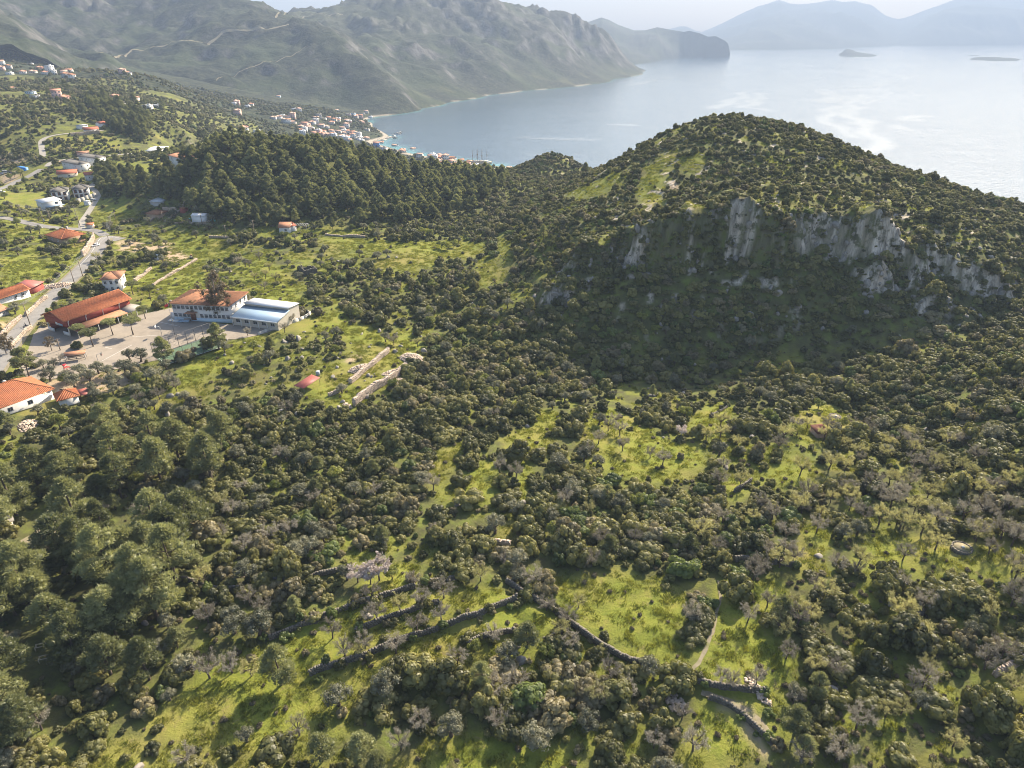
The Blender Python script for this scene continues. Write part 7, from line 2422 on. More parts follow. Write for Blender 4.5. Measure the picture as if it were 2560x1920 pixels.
for s in range(2):
    r = rnd(230 + s)
    L = []
    for i in range(34):
        t = r.uniform(0, 1)
        a, q = r.uniform(0, 6.283), (1.5 + 3.0 * math.sin(math.pi * (0.15 + 0.75 * t))) * r.uniform(0.3, 1)
        k = r.uniform(0.55, 1.05)
        L.append(((q * math.cos(a), q * math.sin(a), 4.0 + 8.5 * t), (k, k, k * 1.15)))
    SHAPES['gum'].append((crown_mesh('gum_crown', M['gum'], r, L, 3400, 0.34, core=0.5, cull=0.55, elong=1.8, zmin=-0.8), trunk_mesh('gum_trunk', M['bark_pale'], r, 13, 0.3, 0.04, [l[0] for l in L[:16]])))
SHAPES['cypress'] = []
r = rnd(240)
L = [((r.normal(0, 0.12), r.normal(0, 0.12), 0.5 + 0.5 * i), (0.62 - 0.03 * i, 0.62 - 0.03 * i, 0.6)) for i in range(15)]
SHAPES['cypress'].append((crown_mesh('cypress_crown', M['oak_dark'], r, L, 1300, 0.24, core=0.8, lift=0.4), trunk_mesh('cypress_trunk', M['bark'], r, 2, 0.14)))
# cushions of thorny scrub and tufts of grass
SHAPES['cushion'] = []
for s in range(3):
    r = rnd(250 + s)
    L = [((r.uniform(-0.35, 0.35), r.uniform(-0.35, 0.35), 0.18), (0.42, 0.42, 0.36)) for _ in range(3)]
    SHAPES['cushion'].append((crown_mesh('cushion', M['cushion'], r, L, 220, 0.16, core=0.85, zmin=0), None))
SHAPES['tuft'] = []
for s in range(3):
    r = rnd(260 + s)
    n = 70
    c = r.normal(0, 0.4, (n, 2))
    hgt = r.uniform(0.12, 0.38, n)
    a = r.uniform(0, 6.283, n)
    w = 0.07
    B0 = np.c_[c[:, 0] - w * np.cos(a), c[:, 1] - w * np.sin(a), np.full(n, -0.05)]
    B1 = np.c_[c[:, 0] + w * np.cos(a), c[:, 1] + w * np.sin(a), np.full(n, -0.05)]
    T1 = np.c_[c[:, 0] + r.normal(0, 0.1, n), c[:, 1] + r.normal(0, 0.1, n), hgt]
    SHAPES['tuft'].append((mesh_np('grass_tuft', np.stack([B0, B1, T1], 1).reshape(-1, 3), [np.arange(n * 3).reshape(-1, 3)], [M['grass']]), None))


# rocks
def rock_mesh(seed, m, n2=2):
    import bmesh
    r = rnd(seed)
    b = bmesh.new()
    bmesh.ops.create_icosphere(b, subdivisions=n2, radius=1)
    V = np.array([v.co[:] for v in b.verts])
    F = np.array([[v.index for v in f.verts] for f in b.faces])
    b.free()
    for _ in range(9):
        d = r.normal(0, 1, 3)
        d /= np.linalg.norm(d)
        k = r.uniform(0.45, 0.85)
        e = V @ d
        V = V - np.clip(e - k, 0, None)[:, None] * d * 0.9
    V = V * (r.uniform(0.8, 1.3), r.uniform(0.7, 1.1), r.uniform(0.6, 1.0)) + r.normal(0, 0.03, V.shape)
    return mesh_np('boulder', V, [F], [m])


ROCKS = [rock_mesh(300 + i, M['rock']) for i in range(6)]


# ------------------------------------------------------------------ plants: scattering
def scatter_gn(name, pts, scale, rot, idx, meshes, tilt=None):
    """what nobody would count: one object whose points carry copies of a few shapes"""
    pts = np.asarray(pts, np.float32)
    me = bpy.data.meshes.new(name)
    me.vertices.add(len(pts))
    me.vertices.foreach_set('co', pts.ravel())
    for nm, ty, val in (('size', 'FLOAT_VECTOR', scale), ('turn', 'FLOAT_VECTOR', rot), ('pick', 'INT', idx)):
        a = me.attributes.new(nm, ty, 'POINT')
        a.data.foreach_set('vector' if ty == 'FLOAT_VECTOR' else 'value', np.ascontiguousarray(val, np.int32 if ty == 'INT' else np.float32).ravel())
    o = obj(name, me)
    pc = bpy.data.collections.new(name + '_plants')
    for i, mm in enumerate(meshes):
        p = bpy.data.objects.new('%s_plant_%02d' % (name, i), mm)
        pc.objects.link(p)
    g = bpy.data.node_groups.new(name, 'GeometryNodeTree')
    g.interface.new_socket('Geometry', in_out='INPUT', socket_type='NodeSocketGeometry')
    g.interface.new_socket('Geometry', in_out='OUTPUT', socket_type='NodeSocketGeometry')
    gi, go = g.nodes.new('NodeGroupInput'), g.nodes.new('NodeGroupOutput')
    ip = g.nodes.new('GeometryNodeInstanceOnPoints')
    ci = g.nodes.new('GeometryNodeCollectionInfo')
    ci.inputs['Collection'].default_value = pc
    ci.inputs['Separate Children'].default_value = True
    ci.inputs['Reset Children'].default_value = True
    ip.inputs['Pick Instance'].default_value = True

    def attr(nm, dt):
        n = g.nodes.new('GeometryNodeInputNamedAttribute')
        n.data_type = dt
        n.inputs['Name'].default_value = nm
        return n.outputs['Attribute']
    g.links.new(gi.outputs[0], ip.inputs['Points'])
    g.links.new(ci.outputs[0], ip.inputs['Instance'])
    g.links.new(attr('pick', 'INT'), ip.inputs['Instance Index'])
    er = g.nodes.new('FunctionNodeEulerToRotation')
    g.links.new(attr('turn', 'FLOAT_VECTOR'), er.inputs[0])
    g.links.new(er.outputs[0], ip.inputs['Rotation'])
    g.links.new(attr('size', 'FLOAT_VECTOR'), ip.inputs['Scale'])
    g.links.new(ip.outputs[0], go.inputs[0])
    md = o.modifiers.new('scatter', 'NODES')
    md.node_group = g
    return tag(o, kind='stuff')


def in_sight(P, h, mu=650):
    """which plants (base P, height h) the view can show: in frame with a margin, and not behind the land"""
    u, v = pix(P[:, 0], P[:, 1], P[:, 2])
    ut, vt = pix(P[:, 0], P[:, 1], P[:, 2] + h)
    ok = (u > -mu) & (u < 2560 + mu) & (vt < 2250) & (v > -50)
    Q = P[ok]
    T = Q[:, 2] + h[ok] + 1.5
    hid = np.zeros(len(Q), bool)
    for t in np.linspace(0.25, 0.985, 90):
        z = HC + (T - HC) * t
        m = z < 340
        hid |= m & (gz(Q[:, 0] * t, Q[:, 1] * t) > z)
    k = np.nonzero(ok)[0]
    ok[k[hid]] = False
    return ok, u, v


def jitter_grid(x0, x1, y0, y1, s, seed):
    r = rnd(seed)
    gx, gy = np.meshgrid(np.arange(x0, x1, s), np.arange(y0, y1, s))
    gx = gx + r.uniform(-0.48, 0.48, gx.shape) * s
    gy = gy + r.uniform(-0.48, 0.48, gy.shape) * s
    return gx.ravel(), gy.ravel(), r


def slope_at(x, y):
    i = np.clip(np.searchsorted(GX, x), 0, len(GX) - 1)
    j = np.clip(np.searchsorted(GY, y), 0, len(GY) - 1)
    return SLOPE[j, i]


PLANTS = {}      # kind -> list of rows x, y, z, scale, rot, shape, u, v


def put(kind, x, y, z, s, rot, shp):
    PLANTS.setdefault(kind, []).append((x, y, z, s, rot, shp))


def put_px(kind, L, s, ref=None, jit=0.12):
    """single plants seen in the photograph, by where their stem meets the ground"""
    for a in L:
        u, v = a[:2]
        k = a[2] if len(a) > 2 else s
        p = ground(u, v)
        put(kind, p[0], p[1], p[2], k * RNG.uniform(1 - jit, 1 + jit), RNG.uniform(0, 6.283), int(RNG.integers(0, len(SHAPES[kind]))))
        keep_clear(p[0], p[1], 1.6)


# --- plants picked out one by one
put_px('olive', zB([(555, 1190), (820, 1270), (990, 1205), (885, 1140), (1185, 1140), (1265, 1280), (1370, 1100), (1500, 1130), (1545, 980), (740, 1200), (1420, 960), (1700, 1200), (470, 1400), (1080, 1110)]), 1.35)
put_px('olive', zB([(480, 1060), (590, 1040), (1600, 1180), (1820, 1060), (1900, 1250), (420, 1560), (1600, 1530), (1690, 1500)]), 1.0)
put_px('umbrella', zB([(1020, 815), (1455, 685)]), 1.15)
put_px('umbrella', zB([(870, 720), (1235, 690), (1590, 510), (1455, 250), (1650, 310)]), 0.85)
put_px('pine', zB([(1800, 990), (320, 1140)]) + zC([(735, 850)]), 0.82)
put_px('pine', zB([(1330, 1620), (250, 1100)]), 0.7)
put_px('oak_dark', zB([(840, 830), (90, 1170), (20, 1200), (210, 1130), (380, 1040)]), 1.1)
put_px('gum', zC([(735, 525), (775, 530)]), 1.3)
put_px('gum', zC([(490, 515)]), 0.8)
put_px('gum', zB([(570, 860), (120, 880), (70, 895)]), 0.55)
put_px('bare', zC([(1450, 660), (1050, 700), (1230, 200), (1530, 560)]) + zB([(665, 1015), (1080, 1540), (1745, 1390), (1530, 1450), (1840, 1230), (1930, 1300)]) + zD([(1330, 185)]), 0.95)
put_px('budding', zB([(1680, 1310), (1170, 1590), (1700, 1150)]) + zD([(1590, 205)]) + zO([(1240, 1370), (1110, 1330), (970, 1345), (1160, 1220)]), 0.95)
put_px('bare', zO([(770, 1160), (900, 1180), (1040, 1100)]), 1.0)
put_px('olive', zD([(765, 710), (1240, 150)]), 1.0)
put_px('bright', zA([(820, 945), (650, 1150), (1460, 1130), (190, 730)]), 1.5)
put_px('oak_green', zA([(950, 860)]), 1.6)
put_px('olive', zA([(1420, 930), (1690, 880), (1110, 1180), (340, 800)]), 1.2)
put_px('oak_dark', zA([(1600, 1060), (1700, 1080), (1560, 1040), (1750, 1060), (580, 690), (640, 700)]) + zB([(1000, 230), (1080, 230), (930, 200), (1130, 200)]), 1.7)
put_px('budding', zA([(1060, 1100), (1250, 1160)]), 0.9)
put_px('cypress', zM([(520, 480)]), 1.1)
put_px('bare', zG([(1440, 350), (1490, 300), (1520, 385), (1370, 440), (1540, 490), (1730, 540), (1815, 585)]), 0.95)
put_px('bare', zG([(1290, 540), (800, 690), (690, 640), (1140, 870), (1390, 1150), (1320, 1290), (1620, 1130)]), 0.95)
put_px('olive', zG([(150, 730), (660, 1060), (810, 1280), (1270, 560)]), 1.35)
put_px('oak_olive', zG([(490, 600), (820, 550), (1200, 370), (1240, 260), (860, 230), (660, 330), (1740, 290), (480, 850), (1620, 780)]), 1.9)
put_px('oak_olive', zG([(1840, 310), (1940, 310), (2060, 400), (2170, 600), (1100, 380), (960, 540), (1060, 500), (1110, 720), (1340, 680), (880, 1180)]), 1.5)
put_px('bright', zG([(1070, 1080), (1640, 870)]), 1.2)
put_px('blossom', zG([(1940, 400)]) + zJ([(400, 190), (300, 180)]), 0.95)
put_px('blossom', zJ([(470, 160)]), 1.2)
put_px('bare', zJ([(410, 320), (455, 470), (740, 220), (805, 360), (980, 300), (770, 570), (960, 480), (200, 755), (1090, 830), (1970, 690), (640, 1500), (100, 620), (360, 700), (1790, 400), (1560, 1000)]), 0.95)
put_px('budding', zJ([(635, 400), (330, 750), (1900, 600), (2040, 380), (1270, 165)]), 0.85)
put_px('olive', zJ([(1480, 800), (1040, 1390), (1710, 1480), (150, 1150), (530, 1070)]), 1.4)
put_px('pine', zJ([(1640, 690), (1280, 1010), (330, 1560)]), 0.55)
put_px('oak_olive', zJ([(1310, 1180), (1470, 1150), (640, 920), (780, 930), (1000, 990), (1900, 1000)]), 2.0)
put_px('bright', zJ([(1220, 720), (1790, 760), (570, 150)]), 0.9)
put_px('bare', zK([(430, 660), (680, 890), (260, 1050), (490, 1070), (990, 990), (560, 560), (1430, 260), (1400, 430)]), 0.9)
put_px('budding', zK([(820, 650), (1430, 650), (640, 740), (1640, 190), (2150, 380), (1520, 760), (2120, 1110), (1900, 140), (1400, 620)]), 1.1)
put_px('bare', zK([(1560, 580), (2060, 890), (1890, 120), (2130, 170), (1960, 960), (2200, 520)]), 1.15)
put_px('budding', zH([(250, 740), (660, 660), (1210, 1000), (1350, 1030), (1600, 640), (1780, 680), (1900, 830), (1450, 930), (640, 920), (860, 620), (1000, 850), (1750, 780), (1640, 820), (1500, 1060)]), 1.15)
put_px('bare', zH([(560, 1110), (470, 960), (1150, 760), (1290, 880), (1790, 970), (1600, 1000), (2100, 930), (850, 350), (1350, 800), (1220, 860), (1900, 930), (2050, 1100)]), 1.1)
put_px('bright', zH([(950, 330), (640, 380), (790, 200), (1660, 830), (1330, 1000), (110, 680)]), 1.15)
put_px('oak_dark', zK([(1240, 800), (1330, 780), (1230, 980), (1280, 1100), (1420, 800), (1700, 480), (1780, 440), (360, 480), (1340, 400), (1930, 1250), (1190, 1200), (1640, 1240), (2020, 1270), (1300, 500)]), 1.9)
put_px('oak_dark', zK([(100, 700), (70, 780), (130, 640), (860, 860), (1420, 1560), (1080, 660), (980, 560), (1180, 620)]), 1.5)
put_px('pine', zK([(730, 1390), (640, 640)]), 0.62)
put_px('bright', zI([(1690, 630), (1590, 60)]), 0.9)
put_px('bare', zI([(1440, 720), (1340, 1110), (1210, 1140), (1200, 830), (840, 220), (1560, 350), (1420, 420), (1680, 320), (1080, 1640), (240, 1440)]), 1.05)
put_px('budding', zI([(1280, 160), (1450, 1130), (1180, 600)]), 1.0)
put_px('olive', zI([(1700, 470), (1780, 440), (1420, 580), (1350, 880), (1500, 900)]), 1.5)
put_px('pine', zI([(610, 350), (1000, 520), (520, 560), (150, 560), (700, 760), (460, 1060), (860, 1150), (60, 1180), (640, 1120), (1620, 1180), (760, 900), (250, 720), (90, 780), (330, 880)]), 0.95)
put_px('pine', zD([(250, 1130), (380, 1170), (510, 1560), (1110, 1620)]), 0.5)
put_px('pine', zO([(1020, 620), (1110, 620), (1240, 650), (1340, 600), (1840, 680), (1980, 690), (2100, 690), (1560, 560), (1400, 500), (1180, 440)]), 0.5)
put_px('bright', [(1120, 625), (1135, 618), (1105, 622)], 1.3)
put_px('olive', [(1230, 505), (1150, 570)], 1.2)
put_px('pine', zE([(560, 720), (700, 740), (830, 120), (500, 640)]), 0.62)


GZ = blur(GRASSM, 1)


def zone_fields(x, y, reach=3.0):
    rr = np.clip(reach * 0.85 * y / np.maximum(HC - gz(x, y), 40), 1.0, 11.0)
    g = np.maximum.reduce([at_mask(GZ, x * (1 + q * rr / y), y + q * rr) for q in np.linspace(0, 1, 7)])
    s = at_mask(blur(SOILM | PALEM, 1), x, y)
    ng = at_mask(NOGROW, x, y)
    pn = at_mask(PINEM, x, y)
    fp = at_mask(FRONTPINE, x, y)
    mp = at_mask(MIDPINE, x, y)
    return g, s, ng, pn, fp, mp


for Q, w_ in zip(WALL_W, WALLS):      # brambles and seedlings along the old walls
    if w_[4] == 'dark':
        for a in Q:
            for _ in range(3):
                if RNG.random() < 0.55:
                    x_, y_ = a + RNG.normal(0, 0.9, 2)
                    put(['oak_dark', 'oak_olive', 'oak_brown', 'oak_green'][int(RNG.integers(0, 4))], x_, y_, float(gz(x_, y_)) - 0.1, RNG.uniform(0.3, 0.85), RNG.uniform(0, 6.28), int(RNG.integers(0, 5)))


def hill_zone(x, y):
    return sstep(-15, 40, x) * sstep(228, 262, y) * (1 - sstep(600, 640, y))


def tint_of(r, x, y, n):
    f = fbm(x / 22, y / 22, 501, 3) + r.normal(0, 0.09, n)
    return np.where(f < 0.43, 0, np.where(f < 0.53, 1, np.where(f < 0.58, 2, np.where(f < 0.61, 3, np.where(r.random(n) < 0.5, 1, 0)))))


TN = ['oak_dark', 'oak_olive', 'oak_brown', 'oak_green']


def scatter_oaks(spacing, smin, smax, box, prob, seed, hmul=2.6):
    reach = smax * 3.3
    x, y, r = jitter_grid(*box, spacing, seed)
    z = gz(x, y)
    n = len(x)
    g, s, ng, pn, fp, mp = zone_fields(x, y, reach)
    hz_ = hill_zone(x, y)
    left = sstep(-30, -110, x) * sstep(175, 215, y) * (1 - pn)
    p = prob(x, y, g, s, pn, fp, mp, hz_, left)
    k = (r.random(n) < p) & (ng < 0.5) & (z > 1.5)
    x, y, z, hz_ = x[k], y[k], z[k], hz_[k]
    sc = smin + (smax - smin) * r.random(len(x)) ** 1.7
    sc *= np.where(hz_ > 0.5, 0.85, 1.0) * np.clip(0.75 + 0.5 * fbm(x / 30, y / 30, seed, 2), 0.8, 1.25)
    ok, u, v = in_sight(np.c_[x, y, z], sc * hmul)
    x, y, z, sc = x[ok], y[ok], z[ok], sc[ok]
    t = tint_of(r, x, y, len(x))
    for i in range(len(x)):
        put(TN[t[i]], x[i], y[i], z[i] - 0.15 * sc[i], sc[i], r.uniform(0, 6.283), int(r.integers(0, 7)))


def p_big(x, y, g, s, pn, fp, mp, h, left):
    f = fbm(x / 26, y / 26, 611, 3)
    steep = slope_at(x, y)
    p = 0.72 * sstep(0.30, 0.46, f)
    p = p * (1 - left) + left * 0.26 * sstep(0.42, 0.6, f)
    p = np.where(h > 0.5, 0.5, p)
    p = np.where((h > 0.5) & (y < 268), 1.0, p)
    p = np.where((at_mask(DENSE, x, y) > 0.5) & (h < 0.5), 0.95, p)
    p = np.where(fp > 0.5, 0.3, np.where(mp > 0.5, 0.6, p))
    p = np.where(pn > 0.5, 0.12, p)
    p *= 1 - np.clip(g * 1.4, 0, 0.99)
    p *= 1 - np.clip(s * 1.3, 0, 1)
    p *= 1 - 0.45 * sstep(30, 60, x) * (1 - sstep(160, 185, y)) * sstep(0.45, 0.6, fbm(x / 11, y / 11, 77, 2))
    return np.where(steep > 1.3, 0.5 * sstep(0.50, 0.44, fbm(x / 12, y / 8, 905, 3)), p)


def p_small(x, y, g, s, pn, fp, mp, h, left):
    f = fbm(x / 12, y / 12, 631, 3)
    steep = slope_at(x, y)
    p = 0.75 * sstep(0.28, 0.5, f) * (1 - 0.35 * (y < 200))
    p = p * (1 - left) + left * 0.34 * sstep(0.42, 0.58, f)
    p = np.where(h > 0.5, np.where(x < 60, 0.72, 0.88) * sstep(0.22, 0.40, f), p)
    p = np.where((at_mask(DENSE, x, y) > 0.5) & (h < 0.5), 0.9, p)
    p = np.where(pn > 0.5, 0.45, p)
    p *= 1 - np.clip(g * 1.25, 0, 0.955)
    p *= 1 - np.clip(s * 1.3, 0, 1)
    return np.where(steep > 1.3, 0.9 * sstep(0.51, 0.45, fbm(x / 12, y / 8, 905, 3)) + 0.06, p)


scatter_oaks(4.3, 1.0, 2.0, (-260, 330, 50, 300), p_big, 701)
scatter_oaks(2.5, 0.42, 0.95, (-260, 330, 50, 300), p_small, 702)
scatter_oaks(4.2, 0.9, 1.7, (-420, 330, 300, 660), p_big, 703)
scatter_oaks(2.35, 0.45, 1.0, (-420, 330, 300, 520), p_small, 704)
scatter_oaks(0.8, 0.45, 1.25, (20, 330, 228, 300), lambda x, y, g, s, pn, fp, mp, h, left: np.where(slope_at(x, y) > 0.9, 0.7 * sstep(0.46, 0.40, fbm(x / 12, y / 8, 905, 3)) + 0.05, 0), 709)
scatter_oaks(3.2, 0.6, 1.1, (-560, 200, 520, 900), p_small, 705)


scatter_oaks(4.6, 0.8, 1.7, (-760, 120, 560, 1000), lambda x, y, g, s, pn, fp, mp, h, left: 0.72 * sstep(0.34, 0.5, fbm(x / 45, y / 45, 641, 3)), 706)
scatter_oaks(6.5, 0.9, 1.9, (-1150, 150, 1000, 1650), lambda x, y, g, s, pn, fp, mp, h, left: 0.75 * sstep(0.3, 0.48, fbm(x / 70, y / 70, 651, 3)), 707)


def scatter_trees(kind, spacing, smin, smax, box, prob, seed, hgt, sink=0.0):
    x, y, r = jitter_grid(*box, spacing, seed)
    z = gz(x, y)
    g, s, ng, pn, fp, mp = zone_fields(x, y, min(hgt * 1.0, 8.0) if kind.startswith('pine') else 2.5)
    p = prob(x, y, g, s, pn, fp, mp)
    p = p * (1 - (0.55 if kind in ('bare', 'budding') else 0.9) * g)
    k = (r.random(len(x)) < p) & (ng < 0.5) & (z > 1.5) & (slope_at(x, y) < 1.0)
    x, y, z = x[k], y[k], z[k]
    sc = r.uniform(smin, smax, len(x))
    ok, u, v = in_sight(np.c_[x, y, z], sc * hgt)
    for a in np.nonzero(ok)[0]:
        put(kind, x[a], y[a], z[a] - sink, sc[a], r.uniform(0, 6.283), int(r.integers(0, len(SHAPES[kind]))))


scatter_trees('pine_far', 5.6, 0.5, 1.05, (-420, 250, 350, 560), lambda x, y, g, s, pn, fp, mp: pn * 0.85 * (0.5 + 0.5 * sstep(0.36, 0.46, fbm(x / 18, y / 18, 16, 3))), 721, 11)
scatter_trees('pine', 10.0, 0.5, 1.15, (-420, 250, 350, 560), lambda x, y, g, s, pn, fp, mp: pn * 0.5, 730, 11)
scatter_trees('pine_far', 6.0, 0.7, 1.1, (-520, -70, 560, 860), lambda x, y, g, s, pn, fp, mp: np.maximum(pn * 0.9, 0.10 * sstep(0.55, 0.65, fbm(x / 60, y / 60, 15, 3))), 722, 11)
scatter_trees('pine_far', 9.0, 0.25, 0.45, (20, 160, 430, 560), lambda x, y, g, s, pn, fp, mp: 0.35 * (1 - hill_zone(x, y)), 728, 11)
scatter_trees('pine', 7.5, 0.85, 1.4, (-160, -10, 55, 200), lambda x, y, g, s, pn, fp, mp: fp * 0.62 + mp * 0.4, 723, 11)
scatter_trees('pine', 13.0, 0.35, 0.6, (-180, 120, 60, 300), lambda x, y, g, s, pn, fp, mp: 0.28 * (1 - np.clip(g * 2, 0, 1)) * (1 - hill_zone(x, y)), 724, 11)
_rz = lambda x, y: sstep(35, 70, x) * (1 - sstep(165, 190, y))
_tz = lambda x, y: sstep(-60, -30, x) * (1 - sstep(60, 80, x)) * (1 - sstep(112, 125, y))
_lz = lambda x, y: sstep(-60, -110, x) * sstep(200, 230, y)
scatter_trees('bare', 6.5, 0.7, 1.2, (-120, 160, 55, 200), lambda x, y, g, s, pn, fp, mp: 0.34 * _rz(x, y) + 0.26 * _tz(x, y) * (1 - fp) + 0.03, 725, 5)
scatter_trees('budding', 7.0, 0.7, 1.2, (-120, 170, 55, 200), lambda x, y, g, s, pn, fp, mp: 0.32 * _rz(x, y) + 0.14 * _tz(x, y) * (1 - fp) + 0.03, 726, 5)
scatter_trees('olive', 7.5, 0.75, 1.3, (-420, 150, 55, 480), lambda x, y, g, s, pn, fp, mp: (0.22 + 0.08 * _lz(x, y)) * (1 - pn) * (1 - hill_zone(x, y)), 727, 4.5)
scatter_trees('bright', 9.0, 0.9, 1.5, (-420, 120, 150, 560), lambda x, y, g, s, pn, fp, mp: (0.09 + 0.08 * _lz(x, y)) * (1 - pn) * (1 - hill_zone(x, y)), 729, 4.5)
# ------------------------------------------------------------------ plants: the 300 of a kind that show largest stand on their own
LANDMARKS = [(160, 1230, 'by the dirt track'), (220, 1480, 'among the tall foreground pines'), (120, 1780, 'in the shaded lower corner'), (560, 1560, 'beside the pine end of the terraces'), (540, 1330, 'below the thin bent wall'),
             (760, 1300, 'in the grey olive thicket'), (520, 1120, 'in the dense wood under the orange roofs'), (760, 1130, 'in the dark wood below the maroon roof'), (1000, 1180, 'in the dark wood beside the green strip'),
             (620, 950, 'among boulders below the green court'), (800, 880, 'among boulders by the maroon sheet roof'), (960, 930, 'beside the twin stone walls'), (1080, 860, 'by the large rubble heap'), (900, 760, 'on the rocky slope right of the school'),
             (760, 650, 'by the ruined stone hut'), (660, 600, 'near the lone white house by the forest'), (560, 660, 'in the green orchard behind the school'), (950, 600, 'by the far yellow green fields'), (1120, 700, 'on the flank left of the crag'),
             (250, 950, 'in the olive yard by the slide'), (330, 830, 'in the school yard'), (80, 900, 'by the street below the school hall'), (200, 720, 'behind the school hall'), (120, 640, 'on the slope above the road bend'), (330, 640, 'by the bare earth yard'),
             (430, 560, 'by the rusty roofed shed'), (130, 470, 'round the white villas'), (320, 430, 'in the grove by the villas'), (60, 400, 'above the car park'), (230, 370, 'in the orchard by the long red roof'), (280, 290, 'on the pine spur'),
             (80, 270, 'on the scrubby spur'), (560, 380, 'on the crest of the pine knoll'), (560, 500, 'on the shaded left face of the knoll'), (800, 470, 'on the front of the pine knoll'), (1050, 480, 'on the low end of the pine knoll'),
             (1280, 470, 'in the saddle by the bay'), (1400, 420, 'on the small knob over the bay'), (1400, 560, 'on the grassy left flank of the hill'), (1650, 400, 'on the upper hill'), (1800, 310, 'on the hilltop'), (2050, 400, 'on the sunny shoulder of the hill'),
             (2300, 500, 'on the ridge over the sparkling sea'), (1600, 600, 'on the cliff rim'), (1900, 560, 'on the middle cliff'), (2250, 620, 'among the right-hand crags'), (1420, 740, 'round the rock outcrop'), (1700, 780, 'in the shade under the cliff'),
             (2050, 780, 'in the deep shade under the crags'), (2400, 780, 'in the shade above the spur'), (1350, 880, 'at the edge of the cliff shadow'), (1650, 930, 'just above the almond meadow'), (1950, 930, 'where the spur meets the shade'),
             (2350, 930, 'on the sunlit spur'), (1500, 1080, 'beside the almond meadow'), (1220, 1040, 'by the upper green strips'), (1300, 1220, 'along the long green strip'), (1600, 1230, 'in the thicket below the almond meadow'), (1900, 1180, 'in the dark thicket by the cistern'),
             (2080, 1060, 'by the round cistern'), (2350, 1130, 'on the slope above the threshing floor'), (2420, 1380, 'round the threshing floor'), (2150, 1350, 'by the pale almond grove'), (1150, 1420, 'at the meeting of the walls'), (950, 1480, 'on the upper terraces'),
             (900, 1640, 'on the lower terraces'), (1250, 1600, 'below the last terrace wall'), (1100, 1790, 'in the gully under the terraces'), (1350, 1850, 'round the bright green patch'), (1580, 1520, 'by the field left of the path'), (1870, 1560, 'round the tufted meadow'),
             (1700, 1800, 'along the sunken lane'), (2050, 1750, 'by the narrow grass strip'), (2300, 1700, 'in the thicket right of the strip'), (2420, 1860, 'in the far lower corner'), (2250, 1500, 'under the sloping walls'), (2480, 1600, 'by the small meadow at the edge'),
             (800, 1880, 'at the lower edge under the terraces'), (480, 1850, 'at the lower edge by the pines')]
_LM = np.array([a[:2] for a in LANDMARKS], float)
ORD = ['first', 'second', 'third', 'fourth', 'fifth', 'sixth', 'seventh', 'eighth', 'ninth', 'tenth', 'eleventh', 'twelfth', 'thirteenth', 'fourteenth', 'fifteenth', 'sixteenth', 'seventeenth', 'eighteenth', 'nineteenth']
TENS = {2: 'twent', 3: 'thirt', 4: 'fort', 5: 'fift', 6: 'sixt', 7: 'sevent', 8: 'eight', 9: 'ninet'}


def ordinal(i):
    if i <= 19:
        return ORD[i - 1]
    t, o = divmod(i, 10)
    return TENS[min(t, 9)] + ('ieth' if o == 0 else 'y-' + ORD[o - 1])


LOOK = {'oak_dark': 'dark green rounded oak', 'oak_olive': 'olive green rounded oak', 'oak_brown': 'brownish rounded oak', 'oak_green': 'fresh green rounded oak',
        'bright': 'yellow green spring tree', 'pine': 'pale green tufted pine', 'pine_far': 'dark green pine', 'umbrella': 'flat topped umbrella pine', 'olive': 'silvery grey olive tree', 'bare': 'leafless grey brown almond',
        'budding': 'almond with thin yellow green buds', 'blossom': 'pale pink blossoming almond', 'gum': 'tall thin brownish gum tree', 'cypress': 'narrow dark cypress'}
NAMES = {'bright': 'terebinth_tree', 'pine': 'pine_tree', 'pine_far': 'pine_tree', 'umbrella': 'umbrella_pine', 'olive': 'olive_tree', 'bare': 'almond_tree', 'budding': 'almond_tree', 'blossom': 'almond_tree', 'gum': 'gum_tree', 'cypress': 'cypress_tree'}
for k in TN:
    NAMES[k] = 'oak_shrub'
CATS = {'oak_shrub': 'shrub'}
CROWN = {'almond_tree': 'twigs'}
MAXN = {'oak_shrub': 300, 'pine_tree': 300, 'olive_tree': 170, 'almond_tree': 290, 'terebinth_tree': 90}
GROUPS = {'oak_shrub': 'evergreen oak shrubs of the slopes', 'pine_tree': 'pines of the wood and the knoll', 'olive_tree': 'olive trees of the orchards', 'almond_tree': 'almond trees of the terraces', 'terebinth_tree': 'trees in spring leaf'}

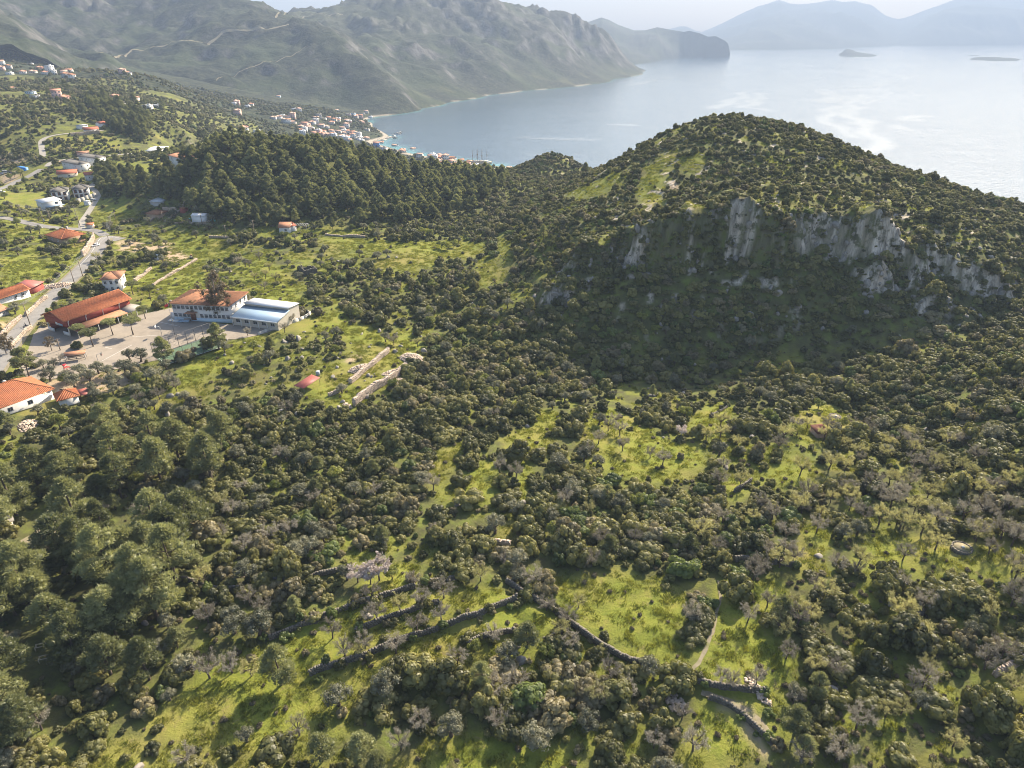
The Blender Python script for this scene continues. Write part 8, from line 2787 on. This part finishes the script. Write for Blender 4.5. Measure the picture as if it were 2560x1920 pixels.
by_name = {}
for kind, rows in PLANTS.items():
    for a in rows:
        by_name.setdefault(NAMES[kind], []).append((kind,) + a)
REST = []
for name, rows in by_name.items():
    P = np.array([a[1:4] for a in rows], float)
    sc = np.array([a[4] for a in rows], float)
    u, v = pix(P[:, 0], P[:, 1], P[:, 2] + 1.2 * sc)
    dist = np.sqrt(P[:, 0] ** 2 + P[:, 1] ** 2 + (P[:, 2] - HC) ** 2)
    big = sc / dist * ((u > 6) & (u < 2554) & (v > 0) & (v < 1912))
    order = np.argsort(-big)
    n_own = min(MAXN.get(name, 60), int((big > 0).sum()))
    own, rest = order[:n_own], order[n_own:]
    # labels: nearest landmark, then place from the left
    near = np.argmin((u[own][:, None] - _LM[None, :, 0]) ** 2 + ((v[own][:, None] - _LM[None, :, 1]) * 1.3) ** 2, 1)
    rank, cnt = {}, {}
    for q in np.argsort(u[own]):
        key = (rows[own[q]][0], near[q])
        cnt[key] = cnt.get(key, 0) + 1
        rank[q] = cnt[key]
    for q, i in enumerate(own):
        kind, x, y, z, s, rot, shp = rows[i]
        cm, wm = SHAPES[kind][shp % len(SHAPES[kind])]
        n = cnt[(kind, near[q])]
        lab = LOOK[kind] + ' ' + LANDMARKS[near[q]][2] + ('' if n == 1 else ', ' + ordinal(rank[q]) + ' from left')
        cat = CATS.get(name, 'tree')
        if wm is None:
            o = obj(name, cm, None, (x, y, z), (0, 0, rot), (s * RNG.uniform(0.75, 1.2), s * RNG.uniform(0.75, 1.2), s * RNG.uniform(0.7, 1.3)))
            tag(o, lab, cat, GROUPS.get(name))
        else:
            e = empty(name, (x, y, z), rot, lab, cat, GROUPS.get(name))
            e.scale = (s, s, s * RNG.uniform(0.92, 1.1))
            obj('trunk', wm, e)
            obj(CROWN.get(name, 'crown'), cm, e)
    for i in rest:
        REST.append(rows[i])

# the others, too many to count
_mesh_list, _key = {}, {}


def rest_scatter(name, kinds):
    meshes, index = [], {}
    rows = [a for a in REST if a[0] in kinds]
    if not rows:
        return
    pts, sc, rt, ix = [], [], [], []
    for kind, x, y, z, s, rot, shp in rows:
        k = (kind, shp % len(SHAPES[kind]))
        if k not in index:
            index[k] = []
            for mm in SHAPES[kind][k[1]]:
                if mm is not None:
                    index[k].append(len(meshes))
                    meshes.append(mm)
        h = RNG.uniform(0.75, 1.3)
        fx_, fy_ = (RNG.uniform(0.75, 1.2), RNG.uniform(0.75, 1.2)) if kind in TN else (1, 1)
        for q in index[k]:
            pts.append((x, y, z))
            sc.append((s * fx_, s * fy_, s * h))
            rt.append((0, 0, rot))
            ix.append(q)
    return scatter_gn(name, pts, sc, rt, ix, meshes)


rest_scatter('scrub', TN)
rest_scatter('pine_wood', ['pine', 'pine_far'])
rest_scatter('grove', ['olive', 'bare', 'budding', 'bright', 'blossom', 'gum', 'umbrella'])

# thorny cushions, grass tufts
x, y, r = jitter_grid(-200, 230, 50, 320, 1.55, 801)
g, s, ng, pn, fp, mp = zone_fields(x, y)
_cu = sstep(30, 55, x) * (1 - sstep(105, 125, y))
pc_ = (0.30 * _cu + 0.05 + 0.10 * sstep(0.52, 0.6, fbm(x / 9, y / 9, 812, 3))) * (1 - np.clip(g * 0.93, 0, 0.93)) + 0.06 * g
k = (r.random(len(x)) < pc_) & (ng < 0.5)
P = np.c_[x, y, gz(x, y)][k]
ok = in_sight(P, np.full(len(P), 1.0))[0]
P = P[ok]
n = len(P)
q = r.uniform(0.5, 1.25, n)
scatter_gn('cushion_scrub', P, np.c_[q, q, q], np.c_[np.zeros(n), np.zeros(n), r.uniform(0, 6.28, n)], r.integers(0, 3, n), [a[0] for a in SHAPES['cushion']])
x, y, r = jitter_grid(-330, 230, 50, 430, 1.15, 803)
gi = np.searchsorted(GX, x) - 1
gj = np.searchsorted(GY, y) - 1
gg = grass[gj, gi]
k = (r.random(len(x)) < gg * 0.8 * sstep(0.34, 0.52, fbm(x / 3.2, y / 3.2, 813, 3))) & (at_mask(NOGROW, x, y) < 0.5) & (SLOPE[gj, gi] < 1.2)
P = np.c_[x, y, gz(x, y)][k]
ok = in_sight(P, np.full(len(P), 0.6))[0]
P = P[ok]
n = len(P)
q = r.uniform(0.7, 1.6, n)
scatter_gn('grass', P, np.c_[q, q, q * r.uniform(0.6, 1.2, n)], np.c_[np.zeros(n), np.zeros(n), r.uniform(0, 6.28, n)], r.integers(0, 3, n), [a[0] for a in SHAPES['tuft']])

# crags standing out of the cliffs
x, y, r = jitter_grid(20, 330, 222, 320, 1.7, 815)
k = (slope_at(x, y) > 1.5) & (r.random(len(x)) < 0.05 + 0.5 * sstep(0.40, 0.47, fbm(x / 12, y / 8, 905, 3)))
P = np.c_[x, y, gz(x, y)][k]
P = P[in_sight(P, np.full(len(P), 2.0))[0]]
n = len(P)
q = 0.5 + 1.9 * r.random(n) ** 2
P[:, 1] += 0.45 * q
scatter_gn('cliff_rocks', P, np.c_[q * r.uniform(0.8, 1.5, n), q * 0.8, q * r.uniform(0.7, 1.6, n)], np.c_[r.normal(0, 0.12, n), r.normal(0, 0.12, n), r.uniform(0, 6.28, n)], r.integers(0, 6, n), ROCKS)

# boulders and loose stones
bx, by, bz, bs = [], [], [], []
x, y, r = jitter_grid(-200, 250, 55, 340, 3.0, 821)
z = gz(x, y)
g, s, ng, pn, fp, mp = zone_fields(x, y)
_rf = np.exp(-(((x + 65) / 45) ** 2 + ((y - 222) / 28) ** 2))
_hc = hill_zone(x, y)
pr = 0.012 + 0.13 * _rf + 0.05 * _hc * sstep(0.45, 0.6, fbm(x / 14, y / 14, 77, 3)) + 0.10 * (slope_at(x, y) > 0.85)
k = (r.random(len(x)) < pr) & (ng < 0.5)
P = np.c_[x, y, z][k]
q = r.uniform(0.35, 1.25, len(P)) * (1 + 0.4 * (slope_at(P[:, 0], P[:, 1]) > 0.85))
P2 = gpts(zE([(600, 1030), (640, 1060), (610, 1090), (680, 1070), (700, 1110), (650, 1130), (560, 1170), (720, 1160), (640, 1200), (430, 1080), (690, 1150), (590, 1060), (740, 1200), (700, 920), (620, 930), (860, 960), (890, 940), (880, 790), (1040, 700), (640, 1240), (930, 1250)]) +
          zD([(160, 840), (740, 880), (760, 910), (1310, 960), (1480, 740), (1390, 780), (1060, 760), (120, 910), (90, 930), (270, 935), (640, 1100), (965, 735), (1970, 605), (1650, 240), (1660, 270)]) + zF([(1860, 700), (2010, 690), (1750, 540), (2150, 800), (1340, 1080), (1400, 1120), (1600, 1100), (1500, 1080), (1800, 1190), (1860, 1230), (1760, 1240), (1720, 1310), (1940, 780), (1690, 760), (1500, 1230)]) +
          zJ([(1580, 800)]) + zK([(890, 240)]) + zG([(1740, 110), (850, 850), (390, 860)]) + zC([(1580, 1080), (870, 1000), (1450, 760), (1220, 940), (1600, 740), (1170, 810), (1480, 960), (1410, 1320), (1400, 1540)]) + zB([(1940, 1340), (1870, 1360), (1680, 1600), (1830, 1560)]))
q = np.r_[q, r.uniform(1.1, 2.2, len(P2)) * np.where(P2[:, 1] > 250, 0.95, 0.75)]
P = np.r_[P, P2]
ok, u, v = in_sight(P, q)
P, q, u, v = P[ok], q[ok], u[ok], v[ok]
d = np.linalg.norm(P - (0, 0, HC), axis=1)
order = np.argsort(-(q / d * ((u > 5) & (u < 2555) & (v < 1915))))
own, rest = order[:160], order[160:]
near = np.argmin((u[own][:, None] - _LM[None, :, 0]) ** 2 + ((v[own][:, None] - _LM[None, :, 1]) * 1.3) ** 2, 1)
cnt, rank = {}, {}
for a in np.argsort(u[own]):
    cnt[near[a]] = cnt.get(near[a], 0) + 1
    rank[a] = cnt[near[a]]
for a, i in enumerate(own):
    n = cnt[near[a]]
    o = obj('boulder', ROCKS[int(r.integers(0, 6))], None, (P[i][0], P[i][1], P[i][2] - 0.05 * q[i]), (r.normal(0, 0.25), r.normal(0, 0.25), r.uniform(0, 6.28)), (q[i], q[i] * r.uniform(0.7, 1.1), q[i] * r.uniform(0.7, 1.4)))
    tag(o, 'pale grey limestone boulder ' + LANDMARKS[near[a]][2] + ('' if n == 1 else ', ' + ordinal(rank[a]) + ' from left'), 'boulder', 'limestone boulders on the slopes')
n = len(rest)
if n:
    scatter_gn('stones', P[rest] + (0, 0, 0.1), np.c_[q[rest], q[rest], q[rest] * 0.9], np.c_[r.normal(0, 0.2, n), r.normal(0, 0.2, n), r.uniform(0, 6.28, n)], r.integers(0, 6, n), ROCKS)
